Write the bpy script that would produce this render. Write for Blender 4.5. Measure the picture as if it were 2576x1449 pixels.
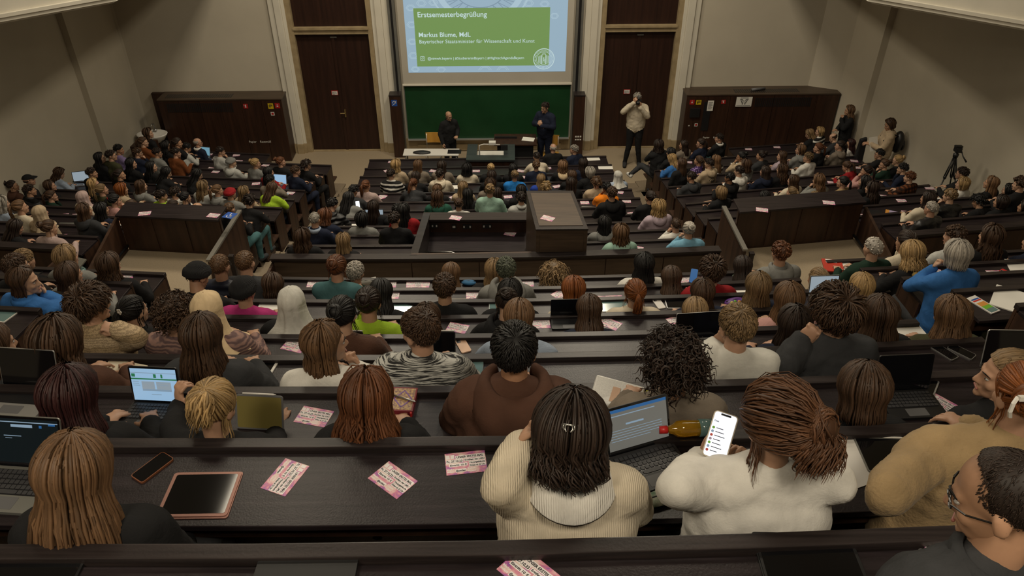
import bpy, bmesh, math, random
import numpy as np
from mathutils import Vector, Matrix, noise

for o in list(bpy.data.objects):
    bpy.data.objects.remove(o, do_unlink=True)
SC = bpy.context.scene
COL = SC.collection
R = math.radians

# ------------------------------------------------------------------ camera
CAM_H = 8.54
CAM_T = R(34.9)
CAM_F = 1900.0                       # focal length in pixels of the 2576 px wide frame
cam = bpy.data.cameras.new('camera')
cam.sensor_width = 36.0
cam.lens = CAM_F / 2576 * 36.0
cam.clip_start = 0.05
co = bpy.data.objects.new('camera', cam)
COL.objects.link(co)
co.location = (0, 0, CAM_H)
co.rotation_euler = (R(90) - CAM_T, 0, 0)
SC.camera = co

# ------------------------------------------------------------------ world, light, exposure
w = bpy.data.worlds.new('world')
SC.world = w
w.use_nodes = True
w.node_tree.nodes['Background'].inputs[0].default_value = (0.9, 0.85, 0.75, 1)
w.node_tree.nodes['Background'].inputs[1].default_value = 0.004
SC.view_settings.view_transform = 'Standard'
SC.view_settings.look = 'None'
SC.view_settings.gamma = 1.0
SC.view_settings.use_curve_mapping = False
SC.view_settings.exposure = 0.3


def area(name, loc, rot, sx, sy, power, col):
    l = bpy.data.lights.new(name, 'AREA')
    l.shape = 'RECTANGLE'
    l.size = sx
    l.size_y = sy
    l.energy = power
    l.color = col
    o = bpy.data.objects.new(name, l)
    COL.objects.link(o)
    o.location = loc
    o.rotation_euler = rot
    return o


LAMPS = [(x, y) for y in (-0.9, 6.2, 10.4, 14.2) for x in (-2.7, 1.5)]
for i, (x, y) in enumerate(LAMPS):
    area('ceiling_light_source', (x, y, 11.0), (0, 0, 0), 1.3, 1.3, {-0.9: 125, 6.2: 50, 10.4: 125, 14.2: 255}[y], (1.0, 0.875, 0.67))

# ------------------------------------------------------------------ pixel -> place helpers


def ray(u, v):
    a = (u - 1288) / CAM_F
    b = (724.5 - v) / CAM_F
    return Vector((a, math.cos(CAM_T) + b * math.sin(CAM_T), -math.sin(CAM_T) + b * math.cos(CAM_T)))


def at_z(u, v, z):
    r = ray(u, v)
    return Vector((0, 0, CAM_H)) + r * ((z - CAM_H) / r.z)


def at_y(u, v, y):
    r = ray(u, v)
    return Vector((0, 0, CAM_H)) + r * (y / r.y)


# ------------------------------------------------------------------ materials
MAT = {}


def nodes_of(name):
    m = bpy.data.materials.new(name)
    m.use_nodes = True
    nt = m.node_tree
    b = nt.nodes['Principled BSDF']
    MAT[name] = m
    return m, nt, b


def nd(nt, t, **kw):
    n = nt.nodes.new(t)
    for k, v in kw.items():
        setattr(n, k, v)
    return n


def ramp(nt, fac, stops):
    r = nd(nt, 'ShaderNodeValToRGB')
    el = r.color_ramp.elements
    while len(el) < len(stops):
        el.new(0.5)
    for e, (p, c) in zip(el, stops):
        e.position = p
        e.color = tuple(c) + (1,) if len(c) == 3 else c
    nt.links.new(fac, r.inputs[0])
    return r.outputs[0]


def noise_mat(name, c1, c2, scale=(4, 4, 4), nscale=1.0, detail=5, rough=0.5, bump=0.0, bscale=60, spec=0.5, metal=0.0, coord='Object', bdist=0.004):
    m, nt, b = nodes_of(name)
    tc = nd(nt, 'ShaderNodeTexCoord')
    mp = nd(nt, 'ShaderNodeMapping')
    mp.inputs['Scale'].default_value = scale
    nt.links.new(tc.outputs[coord], mp.inputs[0])
    n = nd(nt, 'ShaderNodeTexNoise')
    n.inputs['Scale'].default_value = nscale
    n.inputs['Detail'].default_value = detail
    nt.links.new(mp.outputs[0], n.inputs[0])
    c = ramp(nt, n.outputs[0], [(0.3, c1), (0.7, c2)])
    nt.links.new(c, b.inputs['Base Color'])
    b.inputs['Roughness'].default_value = rough
    b.inputs['Specular IOR Level'].default_value = spec
    b.inputs['Metallic'].default_value = metal
    if bump:
        n2 = nd(nt, 'ShaderNodeTexNoise')
        n2.inputs['Scale'].default_value = bscale
        n2.inputs['Detail'].default_value = 4
        nt.links.new(tc.outputs[coord], n2.inputs[0])
        bp = nd(nt, 'ShaderNodeBump')
        bp.inputs['Strength'].default_value = bump
        bp.inputs['Distance'].default_value = bdist
        nt.links.new(n2.outputs[0], bp.inputs['Height'])
        nt.links.new(bp.outputs[0], b.inputs['Normal'])
    return m


def flat(name, c, rough=0.5, metal=0.0, spec=0.5, emit=0.0, alpha=1.0, trans=0.0, ecol=None):
    m, nt, b = nodes_of(name)
    b.inputs['Base Color'].default_value = tuple(c) + (1,)
    b.inputs['Roughness'].default_value = rough
    b.inputs['Metallic'].default_value = metal
    b.inputs['Specular IOR Level'].default_value = spec
    if emit:
        b.inputs['Emission Color'].default_value = tuple(ecol or c) + (1,)
        b.inputs['Emission Strength'].default_value = emit
    if trans:
        b.inputs['Transmission Weight'].default_value = trans
    return m


# dark stained oak of the desks: grain runs along the rows
noise_mat('desk_wood', (0.0095, 0.0068, 0.0078), (0.024, 0.0178, 0.020), (1.6, 30, 30), 1.8, 9, 0.34, 0.4, 130, 0.32, bdist=0.0015)
noise_mat('rail_wood', (0.012, 0.009, 0.0092), (0.031, 0.0235, 0.0232), (1.2, 30, 30), 1.6, 7, 0.36, 0.25, 90, 0.3, bdist=0.0015)
noise_mat('panel_wood', (0.022, 0.011, 0.007), (0.052, 0.025, 0.014), (7, 7, 0.7), 1.6, 7, 0.45, 0.2, 60, 0.4)
noise_mat('cabinet_wood', (0.020, 0.0085, 0.005), (0.043, 0.018, 0.010), (8, 8, 0.6), 1.6, 7, 0.45, 0.15, 60, 0.4)
noise_mat('booth_wood', (0.040, 0.026, 0.017), (0.075, 0.050, 0.033), (1.0, 14, 14), 1.6, 7, 0.42, 0.2, 60, 0.45)
noise_mat('door_wood', (0.018, 0.007, 0.0045), (0.034, 0.0135, 0.008), (9, 9, 0.5), 1.6, 7, 0.5, 0.15, 60, 0.35)
noise_mat('plaster', (0.47, 0.425, 0.345), (0.53, 0.48, 0.39), (0.8, 0.8, 0.8), 1, 4, 0.85, 0.15, 120, 0.2)
noise_mat('white_paint', (0.60, 0.565, 0.48), (0.66, 0.62, 0.53), (2, 2, 2), 1, 4, 0.7, 0.1, 80, 0.3)
noise_mat('stone_trim', (0.27, 0.205, 0.115), (0.37, 0.285, 0.165), (6, 6, 6), 1, 6, 0.6, 0.2, 60, 0.4)
noise_mat('linoleum', (0.27, 0.215, 0.145), (0.33, 0.265, 0.185), (30, 30, 30), 2, 6, 0.55, 0.1, 200, 0.4)
noise_mat('step_floor', (0.16, 0.125, 0.085), (0.21, 0.165, 0.115), (30, 30, 30), 2, 6, 0.6, 0.1, 200, 0.4)
noise_mat('ceiling_paint', (0.55, 0.52, 0.45), (0.60, 0.56, 0.48), (1, 1, 1), 1, 3, 0.85)
noise_mat('board_green', (0.006, 0.040, 0.013), (0.009, 0.052, 0.018), (2, 2, 2), 1, 5, 0.45, 0, 60, 0.35)
noise_mat('grey_metal', (0.22, 0.22, 0.20), (0.28, 0.28, 0.26), (3, 3, 3), 1, 3, 0.4, 0, 60, 0.5, 0.6)
noise_mat('lectern_top', (0.016, 0.021, 0.022), (0.028, 0.035, 0.035), (2, 20, 20), 1, 5, 0.35, 0, 60, 0.5)
noise_mat('screen_cloth', (0.43, 0.40, 0.34), (0.46, 0.43, 0.37), (1, 1, 1), 1, 3, 0.9)
flat('black_plastic', (0.012, 0.012, 0.013), 0.4)
flat('black_gloss', (0.004, 0.004, 0.005), 0.06, spec=0.6)
flat('white_plastic', (0.62, 0.60, 0.56), 0.4)
flat('steel', (0.45, 0.45, 0.44), 0.3, 0.9)
flat('silver', (0.50, 0.50, 0.50), 0.35, 0.75)
flat('grey_plastic', (0.11, 0.11, 0.115), 0.45)
flat('charcoal_plastic', (0.028, 0.028, 0.031), 0.45)
flat('key_plastic', (0.04, 0.04, 0.044), 0.45)
flat('handrail_metal', (0.20, 0.19, 0.17), 0.4, 0.4)


def _paper():
    noise_mat('paper', (0.68, 0.665, 0.62), (0.74, 0.725, 0.68), (3, 3, 3), 1, 3, 0.8)


_paper()

# ------------------------------------------------------------------ mesh helpers


class MB:
    def __init__(s):
        s.v = []
        s.f = []
        s.m = []

    def add(s, vs, fs, mi=0):
        b = len(s.v)
        s.v += [tuple(p) for p in vs]
        for f in fs:
            s.f.append(tuple(i + b for i in f))
            s.m.append(mi)
        return s

    def box(s, x0, x1, y0, y1, z0, z1, mi=0, mat=None):
        vs = [Vector((x, y, z)) for x in (x0, x1) for y in (y0, y1) for z in (z0, z1)]
        if mat is not None:
            vs = [mat @ p for p in vs]
        return s.add(vs, [(0, 1, 3, 2), (4, 6, 7, 5), (0, 4, 5, 1), (2, 3, 7, 6), (0, 2, 6, 4), (1, 5, 7, 3)], mi)

    def hexa(s, lo, hi, mi=0):
        n = len(lo)
        fs = [tuple(range(n - 1, -1, -1)), tuple(range(n, 2 * n))]
        for i in range(n):
            j = (i + 1) % n
            fs.append((i, j, n + j, n + i))
        return s.add(list(lo) + list(hi), fs, mi)

    def prism(s, poly, z0, z1, mi=0):
        return s.hexa([(p[0], p[1], z0) for p in poly], [(p[0], p[1], z1) for p in poly], mi)

    def sweep(s, secs, closed=True, mi=0):
        n = len(secs[0])
        b = len(s.v)
        for q in secs:
            s.v += [tuple(p) for p in q]
        for i in range(len(secs) - 1):
            for j in range(n if closed else n - 1):
                k = (j + 1) % n
                s.f.append((b + i * n + j, b + i * n + k, b + (i + 1) * n + k, b + (i + 1) * n + j))
                s.m.append(mi)
        if closed:
            s.f.append(tuple(b + j for j in range(n - 1, -1, -1)))
            s.m.append(mi)
            e = b + (len(secs) - 1) * n
            s.f.append(tuple(e + j for j in range(n)))
            s.m.append(mi)
        return s

    def tube(s, pts, rad, n=8, mi=0):
        pts = [Vector(p) for p in pts]
        secs = []
        for i, p in enumerate(pts):
            t = (pts[min(i + 1, len(pts) - 1)] - pts[max(i - 1, 0)])
            t = t.normalized() if t.length > 1e-9 else Vector((0, 0, 1))
            a = t.orthogonal().normalized() if i == 0 else (a0 - t * a0.dot(t)).normalized()
            a0 = a
            b2 = t.cross(a)
            r = rad[i] if isinstance(rad, (list, tuple)) else rad
            secs.append([p + (a * math.cos(q) + b2 * math.sin(q)) * r for q in [2 * math.pi * k / n for k in range(n)]])
        return s.sweep(secs, True, mi)

    def lathe(s, prof, n=20, c=(0, 0, 0), mi=0):
        secs = []
        for r, z in prof:
            secs.append([(c[0] + r * math.cos(2 * math.pi * k / n), c[1] + r * math.sin(2 * math.pi * k / n), c[2] + z) for k in range(n)])
        return s.sweep(secs, True, mi)

    def ell(s, c, r, n=12, m=8, mi=0, rot=None):
        b = len(s.v)
        for i in range(m + 1):
            th = math.pi * i / m
            for k in range(n):
                ph = 2 * math.pi * k / n
                p = Vector((r[0] * math.sin(th) * math.cos(ph), r[1] * math.sin(th) * math.sin(ph), r[2] * math.cos(th)))
                if rot is not None:
                    p = rot @ p
                s.v.append((c[0] + p.x, c[1] + p.y, c[2] + p.z))
        for i in range(m):
            for k in range(n):
                k2 = (k + 1) % n
                s.f.append((b + i * n + k, b + (i + 1) * n + k, b + (i + 1) * n + k2, b + i * n + k2))
                s.m.append(mi)
        return s

    def mesh(s, name, mats):
        me = bpy.data.meshes.new(name)
        me.from_pydata(s.v, [], s.f)
        if not isinstance(mats, (list, tuple)):
            mats = [mats]
        for m in mats:
            me.materials.append(MAT[m] if isinstance(m, str) else m)
        if len(mats) > 1:
            me.polygons.foreach_set('material_index', s.m)
        me.update()
        return me

    def build(s, name, mats, parent=None, smooth=False, bevel=0.0, loc=None):
        me = s.mesh(name, mats)
        if bevel:
            bm = bmesh.new()
            bm.from_mesh(me)
            bmesh.ops.bevel(bm, geom=[e for e in bm.edges if e.is_manifold and e.calc_face_angle(0) > 0.5], offset=bevel, segments=2, profile=0.6, affect='EDGES')
            bm.to_mesh(me)
            bm.free()
        if smooth:
            me.polygons.foreach_set('use_smooth', [True] * len(me.polygons))
        return link(name, me, parent, loc)


def link(name, me, parent=None, loc=None):
    o = bpy.data.objects.new(name, me)
    COL.objects.link(o)
    if parent is not None:
        o.parent = parent
    if loc is not None:
        o.location = loc
    return o


def empty(name, loc=(0, 0, 0), rz=0.0):
    o = bpy.data.objects.new(name, None)
    o.empty_display_size = 0.1
    COL.objects.link(o)
    o.location = loc
    o.rotation_euler = (0, 0, rz)
    return o


def tag(o, label, cat, group=None):
    o['label'] = label
    o['category'] = cat
    if group:
        o['group'] = group
    return o


def struct(o, label=None):
    o['kind'] = 'structure'
    if label:
        o['label'] = label
    return o


ORD = ['front', 'second', 'third', 'fourth', 'fifth', 'sixth', 'seventh', 'eighth', 'ninth', 'tenth', 'eleventh', 'twelfth', 'thirteenth', 'fourteenth', 'fifteenth', 'sixteenth', 'seventeenth', 'eighteenth']

# ------------------------------------------------------------------ seating geometry
FZ = [0.778, 0.923, 1.096, 1.282, 1.478, 1.684, 1.927, 2.197, 2.493, 2.781, 3.078, 3.364]
FY = [16.6 - 0.768 * k for k in range(12)]
RZ = [6.58, 6.236, 5.904, 5.547, 5.169, 4.827, 4.497, 4.155, 3.818]
RY = [1.46] + [1.55 + 0.68 * k for k in range(1, 9)]
PASS_Z = 2.65
ROW = {}


class Row:
    pass


def add_row(key, f, df, z, zf, x0, x1):
    r = Row()
    r.key, r.f, r.df, r.z, r.zf, r.x0, r.x1 = key, f, df, z, zf, x0, x1
    r.T = zf - 0.74
    ROW[key] = r


for k in range(12):
    L = 'ABCDEFGHIJKL'[k]
    zf = FZ[k - 1] if k else FZ[0] - 0.04
    y = FY[k]
    cc = 0.0084 * k / 11
    add_row('c' + L, lambda X, y=y, c=cc: y + 0.037 * X + c * X * X, lambda X, c=cc: 0.037 + 2 * c * X, FZ[k], zf, -3.39 + 0.03 * k, 2.26 + 0.039 * k)
    lx1 = -5.83 if k == 0 else (-4.15 if k < 9 else -5.8)
    add_row('l' + L, lambda X, y=y: y + 0.04 - 0.0875 * (X + 4.1), lambda X: -0.0875, FZ[k], zf, -9.0 if k else -8.6, lx1)
    rx0 = 5.3 if k == 0 else (3.16 if k < 9 else 5.32)
    add_row('r' + L, lambda X, y=y: y + 0.2 + 0.158 * (X - 3.2), lambda X: 0.158, FZ[k], zf, rx0, 7.95)
for k in range(9):
    zf = RZ[k + 1] if k < 8 else RZ[8] - 0.33
    y = RY[k]
    wide = k < 3
    add_row('C%d' % k, lambda X, y=y: y + 0.025 * X + 0.010 * X * X, lambda X: 0.025 + 0.02 * X, RZ[k], zf, -3.05, 2.98)
    add_row('L%d' % k, lambda X, y=y: y + 0.09 - 0.0787 * (X + 3.9), lambda X: -0.0787, RZ[k], zf, -8.9, -3.9)
    add_row('R%d' % k, lambda X, y=y: y + 0.35 + 0.0963 * (X - 3.65), lambda X: 0.0963, RZ[k], zf, 3.62 + 0.05 * (8 - k), 7.95)


def rpt(r, X, o, z):
    """a point of row r: X along the row, o metres towards the stage from the rail, height z"""
    d = r.df(X)
    n = math.sqrt(1 + d * d)
    return Vector((X - d / n * o, r.f(X) + o / n, z))


def strip(mb, r, x0, x1, o0, o1, z0, z1, mi=0, n=None, shear=0.0):
    if n is None:
        n = max(2, int((x1 - x0) / 0.75) + 1) if r.key[0] in 'cC' else 2
    secs = []
    for i in range(n):
        X = x0 + (x1 - x0) * i / (n - 1)
        secs.append([rpt(r, X, o0, z0), rpt(r, X, o1, z0), rpt(r, X, o1, z1 + shear), rpt(r, X, o0, z1)])
    mb.sweep(secs, True, mi)


BLK = {'c': 'front centre block', 'l': 'front left block', 'r': 'front right block', 'C': 'rear centre block', 'L': 'rear left block', 'R': 'rear right block'}


def row_ord(key):
    return ORD['ABCDEFGHIJKL'.index(key[1])] if key[0] in 'clr' else ORD[8 - int(key[1])]


def bench(key, x0=None, x1=None, desk=True, seat=True, seg=''):
    r = ROW[key]
    x0 = r.x0 if x0 is None else x0
    x1 = r.x1 if x1 is None else x1
    e = empty('desk_row', rpt(r, (x0 + x1) / 2, 0, 0))
    e.location.z = 0
    inv = Matrix.Translation(-e.location)
    tag(e, 'dark wooden desk row, %s from the stage, %s%s' % (row_ord(key), BLK[key[0]], seg), 'desk row', 'dark desk rows of the lecture hall')
    rear = key[0] in 'CLR'
    dd = 0.36 if rear else 0.40

    def part(name, mat, a, bevel=0.0):
        m = MB()
        strip(m, r, *a)
        m.v = [tuple(inv @ Vector(p)) for p in m.v]
        return m.build(name, mat, e, bevel=bevel)
    part('top_rail', 'rail_wood', (x0, x1, -0.055, 0.0, r.z - 0.045, r.z), 0.004)
    part('backrest_panel', 'panel_wood', (x0, x1, -0.04, -0.012, r.T, r.z - 0.045))
    if desk:
        part('desk_board', 'desk_wood', (x0, x1, -0.06 - dd, -0.06, r.z - 0.058, r.z - 0.03), 0.004)
        part('book_shelf', 'panel_wood', (x0 + .03, x1 - .03, -0.34, -0.04, r.z - 0.20, r.z - 0.185))
    if seat:
        part('seat_board', 'panel_wood', (x0 + .03, x1 - .03, 0.02, 0.33, r.T + 0.40, r.T + 0.43))
    for X in (x0, x1 - 0.035):
        part('end_panel', 'panel_wood', (X, X + 0.035, -0.05 - dd * .85, -0.045, r.z - 0.72, r.z - 0.06))
    return e


for key in list(ROW):
    b, k = key[0], key[1]
    if b == 'c':
        if k in 'JK':                       # cut by the control booth
            bench(key, x1=-1.28, seg=', left of the booth')
            bench(key, x0=0.98, seg=', right of the booth')
        else:
            bench(key, desk=k != 'L', seat=k != 'A')
    elif b in 'lr':
        bench(key, desk=k != 'L', seat=k != 'A')
    else:
        if b in 'LR' and int(k) < (4 if b == 'L' else 3):
            continue
        bench(key, seat=int(k) != 8)
# ------------------------------------------------------------------ stepped floor
mbs = MB()


def tread(r, x0, x1, o1, T):
    strip(mbs, r, x0, x1, -0.02, o1, T - 0.7, T)


for key, r in ROW.items():
    if key[0] in 'clr' and key[1] != 'A':
        tread(r, r.x0, r.x1, 0.79, r.T)
    elif key[0] in 'CLR' and key[1] != '8':
        if key[0] in 'LR' and int(key[1]) < (4 if key[0] == 'L' else 3):
            continue
        tread(r, r.x0, r.x1, 0.70, r.T)
struct(mbs.build('floor_tiers', 'step_floor'))
mbs = MB()
for k in range(1, 12):                           # aisle stairs of the front blocks
    for (xa, xb) in ((-4.16, -3.30 + 0.03 * k), (2.24 + 0.039 * k, 3.2)):
        T = FZ[k - 1] - 0.74 if k > 1 else 0.02
        y0 = FY[k] + 0.02
        y1 = FY[k - 1] + 0.02
        sl = 0.037
        for h in (0, 1):
            ya = y0 + (y1 - y0) * h / 2
            yb = y0 + (y1 - y0) * (h + 1) / 2
            Th = T if h else (T + (FZ[k] - 0.74)) / 2
            mbs.prism([(xa, ya + sl * xa), (xb, ya + sl * xb), (xb, yb + sl * xb), (xa, yb + sl * xa)], Th - 0.8, Th)
for k in range(8, 0, -1):                        # aisle stairs of the rear blocks
    for (xa, xb) in ((-3.92, -3.03), (2.96, 4.0)):
        y0, y1 = RY[k - 1] + .03, RY[k] + .03
        for h in (0, 1):
            ya = y0 + (y1 - y0) * h / 2 + (0.02 if xa < 0 else 0.2)
            yb = y0 + (y1 - y0) * (h + 1) / 2 + (0.02 if xa < 0 else 0.2)
            Th = RZ[k] - 0.74 + (0.17 if not h else 0)
            mbs.prism([(xa, ya), (xb, ya), (xb, yb), (xa, yb)], Th - 0.9, Th)
struct(mbs.build('floor_stairs', 'step_floor'))
mbs = MB()
mbs.prism([(-9.6, 6.9), (8.4, 6.9), (8.4, 8.6), (2.75, 8.35), (0, 8.12), (-3.1, 8.1), (-5.6, 8.4), (-9.6, 8.7)], 2.2, PASS_Z)
mbs.prism([(-5.66, 8.3), (-4.1, 8.2), (-4.1, 9.36), (-5.66, 9.5)], 2.2, PASS_Z - 0.001)
mbs.prism([(3.2, 8.3), (5.2, 8.5), (5.2, 9.8), (3.2, 9.45)], 2.2, PASS_Z - 0.001)
struct(mbs.build('floor_passage', 'linoleum'))
mbs = MB()
mbs.box(-10.5, 9.5, 15.2, 19.6, -0.3, 0)
struct(mbs.build('floor', 'linoleum'))

# ------------------------------------------------------------------ vomitories: parapet desks and side walls


def vomitory(side):
    lo = side < 0
    nm = 'left' if lo else 'right'
    e = empty('stairwell_parapet')
    tag(e, 'dark wooden parapet with wide ledge above the %s entrance landing' % nm, 'parapet')
    if lo:
        xa, xb, ya, yb, z = -5.62, -4.12, 9.42, 9.28, 3.27
    else:
        xa, xb, ya, yb, z = 3.22, 5.12, 9.42, 9.72, 3.32
    sl = (yb - ya) / (xb - xa)
    m = MB()
    m.hexa([(xa, ya, PASS_Z), (xb, yb, PASS_Z), (xb, yb + .05, PASS_Z), (xa, ya + .05, PASS_Z)], [(xa, ya, z - .03), (xb, yb, z - .03), (xb, yb + .05, z - .03), (xa, ya + .05, z - .03)])
    m.build('wall_panel', 'panel_wood', e)
    n = 3 if lo else 4
    for i in range(n):
        x0 = xa + (xb - xa) * i / n + .015
        x1 = xa + (xb - xa) * (i + 1) / n - .015
        m = MB()
        m.hexa([(x0, ya + sl * (x0 - xa) - .012, PASS_Z + .04), (x1, ya + sl * (x1 - xa) - .012, PASS_Z + .04), (x1, ya + sl * (x1 - xa), PASS_Z + .04), (x0, ya + sl * (x0 - xa), PASS_Z + .04)],
               [(x0, ya + sl * (x0 - xa) - .012, z - .06), (x1, ya + sl * (x1 - xa) - .012, z - .06), (x1, ya + sl * (x1 - xa), z - .06), (x0, ya + sl * (x0 - xa), z - .06)])
        m.build('panel', 'panel_wood', e)
    m = MB()
    d0, d1 = -.07, .33
    m.hexa([(xa, ya + d0, z - .03), (xb, yb + d0, z - .03), (xb, yb + d1, z - .03), (xa, ya + d1, z - .03)], [(xa, ya + d0, z), (xb, yb + d0, z), (xb, yb + d1, z), (xa, ya + d1, z)])
    m.build('ledge', 'desk_wood', e, bevel=.004)
    # aisle-side balustrade with its metal handrail
    x = xb + .02 if lo else xa - .06
    m = MB()
    y0, y1 = 8.55, (9.95 if lo else 10.0)
    zt0, zt1 = 3.02, 3.0
    if not lo:
        y0, zt0, zt1 = 8.75, 3.06, 3.04
    m.hexa([(x, y0, 2.2), (x + .04, y0, 2.2), (x + .04, y1, 2.0), (x, y1, 2.0)], [(x, y0, zt0), (x + .04, y0, zt0), (x + .04, y1, zt1), (x, y1, zt1)])
    m.build('balustrade', 'panel_wood', e)
    m = MB()
    m.hexa([(x - .012, y0 - .02, zt0), (x + .052, y0 - .02, zt0), (x + .052, y1, zt1), (x - .012, y1, zt1)], [(x - .012, y0 - .02, zt0 + .03), (x + .052, y0 - .02, zt0 + .03), (x + .052, y1, zt1 + .03), (x - .012, y1, zt1 + .03)])
    m.build('handrail', 'handrail_metal', e)
    # side wall of the landing under the outer rows
    m = MB()
    xo = xa - .05 if lo else xb + .03
    m.hexa([(xo, 7.2, 2.0), (xo + .04, 7.2, 2.0), (xo + .04, ya if lo else yb, 2.0), (xo, ya if lo else yb, 2.0)], [(xo, 7.2, 2.70), (xo + .04, 7.2, 2.70), (xo + .04, (ya if lo else yb), 3.2), (xo, ya if lo else yb, 3.2)])
    m.build('side_wall', 'panel_wood', e)
    m = MB()
    xs = xo + .06 if lo else xo - .05
    m.tube([(xs, 7.6, PASS_Z + .09), (xs, (ya if lo else yb) - .02, PASS_Z + .09)], .02, 6)
    m.build('skirting_tube', 'black_plastic', e, True)
    # dark post at the head of the stairs
    return e


vomitory(-1)
vomitory(1)
for lo, (u, v) in ((True, (594, 697)), (False, (1880, 690))):
    p = at_z(u, v, PASS_Z)
    m = MB()
    m.box(-.03, .03, -.03, .03, 0, .33)
    m.box(-.034, .034, -.034, .034, .33, .36)
    o = m.build('stair_post', 'rail_wood', None, bevel=.004, loc=(p.x, p.y, PASS_Z))
    tag(o, 'short dark post at the head of the %s aisle stairs' % ('left' if lo else 'right'), 'post')

# parapet of the last front row: rear panels seen from the passage
for key, xs in (('cL', [-3.06, -2.2, -1.28, -.42, .45, 1.2, 1.95, 2.68]), ('lL', [-8.9, -7.9, -6.9, -5.82]), ('rL', [5.34, 6.3, 7.2, 7.9])):
    par = [o for o in bpy.data.objects if o.name.startswith('desk_row') and o.get('label', '').startswith('dark wooden desk row, twelfth from the stage, ' + BLK[key[0]])][0]
    r = ROW[key]
    for a, b in zip(xs, xs[1:]):
        m = MB()
        strip(m, r, a + .006, b - .006, -.062, -.04, PASS_Z + .03, r.z - .06, 0, 3)
        m.v = [tuple(Vector(p) - par.location) for p in m.v]
        m.build('panel', 'booth_wood' if key == 'cL' else 'panel_wood', par)
    m = MB()
    strip(m, r, xs[0], xs[-1], -.10, .03, r.z, r.z + .03)
    m.v = [tuple(Vector(p) - par.location) for p in m.v]
    m.build('coping', 'rail_wood', par, bevel=.004)
# ------------------------------------------------------------------ room shell
MF = Matrix.Translation((0, 18.72, 0)) @ Matrix.Rotation(R(1.5), 4, 'Z')   # front wall frame: x along the wall, -y into the room
MFI = MF.inverted()


def fpx(u, v, d=0.0):
    """pixel -> (x, z) on the plane d metres in front of the front wall"""
    o = MFI @ Vector((0, 0, CAM_H))
    r = MFI.to_3x3() @ ray(u, v)
    t = (-d - o.y) / r.y
    p = o + r * t
    return p.x, p.z


def fbox(m, x0, x1, y0, y1, z0, z1, mi=0):
    return m.box(x0, x1, y0, y1, z0, z1, mi, MF)


m = MB()
for a, b, z0, z1 in ((-10.2, -5.42, 0, 11.8), (-3.38, 2.17, 0, 11.8), (4.15, 9.2, 0, 11.8), (-5.42, -3.38, 5.2, 11.8), (2.17, 4.15, 5.2, 11.8)):
    fbox(m, a, b, 0, .4, z0, z1)
struct(m.build('wall_front', 'plaster'))
m = MB()
m.hexa([(-9.42, 16.25, 0), (-9.50, 18.45, 0), (-9.12, 18.60, 0), (-9.12, 19.2, 0), (-10.3, 19.2, 0), (-10.3, 16.25, 0)],
       [(-9.42, 16.25, 11.8), (-9.50, 18.45, 11.8), (-9.12, 18.60, 11.8), (-9.12, 19.2, 11.8), (-10.3, 19.2, 11.8), (-10.3, 16.25, 11.8)])
m.hexa([(-9.30, 10.2, 0), (-9.56, 16.25, 0), (-10.3, 16.25, 0), (-10.3, 10.2, 0)], [(-9.30, 10.2, 11.8), (-9.56, 16.25, 11.8), (-10.3, 16.25, 11.8), (-10.3, 10.2, 11.8)])
m.box(-10.3, -9.16, -3.2, 10.2, 0, 11.8)
struct(m.build('wall_left', 'plaster'))
m = MB()
m.hexa([(8.36, 17.2, 0), (9.3, 17.2, 0), (9.3, 19.3, 0), (7.62, 19.3, 0), (7.62, 18.9, 0), (8.30, 18.6, 0)],
       [(8.36, 17.2, 11.8), (9.3, 17.2, 11.8), (9.3, 19.3, 11.8), (7.62, 19.3, 11.8), (7.62, 18.9, 11.8), (8.30, 18.6, 11.8)])
m.hexa([(8.70, 11.0, 0), (9.3, 11.0, 0), (9.3, 17.2, 0), (8.52, 17.2, 0)], [(8.70, 11.0, 11.8), (9.3, 11.0, 11.8), (9.3, 17.2, 11.8), (8.52, 17.2, 11.8)])
m.box(8.70, 9.3, -3.2, 11.0, 0, 11.8)
struct(m.build('wall_right', 'plaster'))
m = MB()
m.box(-10.3, 9.3, -3.5, -3.1, 0, 11.8)
struct(m.build('wall_back', 'plaster'))
m = MB()
for a in ((-10.3, 9.3, -3.5, 8.0), (-10.3, 9.3, 15.2, 19.4), (-10.3, -2.8, 8.0, 15.2), (1.8, 9.3, 8.0, 15.2)):
    m.box(*a, 11.6, 11.9)
struct(m.build('ceiling', 'ceiling_paint'))
# glazed ceiling light in the middle (it mirrors in the phones on the desks)
flat('skylight_glass', (0.35, 0.45, 0.55), 0.3, emit=0.38, ecol=(0.45, 0.62, 0.78))
e = empty('window_1', (-.5, 11.6, 11.7))
struct(e, 'glazed bluish ceiling light with dark bars')
for i in range(3):
    for j in range(4):
        m = MB()
        m.box(-2.3 + i * 1.533 + .05, -2.3 + (i + 1) * 1.533 - .05, -3.6 + j * 1.8 + .05, -3.6 + (j + 1) * 1.8 - .05, 0, .03)
        m.build('pane', 'skylight_glass', e)
m = MB()
for i in range(4):
    m.box(-2.3 + i * 1.533 - .05, -2.3 + i * 1.533 + .05, -3.6, 3.6, -.12, .06)
for j in range(5):
    m.box(-2.35, 2.35, -3.6 + j * 1.8 - .05, -3.6 + j * 1.8 + .05, -.12, .06)
m.build('glazing_bars', 'black_plastic', e)

# side galleries whose edges enter the top corners of the view
GAL = {'left': [(-9.9, 8.72), (-6.25, 12.35), (-6.25, 18.7), (-9.9, 18.7)], 'right': [(8.9, 9.34), (5.62, 12.33), (5.62, 18.7), (8.9, 18.7)]}


def inset(poly, d, s):
    (x0, y0), (x1, y1), (x2, y2), (x3, y3) = poly
    return [(x0, y0 + d * 1.41), (x1 + s * d * .41 - s * 0, y1 + d), (x2 + s * d * -0 + (d * s if False else 0), y2), (x3, y3)]


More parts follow.
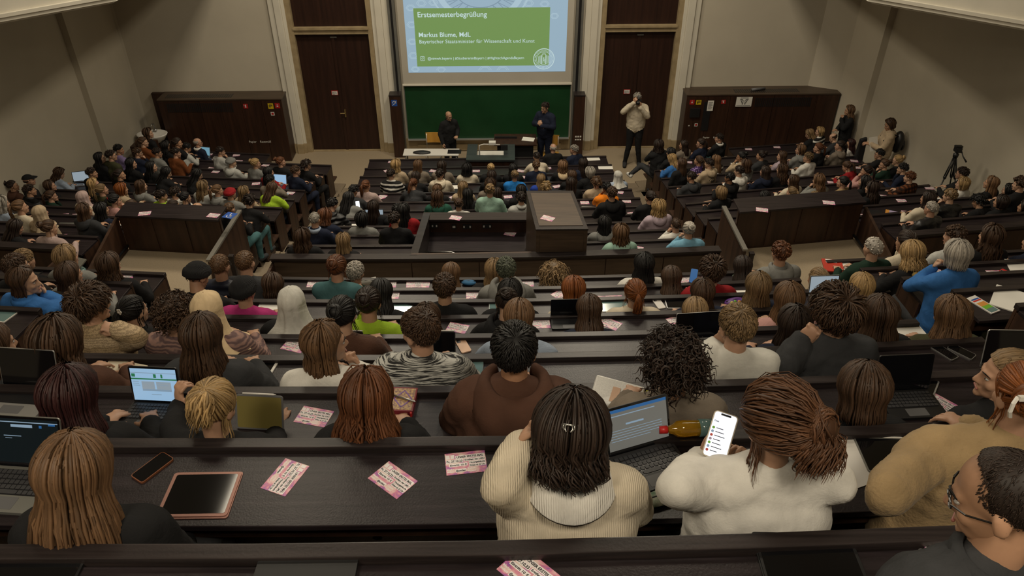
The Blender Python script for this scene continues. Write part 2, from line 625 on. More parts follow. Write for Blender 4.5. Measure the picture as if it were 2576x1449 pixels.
for nm, poly in GAL.items():
    s = -1 if nm == 'left' else 1
    e = empty('trim_5' if nm == 'left' else 'trim_6')
    struct(e, 'cream gallery edge with mouldings across the upper %s corner' % nm)
    m = MB()
    m.prism(poly, 5.55, 5.95)
    m.build('fascia', 'white_paint', e)
    for d, z0, z1, nme in ((.05, 5.50, 5.55, 'moulding'), (.02, 5.44, 5.50, 'moulding'), (-.06, 5.40, 5.44, 'moulding'), (.03, 5.95, 5.99, 'moulding'), (-.05, 5.99, 6.03, 'moulding')):
        q = [(poly[0][0], poly[0][1] - d * 1.41), (poly[1][0] - s * d, poly[1][1] - d * .41), (poly[2][0] - s * d, poly[2][1]), poly[3]]
        m = MB()
        m.prism(q, z0, z1)
        m.build(nme, 'white_paint', e)
    q = [(poly[0][0], poly[0][1] + .2), (poly[1][0] + s * .15, poly[1][1] + .06), (poly[2][0] + s * .15, poly[2][1]), poly[3]]
    m = MB()
    m.prism(q, 6.03, 6.9)
    m.build('parapet', 'plaster', e)

# doors -------------------------------------------------------------------------------------------


def text_mesh(body, width=None, height=None, name='lettering', mat='white_plastic', bold=0.0, depth=0.001):
    cu = bpy.data.curves.new(name, 'FONT')
    cu.body = body
    cu.size = 1.0
    cu.extrude = depth
    cu.offset = bold
    cu.resolution_u = 3
    o = bpy.data.objects.new(name, cu)
    COL.objects.link(o)
    dg = bpy.context.evaluated_depsgraph_get()
    me = bpy.data.meshes.new_from_object(o.evaluated_get(dg))
    bpy.data.objects.remove(o, do_unlink=True)
    bpy.data.curves.remove(cu)
    n = len(me.vertices)
    co_ = np.empty(n * 3)
    me.vertices.foreach_get('co', co_)
    co_ = co_.reshape(-1, 3)
    co_[:, 0] -= co_[:, 0].min()
    wv = max(co_[:, 0].max(), 1e-6)
    s = (width / wv) if width else (height / max(co_[:, 1].max() - co_[:, 1].min(), 1e-6))
    co_[:, 0] *= s
    co_[:, 1] *= s if not (width and height) else height / max(co_[:, 1].max(), 1e-6)
    me.vertices.foreach_set('co', co_.ravel())
    me.materials.clear()
    me.materials.append(MAT[mat])
    me.update()
    return me


flat('sign_red', (0.35, 0.012, 0.012), 0.5)
flat('sign_yellow', (0.55, 0.40, 0.01), 0.5)
flat('sign_blue', (0.012, 0.07, 0.33), 0.5)
flat('ink', (0.012, 0.012, 0.014), 0.6)
flat('sign_white', (0.62, 0.60, 0.57), 0.6)
flat('brass', (0.35, 0.26, 0.11), 0.35, 0.8)


def vplace(o, x, z, d):
    """an object drawn in its xy plane, hung on the front wall plane d in front"""
    o.matrix_world = MF @ Matrix.Translation((x, -d, z)) @ Matrix.Rotation(R(90), 4, 'X')


for idx, (xa, xb, side) in enumerate(((-5.29, -3.5, 'left'), (2.29, 4.03, 'right'))):
    e = empty('door_%d' % (idx + 1))
    struct(e, 'tall dark wooden double door %s of the chalkboard' % side)
    mid = (xa + xb) / 2
    for a, b in ((xa, mid - .004), (mid + .004, xb)):
        m = MB()
        fbox(m, a, b, .10, .16, .02, 3.08)
        m.build('door_leaf', 'door_wood', e, bevel=.004)
    m = MB()
    fbox(m, mid - .035, mid + .035, .075, .10, .02, 3.08)
    m.build('cover_strip', 'door_wood', e, bevel=.004)
    m = MB()
    fbox(m, xa - .13, xa, -.03, .22, 0, 5.2)
    fbox(m, xb, xb + .12, -.03, .22, 0, 5.2)
    m.build('frame', 'stone_trim', e)
    m = MB()
    fbox(m, xa, xb, -.01, .22, 3.09, 3.20)
    fbox(m, xa - .02, xb + .02, -.05, .22, 3.20, 3.25)
    m.build('transom', 'stone_trim', e)
    m = MB()
    fbox(m, xa, xb, .10, .16, 3.25, 5.2)
    m.build('overdoor_panel', 'door_wood', e)
    m = MB()
    fbox(m, xa, xb, .02, .10, 0, .02)
    m.build('threshold', 'stone_trim', e)
    hz = 1.06
    m = MB()
    fbox(m, mid + .05, mid + .085, .06, .10, hz - .12, hz + .08)
    m.tube([MF @ Vector((mid + .07, .06, hz)), MF @ Vector((mid + .07, .02, hz)), MF @ Vector((mid - .05, .02, hz))], .011, 6)
    m.build('door_handle', 'brass', e)
    u, v = ((842, 234), (1577, 231))[idx]
    x, z = fpx(u, v, -.08)
    m = MB()
    fbox(m, x - .085, x + .085, .085, .097, z - .06, z + .06, 0)
    fbox(m, x - .072, x + .072, .082, .086, z - .048, z + .048, 1)
    s = m.build('door_sign', ['sign_red', 'sign_white'], e)
    t = link('lettering', text_mesh('Bitte Tür\ngeschlossen\nhalten', .12, mat='ink'), s)
    vplace(t, x - .06, z + .012, -.081)
    m = MB()
    fbox(m, mid - .06, mid + .10, .07, .10, 2.98, 3.01)
    m.build('door_closer', 'grey_metal', e)

# white fluted pilasters and stone plinths
for nm, ribs in (('trim_1', ((-5.80, -5.66, .06), (-5.66, -5.50, .10), (-5.50, -5.42, .05))), ('trim_2', ((-3.38, -3.28, .05), (-3.28, -3.12, .10), (-3.12, -2.98, .06))), ('trim_3', ((1.77, 1.92, .06), (1.92, 2.08, .10), (2.08, 2.17, .05))), ('trim_4', ((4.15, 4.24, .05), (4.24, 4.42, .10), (4.42, 4.56, .06)))):
    e = empty(nm)
    struct(e, 'white fluted pilaster beside the dark door')
    for a, b, d in ribs:
        m = MB()
        fbox(m, a, b, -d, 0, .26, 5.4)
        m.build('rib', 'white_paint', e, bevel=.012)
        m = MB()
        fbox(m, a, b, -d - .02, 0, 0, .26)
        m.build('plinth', 'stone_trim', e)

# projection screen ---------------------------------------------------------------------------------
flat('slide_blue', (0.05, 0.06, 0.07), 0.8, emit=0.64, ecol=(0.34, 0.49, 0.61))
flat('slide_green', (0.05, 0.06, 0.04), 0.8, emit=0.66, ecol=(0.165, 0.30, 0.085))
flat('slide_text', (0.05, 0.06, 0.07), 0.8, emit=0.72, ecol=(0.56, 0.72, 0.72))
flat('slide_line', (0.05, 0.06, 0.07), 0.8, emit=0.60, ecol=(0.24, 0.36, 0.47))
flat('slide_pale', (0.05, 0.06, 0.07), 0.8, emit=0.66, ecol=(0.44, 0.60, 0.70))
e = empty('projection_screen')
tag(e, 'white roll-down projection screen above the green chalkboard', 'projection screen')
SD = .17
x0, _ = fpx(1015, 213, SD)
x1, zb = fpx(1436, 208, SD)
m = MB()
fbox(m, x0, x1, -SD, -SD + .02, zb, 5.3)
m.build('screen_cloth', 'screen_cloth', e)
m = MB()
fbox(m, x0 - .02, x1 + .02, -SD - .03, -SD + .03, zb - .04, zb)
m.build('bottom_bar', 'white_paint', e)
ix0, iz0 = fpx(1028, 183, SD)
ix1, _ = fpx(1422, 181, SD)
m = MB()
fbox(m, ix0, ix1, -SD - .004, -SD, iz0, 4.75)
img = m.build('projected_image', 'slide_blue', e)
gx0, gz0 = fpx(1050, 167, SD)
gx1, _ = fpx(1380, 166, SD)
_, gz1 = fpx(1200, 19.5, SD)
m = MB()
fbox(m, gx0, gx1, -SD - .008, -SD - .004, gz0, gz1)
grn = m.build('green_panel', 'slide_green', img)


def slide_text(body, ua, ub, vbase, bold=0.0, mat='slide_text'):
    xa, z = fpx(ua, vbase, SD)
    xb, _ = fpx(ub, vbase, SD)
    o = link('lettering', text_mesh(body, xb - xa, mat=mat, bold=bold), img)
    vplace(o, xa, z, SD + .0095)
    return o


slide_text('Erstsemesterbegrüßung', 1051, 1225, 43, .012)
slide_text('Markus Blume, MdL', 1054, 1184, 93, .012)
slide_text('Bayerischer Staatsminister für Wissenschaft und Kunst', 1055.5, 1345, 109)
slide_text('@stmwk.bayern | #StudiereninBayern | #HightechAgendaBayern', 1076, 1318, 150, .004)


def ring(m, c, r0, r1, n=48, a0=0, a1=2 * math.pi, sx=1.0, dep=.001):
    s = []
    for i in range(n + 1):
        a = a0 + (a1 - a0) * i / n
        ca, sa = math.cos(a) * sx, math.sin(a)
        s.append([(c[0] + r0 * ca, c[1] + r0 * sa, 0), (c[0] + r1 * ca, c[1] + r1 * sa, 0), (c[0] + r1 * ca, c[1] + r1 * sa, dep), (c[0] + r0 * ca, c[1] + r0 * sa, dep)])
    m.sweep(s, True)


def bar(m, x0, y0, x1, y1, w, dep=.001):
    d = Vector((x1 - x0, y1 - y0))
    n = Vector((-d.y, d.x)).normalized() * w / 2
    a = [(x0 + n.x, y0 + n.y), (x0 - n.x, y0 - n.y), (x1 - n.x, y1 - n.y), (x1 + n.x, y1 + n.y)]
    m.hexa([(p[0], p[1], 0) for p in a], [(p[0], p[1], dep) for p in a])


# camera glyph before the handle
gx, gz = fpx(1063, 147, SD)
m = MB()
for r0, r1 in ((.055, .047),):
    pts = []
    for i in range(5):
        for k, (cx, cy) in enumerate(((.03, .03), (-.03, .03), (-.03, -.03), (.03, -.03))):
            pass
    q = []
    for k, (cx, cy) in enumerate(((.033, .033), (-.033, .033), (-.033, -.033), (.033, -.033))):
        for i in range(5):
            a = math.pi / 2 * (k + i / 4)
            q.append((cx, cy, a))
    q.append(q[0])
    s = [[(cx + .014 * math.cos(a), cy + .014 * math.sin(a), 0), (cx + .022 * math.cos(a), cy + .022 * math.sin(a), 0), (cx + .022 * math.cos(a), cy + .022 * math.sin(a), .001), (cx + .014 * math.cos(a), cy + .014 * math.sin(a), .001)] for cx, cy, a in q]
    m.sweep(s, True)
ring(m, (0, 0), .016, .024, 20)
ring(m, (.028, .028), 0.0, .006, 8)
o = m.build('camera_glyph', 'slide_text', img)
vplace(o, gx, gz, SD + .0095)
# round seal
gx, gz = fpx(1368, 148, SD)
m = MB()
ring(m, (0, 0), .245, .262)
ring(m, (0, 0), .175, .183)
for i in range(40):
    a = 2 * math.pi * i / 40
    bar(m, .195 * math.cos(a), .195 * math.sin(a), .232 * math.cos(a), .232 * math.sin(a), .010)
for x in (-.13, -.105, -.08, -.055, .055, .08, .105, .13):
    h = math.sqrt(.17 ** 2 - x * x) * .85
    bar(m, x, -h, x, h * .7, .009)
for a in ((-.045, -.13, .045, -.13), (-.045, .12, .045, .12), (-.045, -.13, -.045, .12), (.045, -.13, .045, .12), (-.02, -.1, .0, .05), (.02, -.1, .0, .05), (-.02, -.05, .03, -.02), (-.04, .15, .04, .15)):
    bar(m, *a, .009)
o = m.build('seal_emblem', 'slide_text', img)
vplace(o, gx, gz, SD + .0098)
# dome photograph behind the green panel: rings, glazing bars and coffers as pale line work
cx, cz = fpx(1208, -12, SD)
m = MB()
ring(m, (0, 0), .62, .72, 60, sx=1.45)
ring(m, (0, 0), .80, .83, 60, sx=1.42)
o = m.build('dome_ring', 'slide_pale', img)
vplace(o, cx, cz + .12, SD + .0045)
m = MB()
for i in range(13):
    a = math.pi + math.pi * i / 12
    bar(m, .40 * 1.45 * math.cos(a), .40 * math.sin(a), .61 * 1.45 * math.cos(a + .06), .61 * math.sin(a + .06), .016)
    bar(m, .40 * 1.45 * math.cos(a), .40 * math.sin(a), .61 * 1.45 * math.cos(a - .06), .61 * math.sin(a - .06), .016)
ring(m, (0, 0), .39, .41, 50, math.pi, 2 * math.pi, 1.45)
o = m.build('dome_bars', 'slide_line', img)
vplace(o, cx, cz + .12, SD + .005)
m = MB()
rnd = random.Random(5)
for (u, v, rr) in ((1033, 20, .11), (1036, 62, .12), (1037, 105, .11), (1040, 140, .12), (1045, 174, .10), (1060, 8, .12), (1090, 6, .11), (1395, 40, .10), (1330, 8, .12), (1370, 10, .11), (1220, 176, .16), (1265, 176, .15), (1110, 176, .12)):
    x, z = fpx(u, v, SD)
    dx = x - cx
    dz = z - (cz + .12)
    for q in (1.0, .7):
        n = 6
        for i in range(n):
            a, b = 2 * math.pi * i / n, 2 * math.pi * (i + 1) / n
            p0 = (dx + rr * q * math.cos(a), dz + rr * q * .7 * math.sin(a))
            p1 = (dx + rr * q * math.cos(b), dz + rr * q * .7 * math.sin(b))
            lim = lambda p: ix0 + .02 < p[0] + cx < ix1 - .02 and iz0 + .01 < p[1] + cz + .12
            if lim(p0) and lim(p1):
                bar(m, *p0, *p1, .012)
o = m.build('dome_coffers', 'slide_pale', img)
vplace(o, cx, cz + .12, SD + .005)

# chalkboard -------------------------------------------------------------------------------------
e = empty('chalkboard')
tag(e, 'wide green chalkboard below the projection screen', 'chalkboard')
x0, z1 = fpx(1017, 217, .13)
x1, _ = fpx(1435, 217, .13)
_, z0 = fpx(1228, 347, .13)
m = MB()
fbox(m, x0, x1, -.13, -.09, z0, z1)
m.build('writing_surface', 'board_green', e)
m = MB()
fbox(m, x0 - .02, x1 + .02, -.145, -.09, z1, z1 + .03)
fbox(m, x0 - .02, x0, -.14, -.09, z0, z1)
fbox(m, x1, x1 + .02, -.14, -.09, z0, z1)
m.build('frame', 'grey_metal', e)
m = MB()
fbox(m, x0 - .01, x1 + .01, -.20, -.09, z0 - .03, z0)
m.build('chalk_tray', 'silver', e)
for a, b, sd_ in ((-2.97, -2.80, 'left'), (1.54, 1.72, 'right')):
    e = empty('board_column')
    tag(e, 'grey metal lifting column along the %s edge of the chalkboard' % sd_, 'board column')
    m = MB()
    fbox(m, a, b, -.12, 0, 0, 5.3)
    m.build('rail_profile', 'grey_metal', e)
    m = MB()
    fbox(m, a + .06, b - .06, -.135, -.12, 0, 5.3)
    m.build('guide_groove', 'black_plastic', e)
m = MB()
fbox(m, -2.8, 1.54, -.03, 0, .02, .36)
fbox(m, -2.5, 1.3, -.06, -.03, .02, .20)
struct(m.build('baseboard_front', 'stone_trim'))

# two dark pillars with notices
for nm, (ua, ub, va), sx in (('left', (978, 1006, 240), 1), ('right', (1446, 1473, 240), -1)):
    d = .42
    xa, z = fpx(ua, va, d)
    xb, _ = fpx(ub, va, d)
    e = empty('wooden_pillar')
    tag(e, 'slim dark wooden service pillar at the %s end of the chalkboard' % nm, 'pillar')
    m = MB()
    fbox(m, xa, xb, -d, -.14, 0, z - .03)
    m.build('shaft', 'cabinet_wood', e, bevel=.004)
    m = MB()
    fbox(m, xa - .005, xb + .005, -d - .005, -.13, z - .03, z)
    m.build('cap', 'rail_wood', e)
    if sx > 0:
        m = MB()
        fbox(m, xa + .05, xa + .19, -d - .004, -d, z - .28, z - .12)
        s = m.build('hearing_loop_sign', 'sign_blue', e)
        m = MB()
        ring(m, (0, .01), .032, .045, 20, -.6, 3.6)
        bar(m, -.045, -.06, .05, .05, .012)
        bar(m, -.01, -.04, .0, .0, .014)
        o = m.build('symbol', 'sign_white', s)
        vplace(o, xa + .12, z - .20, d + .005)
    else:
        m = MB()
        for i in range(3):
            fbox(m, xa + .06 + i * .06, xa + .10 + i * .06, -d - .01, -d, .52, .56)
            fbox(m, xa + .06 + i * .06, xa + .10 + i * .06, -d - .01, -d, .44, .47)
        m.build('sockets', 'white_plastic', e)

# low wood cabinets along the front wall ---------------------------------------------------------------
e = empty('wall_cabinet')
tag(e, 'long dark wooden wall cabinet left of the left door with notices', 'cabinet')
cz = 1.69
xl, _ = fpx(397, 257, .55)
xr = -5.73
n = 6
for i in range(n):
    a, b = xl + (xr - xl) * i / n, xl + (xr - xl) * (i + 1) / n
    m = MB()
    fbox(m, a + .004, b - .004, -.56, -.02, .02, cz - .03)
    m.build('panel', 'cabinet_wood', e)
m = MB()
fbox(m, xl - .01, xr + .01, -.57, 0, cz - .03, cz)
m.build('top', 'booth_wood', e)
m = MB()
for i in range(34):
    x = xl + .2 + i * .048
    fbox(m, x, x + .026, -.567, -.55, cz - .33, cz - .10)
m.build('vent_grille', 'black_plastic', e)
m = MB()
for i in range(30):
    x = xl + .15 + i * .055
    fbox(m, x, x + .034, -.45, -.20, cz - .002, cz + .003)
m.build('vent_grille', 'black_plastic', e)
m = MB()
fbox(m, -9.08, xl, -.12, -.02, 0, cz)
m.build('splash_panel', 'cabinet_wood', e)


def sign(u, v, w, h, mat, label, d, par, sub=None):
    x, z = fpx(u, v, d)
    m = MB()
    fbox(m, x - w / 2, x + w / 2, -d - .006, -d, z - h / 2, z + h / 2)
    o = m.build(label, mat, par)
    if sub == 'ext':
        m = MB()
        bar(m, .0, -.035, .0, .025, .026)
        bar(m, -.012, .032, .018, .032, .01)
        bar(m, -.035, .0, -.035, .04, .008)
        s = m.build('symbol', 'sign_white', o)
        vplace(s, x, z, d + .0065)
    elif sub == 'aed':
        m = MB()
        bar(m, -.045, .012, .045, .012, .022)
        bar(m, -.02, .0, -.02, -.035, .02)
        bar(m, -.03, .042, .035, .042, .012)
        s = m.build('symbol', 'ink', o)
        vplace(s, x, z, d + .0065)
    elif sub == 'box':
        m = MB()
        bar(m, -.02, -.01, .02, -.01, .03)
        bar(m, -.015, .03, .015, .03, .012)
        s = m.build('symbol', 'sign_white', o)
        vplace(s, x, z, d + .0065)
    return o


sign(618, 267, .11, .12, 'sign_red', 'extinguisher_sign', .56, e, 'ext')
sign(681, 267, .13, .14, 'sign_yellow', 'emergency_sign', .56, e, 'aed')
sign(698, 266, .12, .13, 'sign_red', 'alarm_sign', .56, e, 'box')
sign(686, 286, .09, .09, 'sign_white', 'call_point', .56, e)
sign(686, 286, .055, .055, 'sign_red', 'call_button', .562, e)
for t, u in (('Papier', 627), ('Restmüll', 655)):
    x, z = fpx(u, 359, .56)
    o = link('lettering', text_mesh(t, .19 if t == 'Papier' else .27, mat='sign_white'), e)
    vplace(o, x, z, .5615)

e = empty('wall_cabinet')
tag(e, 'long dark wooden wall cabinet right of the right door with plan poster', 'cabinet')
cz = 1.69
xl, _ = fpx(1727, 240, .5)
xr = 8.25
n = 7
for i in range(n):
    a, b = xl + (xr - xl) * i / n, xl + (xr - xl) * (i + 1) / n
    m = MB()
    fbox(m, a + .004, b - .004, -.56, -.02, .02, cz - .03)
    m.build('panel', 'cabinet_wood', e)
m = MB()
fbox(m, xl - .01, xr + .01, -.57, 0, cz - .03, cz)
m.build('top', 'booth_wood', e)
m = MB()
for i in range(30):
    x = xl + 1.75 + i * .048
    fbox(m, x, x + .026, -.567, -.55, cz - .33, cz - .10)
m.build('vent_grille', 'black_plastic', e)
m = MB()
for i in range(30):
    x = xl + 1.25 + i * .055
    fbox(m, x, x + .034, -.45, -.20, cz - .002, cz + .003)
m.build('vent_grille', 'black_plastic', e)
sign(1741, 257, .12, .12, 'sign_red', 'alarm_sign', .56, e, 'box')
sign(1757.5, 257.5, .13, .12, 'sign_yellow', 'emergency_sign', .56, e, 'aed')
sign(1820, 256, .11, .10, 'sign_red', 'extinguisher_sign', .56, e, 'ext')
o = sign(1787, 266, .15, .27, 'paper', 'notice', .575, e)
for i in range(9):
    x, z = fpx(1787, 266, .58)
    m = MB()
    fbox(m, x - .055, x + .055 - (.03 if i % 3 == 2 else 0), -.583, -.582, z + .09 - i * .022, z + .097 - i * .022)
    m.build('print_line', 'ink', o)
o = sign(1871.5, 256, .40, .25, 'paper', 'plan_poster', .575, e)
x, z = fpx(1871.5, 256, .58)
m = MB()
for s in (-1, 1):
    for i in range(5):
        bar(m, s * .01, -.05 + i * .02, s * (.05 + i * .012), -.07 + i * .035, .008)
    bar(m, s * .02, -.07, s * .10, .07, .012)
    bar(m, s * .10, .07, s * .03, .05, .012)
bar(m, -.18, -.10, .18, -.10, .008)
bar(m, -.10, .10, .10, .10, .012)
s = m.build('plan_drawing', 'ink', o)
vplace(s, x, z, .5815)
m = MB()
x, z = fpx(1747, 283, .56)
fbox(m, x - .12, x + .13, -.60, -.56, z - .12, z + .12)
m.build('control_box', 'black_plastic', e, bevel=.006)
sign(1751, 314, .08, .08, 'sign_white', 'call_point', .56, e)
sign(1751, 314, .05, .05, 'sign_red', 'call_button', .562, e)
sign(1733, 316, .03, .03, 'sign_white', 'switch', .56, e)
m = MB()
x, z = fpx(1768, 300, .56)
fbox(m, x - .02, x + .16, -.575, -.56, z - .3, z + .46)
m.build('slim_panel', 'black_plastic', e)
for t, u in (('Papier', 1768), ('Restmüll', 1794)):
    x, z = fpx(u, 348, .56)
    o = link('lettering', text_mesh(t, .17 if t == 'Papier' else .24, mat='sign_white'), e)
    vplace(o, x, z, .5615)
# roll and box on top of the right cabinet
m = MB()
p = MF @ Vector((fpx(1905, 237, .3)[0], -.3, cz + .035))
m.tube([p - Vector((.18, .05, 0)), p + Vector((.18, .05, 0))], .035, 10)
tag(m.build('poster_roll', 'grey_plastic', None, True), 'grey poster roll lying on the right wall cabinet', 'poster roll')

# wash basin in the left corner
e = empty('wash_basin', at_z(386, 350, 0.75))
e.location.z = 0
bx, by = e.location.x, e.location.y
tag(e, 'white ceramic wash basin with tap in the left corner', 'wash basin')
m = MB()
m.lathe([(.05, .62), (.22, .72), (.30, .86), (.32, .90), (.30, .905), (.20, .80), (.04, .76)], 20)
for i, p in enumerate(m.v):
    m.v[i] = (p[0] * 1.2, p[1] * .85, p[2])
m.build('bowl', 'white_plastic', e, True)
m = MB()
m.box(-.10, .10, -.05, .25, 0, .66)
m.build('pedestal', 'cabinet_wood', e)
m = MB()
m.tube([(0, .22, .90), (0, .22, 1.06), (0, .12, 1.10), (0, .06, 1.06)], .014, 8)
m.box(-.04, .04, .19, .25, .88, .92)
m.build('tap', 'steel', e, True)
m = MB()
m.box(-.25, .25, -.22, .22, 0, .92)
qc = at_z(352, 362, .9)
tag(m.build('dark_cupboard', 'cabinet_wood', None, bevel=.005, loc=(qc.x + .1, qc.y, 0)), 'low dark cupboard beside the wash basin', 'cupboard')

# lecturer's furniture -----------------------------------------------------------------------------------
e = empty('lectern_console')
tag(e, 'U-shaped dark lectern console set into the front desk rows', 'lectern')
X0, X1, Y0, Y1, ZT = -1.06, .07, 15.93, 16.75, 1.02
m = MB()
m.box(X0 + .03, X1 - .03, Y0 + .03, Y0 + .07, .15, ZT - .05)
m.build('front_panel', 'cabinet_wood', e)
for a, b in ((X0 + .03, X0 + .07), (X1 - .07, X1 - .03)):
    m = MB()
    m.box(a, b, Y0 + .07, Y1, .1, ZT - .05)
    m.build('side_panel', 'cabinet_wood', e)
m = MB()
m.box(X0, X1, Y0, Y0 + .26, ZT - .05, ZT)
m.build('front_ledge', 'lectern_top', e, bevel=.005)
for a, b in ((X0, X0 + .24), (X1 - .26, X1)):
    m = MB()
    m.box(a, b, Y0 + .26, Y1 + .05, ZT - .05, ZT)
    m.build('side_ledge', 'lectern_top', e, bevel=.005)
m = MB()
m.box(X0 + .24, X1 - .26, Y0 + .26, Y1, .84, .87)
m.build('inner_shelf', 'white_plastic', e)
m = MB()
m.box(X0 + .3, X0 + .56, Y0 + .32, Y0 + .5, .87, .89)
m.build('control_panel', 'grey_metal', e)
# document camera standing on the console
e = empty('document_camera', (X0 + .3, Y0 + .42, .89))
tag(e, 'white document camera on a thin arm on the lectern console', 'document camera')
m = MB()
m.box(-.08, .08, -.06, .06, 0, .03)
m.build('base', 'grey_plastic', e, bevel=.004)
m = MB()
m.tube([(0, 0, .03), (0, 0, .30), (.10, .02, .32), (.28, .05, .30), (.48, .08, .28)], .013, 8)
m.build('arm', 'white_plastic', e, True)
m = MB()
m.box(.22, .38, .0, .12, .30, .37)
m.build('camera_head', 'white_plastic', e, bevel=.008)
m = MB()
m.box(.50, .66, .02, .05, .16, .30)
m.build('monitor', 'black_plastic', e, bevel=.006)

e = empty('media_cabinet')
tag(e, 'black media cabinet with flat top beside the lectern', 'cabinet')
m = MB()
m.box(-.36, .52, 17.0, 17.55, 0, .90)
m.build('body', 'black_plastic', e, bevel=.006)
m = MB()
m.box(-.44, .60, 16.95, 17.6, .90, .94)
m.build('top', 'cabinet_wood', e, bevel=.006)
m = MB()
m.box(-.42, .12, 17.3, 17.34, .94, .99)
m.build('edge_bar', 'black_plastic', e)


def sheet_stack(name, c, wx, wy, h, rz, mat, label, cat, group=None, tilt=0):
    m = MB()
    m.box(-wx / 2, wx / 2, -wy / 2, wy / 2, 0, h)
    o = m.build(name, mat, None, bevel=min(.003, h * .3) if h > .004 else 0, loc=c)
    o.rotation_euler = (R(tilt), 0, R(rz))
    tag(o, label, cat, group)
    return o


sheet_stack('paper_sheets', (.40, 17.25, .9405), .30, .21, .012, -12, 'paper', 'white papers on the black media cabinet', 'papers')
e = empty('front_table')
tag(e, 'white topped table behind the front desk row', 'table')
a = at_z(1010, 402, .74)
b = at_z(1152, 402, .74)
m = MB()
m.box(a.x, b.x, 16.78, 17.16, .715, .74)
m.build('table_top', 'white_plastic', e, bevel=.004)
for x in (a.x + .06, b.x - .06):
    for y in (16.82, 17.12):
        m = MB()
        m.tube([(x, y, 0), (x, y, .715)], .018, 8)
        m.build('leg', 'grey_metal', e, True)
m = MB()
m.ell((a.x + .45, 16.9, .765), (.22, .09, .03), 14, 8)
tag(m.build('folded_coat', 'black_plastic', None, True), 'dark coat lying on the white front table', 'coat')
sheet_stack('black_folder', (-1.40, 16.97, .7405), .33, .22, .01, 0, 'black_plastic', 'black folder on the white front table', 'folder')
noise_mat('orange_ply', (0.40, 0.20, 0.035), (0.50, 0.27, 0.05), (10, 10, 1), 1, 4, 0.4)


def orange_chair(x, y, label):
    e = empty('plywood_chair', (x, y, 0))
    tag(e, label, 'chair', 'orange plywood chairs at the front')
    m = MB()
    m.box(-.20, .20, -.19, .19, .43, .445)
    m.build('seat', 'orange_ply', e, bevel=.005)
    m = MB()
    s = []
    for i in range(7):
        xx = -.20 + .4 * i / 6
        yy = .2 + .03 * math.cos((i - 3) / 3 * 1.3)
        s.append([(xx, yy, .60), (xx, yy + .012, .60), (xx, yy + .04, .86), (xx, yy + .028, .86)])
    m.sweep(s)
    m.build('backrest', 'orange_ply', e)
    for sx in (-.18, .18):
        m = MB()
        m.tube([(sx, -.18, 0), (sx, -.17, .43)], .011, 6)
        m.build('leg', 'steel', e, True)
        m = MB()
        m.tube([(sx, .20, 0), (sx, .18, .43), (sx, .225, .84)], .011, 6)
        m.build('leg', 'steel', e, True)


orange_chair(-1.98, 17.62, 'orange plywood chair behind the white front table')
orange_chair(.98, 17.45, 'orange plywood chair facing the two seated guests in the front row')

# control booth in the middle of the front centre block ----------------------------------------------------
e = empty('control_booth')
tag(e, 'dark wooden control booth sunk into the front centre rows', 'control booth')
zb = 3.395
m = MB()
strip(m, ROW['cL'], -1.28, .25, 0, .035, 2.3, zb - .0)
m.build('front_wall', 'panel_wood', e)
m = MB()
m.hexa([(-1.30, 8.10, 2.2), (-1.20, 8.10, 2.2), (-1.20, 9.72, 2.2), (-1.30, 9.72, 2.2)], [(-1.30, 8.10, zb), (-1.20, 8.10, zb), (-1.20, 9.72, 3.10), (-1.30, 9.72, 3.10)])
m.build('side_wall', 'rail_wood', e)
m = MB()
m.box(-1.30, .22, 9.52, 9.74, 3.07, 3.10)
m.build('rear_ledge', 'rail_wood', e)
m = MB()
m.box(-1.2, .22, 9.62, 9.66, 2.2, 3.07)
m.build('socket_panel', 'cabinet_wood', e)
m = MB()
m.box(-1.2, .24, 9.10, 9.62, 2.80, 2.83)
m.build('shelf', 'desk_wood', e)
for (u, v, wd) in ((1093, 569, .10), (1142, 571, .06), (1175, 571, .13), (1225, 570, .13)):
    p = at_y(u, v, 9.60)
    m = MB()
    m.box(p.x - wd / 2, p.x + wd / 2, 9.605, 9.62, p.z - .035, p.z + .035)
    m.box(p.x - wd / 2 + .01, p.x - wd / 2 + .03, 9.60, 9.606, p.z - .015, p.z + .015, 1)
    m.box(p.x + wd / 2 - .03, p.x + wd / 2 - .01, 9.60, 9.606, p.z - .015, p.z + .015, 1)
    m.build('socket', ['black_plastic', 'white_plastic'], e)
m = MB()
m.tube([at_z(1065, 633, 2.9), at_z(1135, 634, 2.9), at_z(1187, 647, 2.9)], .007, 6)
m.build('chrome_rod', 'steel', e, True)
m = MB()
m.box(-1.2, .24, 8.18, 9.6, 2.2, 2.32)
m.build('booth_floor', 'black_plastic', e)
# projector housing beside it
e = empty('projector_housing')
tag(e, 'brown wooden box housing rising beside the control booth', 'box housing')
c = [at_z(1349, 575, 3.74), at_z(1479, 574, 3.74), at_z(1441, 479.5, 3.74), at_z(1325, 480, 3.74)]
m = MB()
m.hexa([(p.x, p.y, 2.3) for p in c], [(p.x, p.y, 3.71) for p in c])
m.build('body', 'booth_wood', e)
ce = sum(c, Vector()) / 4
m = MB()
c2 = [ce + (p - ce) * 1.02 for p in c]
m.hexa([(p.x, p.y, 3.71) for p in c2], [(p.x, p.y, 3.735) for p in c2])
m.build('lid_frame', 'rail_wood', e, bevel=.004)
c3 = [ce + (p - ce) * .86 for p in c]
m = MB()
m.hexa([(p.x, p.y, 3.735) for p in c3], [(p.x, p.y, 3.741) for p in c3])
m.build('lid_panel', 'booth_wood', e)
m = MB()
a, b = c[0], c[1]
dv = (b - a).normalized()
nv = Vector((dv.y, -dv.x, 0))
q = [a + dv * .05 + nv * .0, b - dv * .05 + nv * .0, b - dv * .05 + nv * .012, a + dv * .05 + nv * .012]
m.hexa([(p.x, p.y, 3.40) for p in q], [(p.x, p.y, 3.66) for p in q])
m.build('front_panel', 'booth_wood', e)
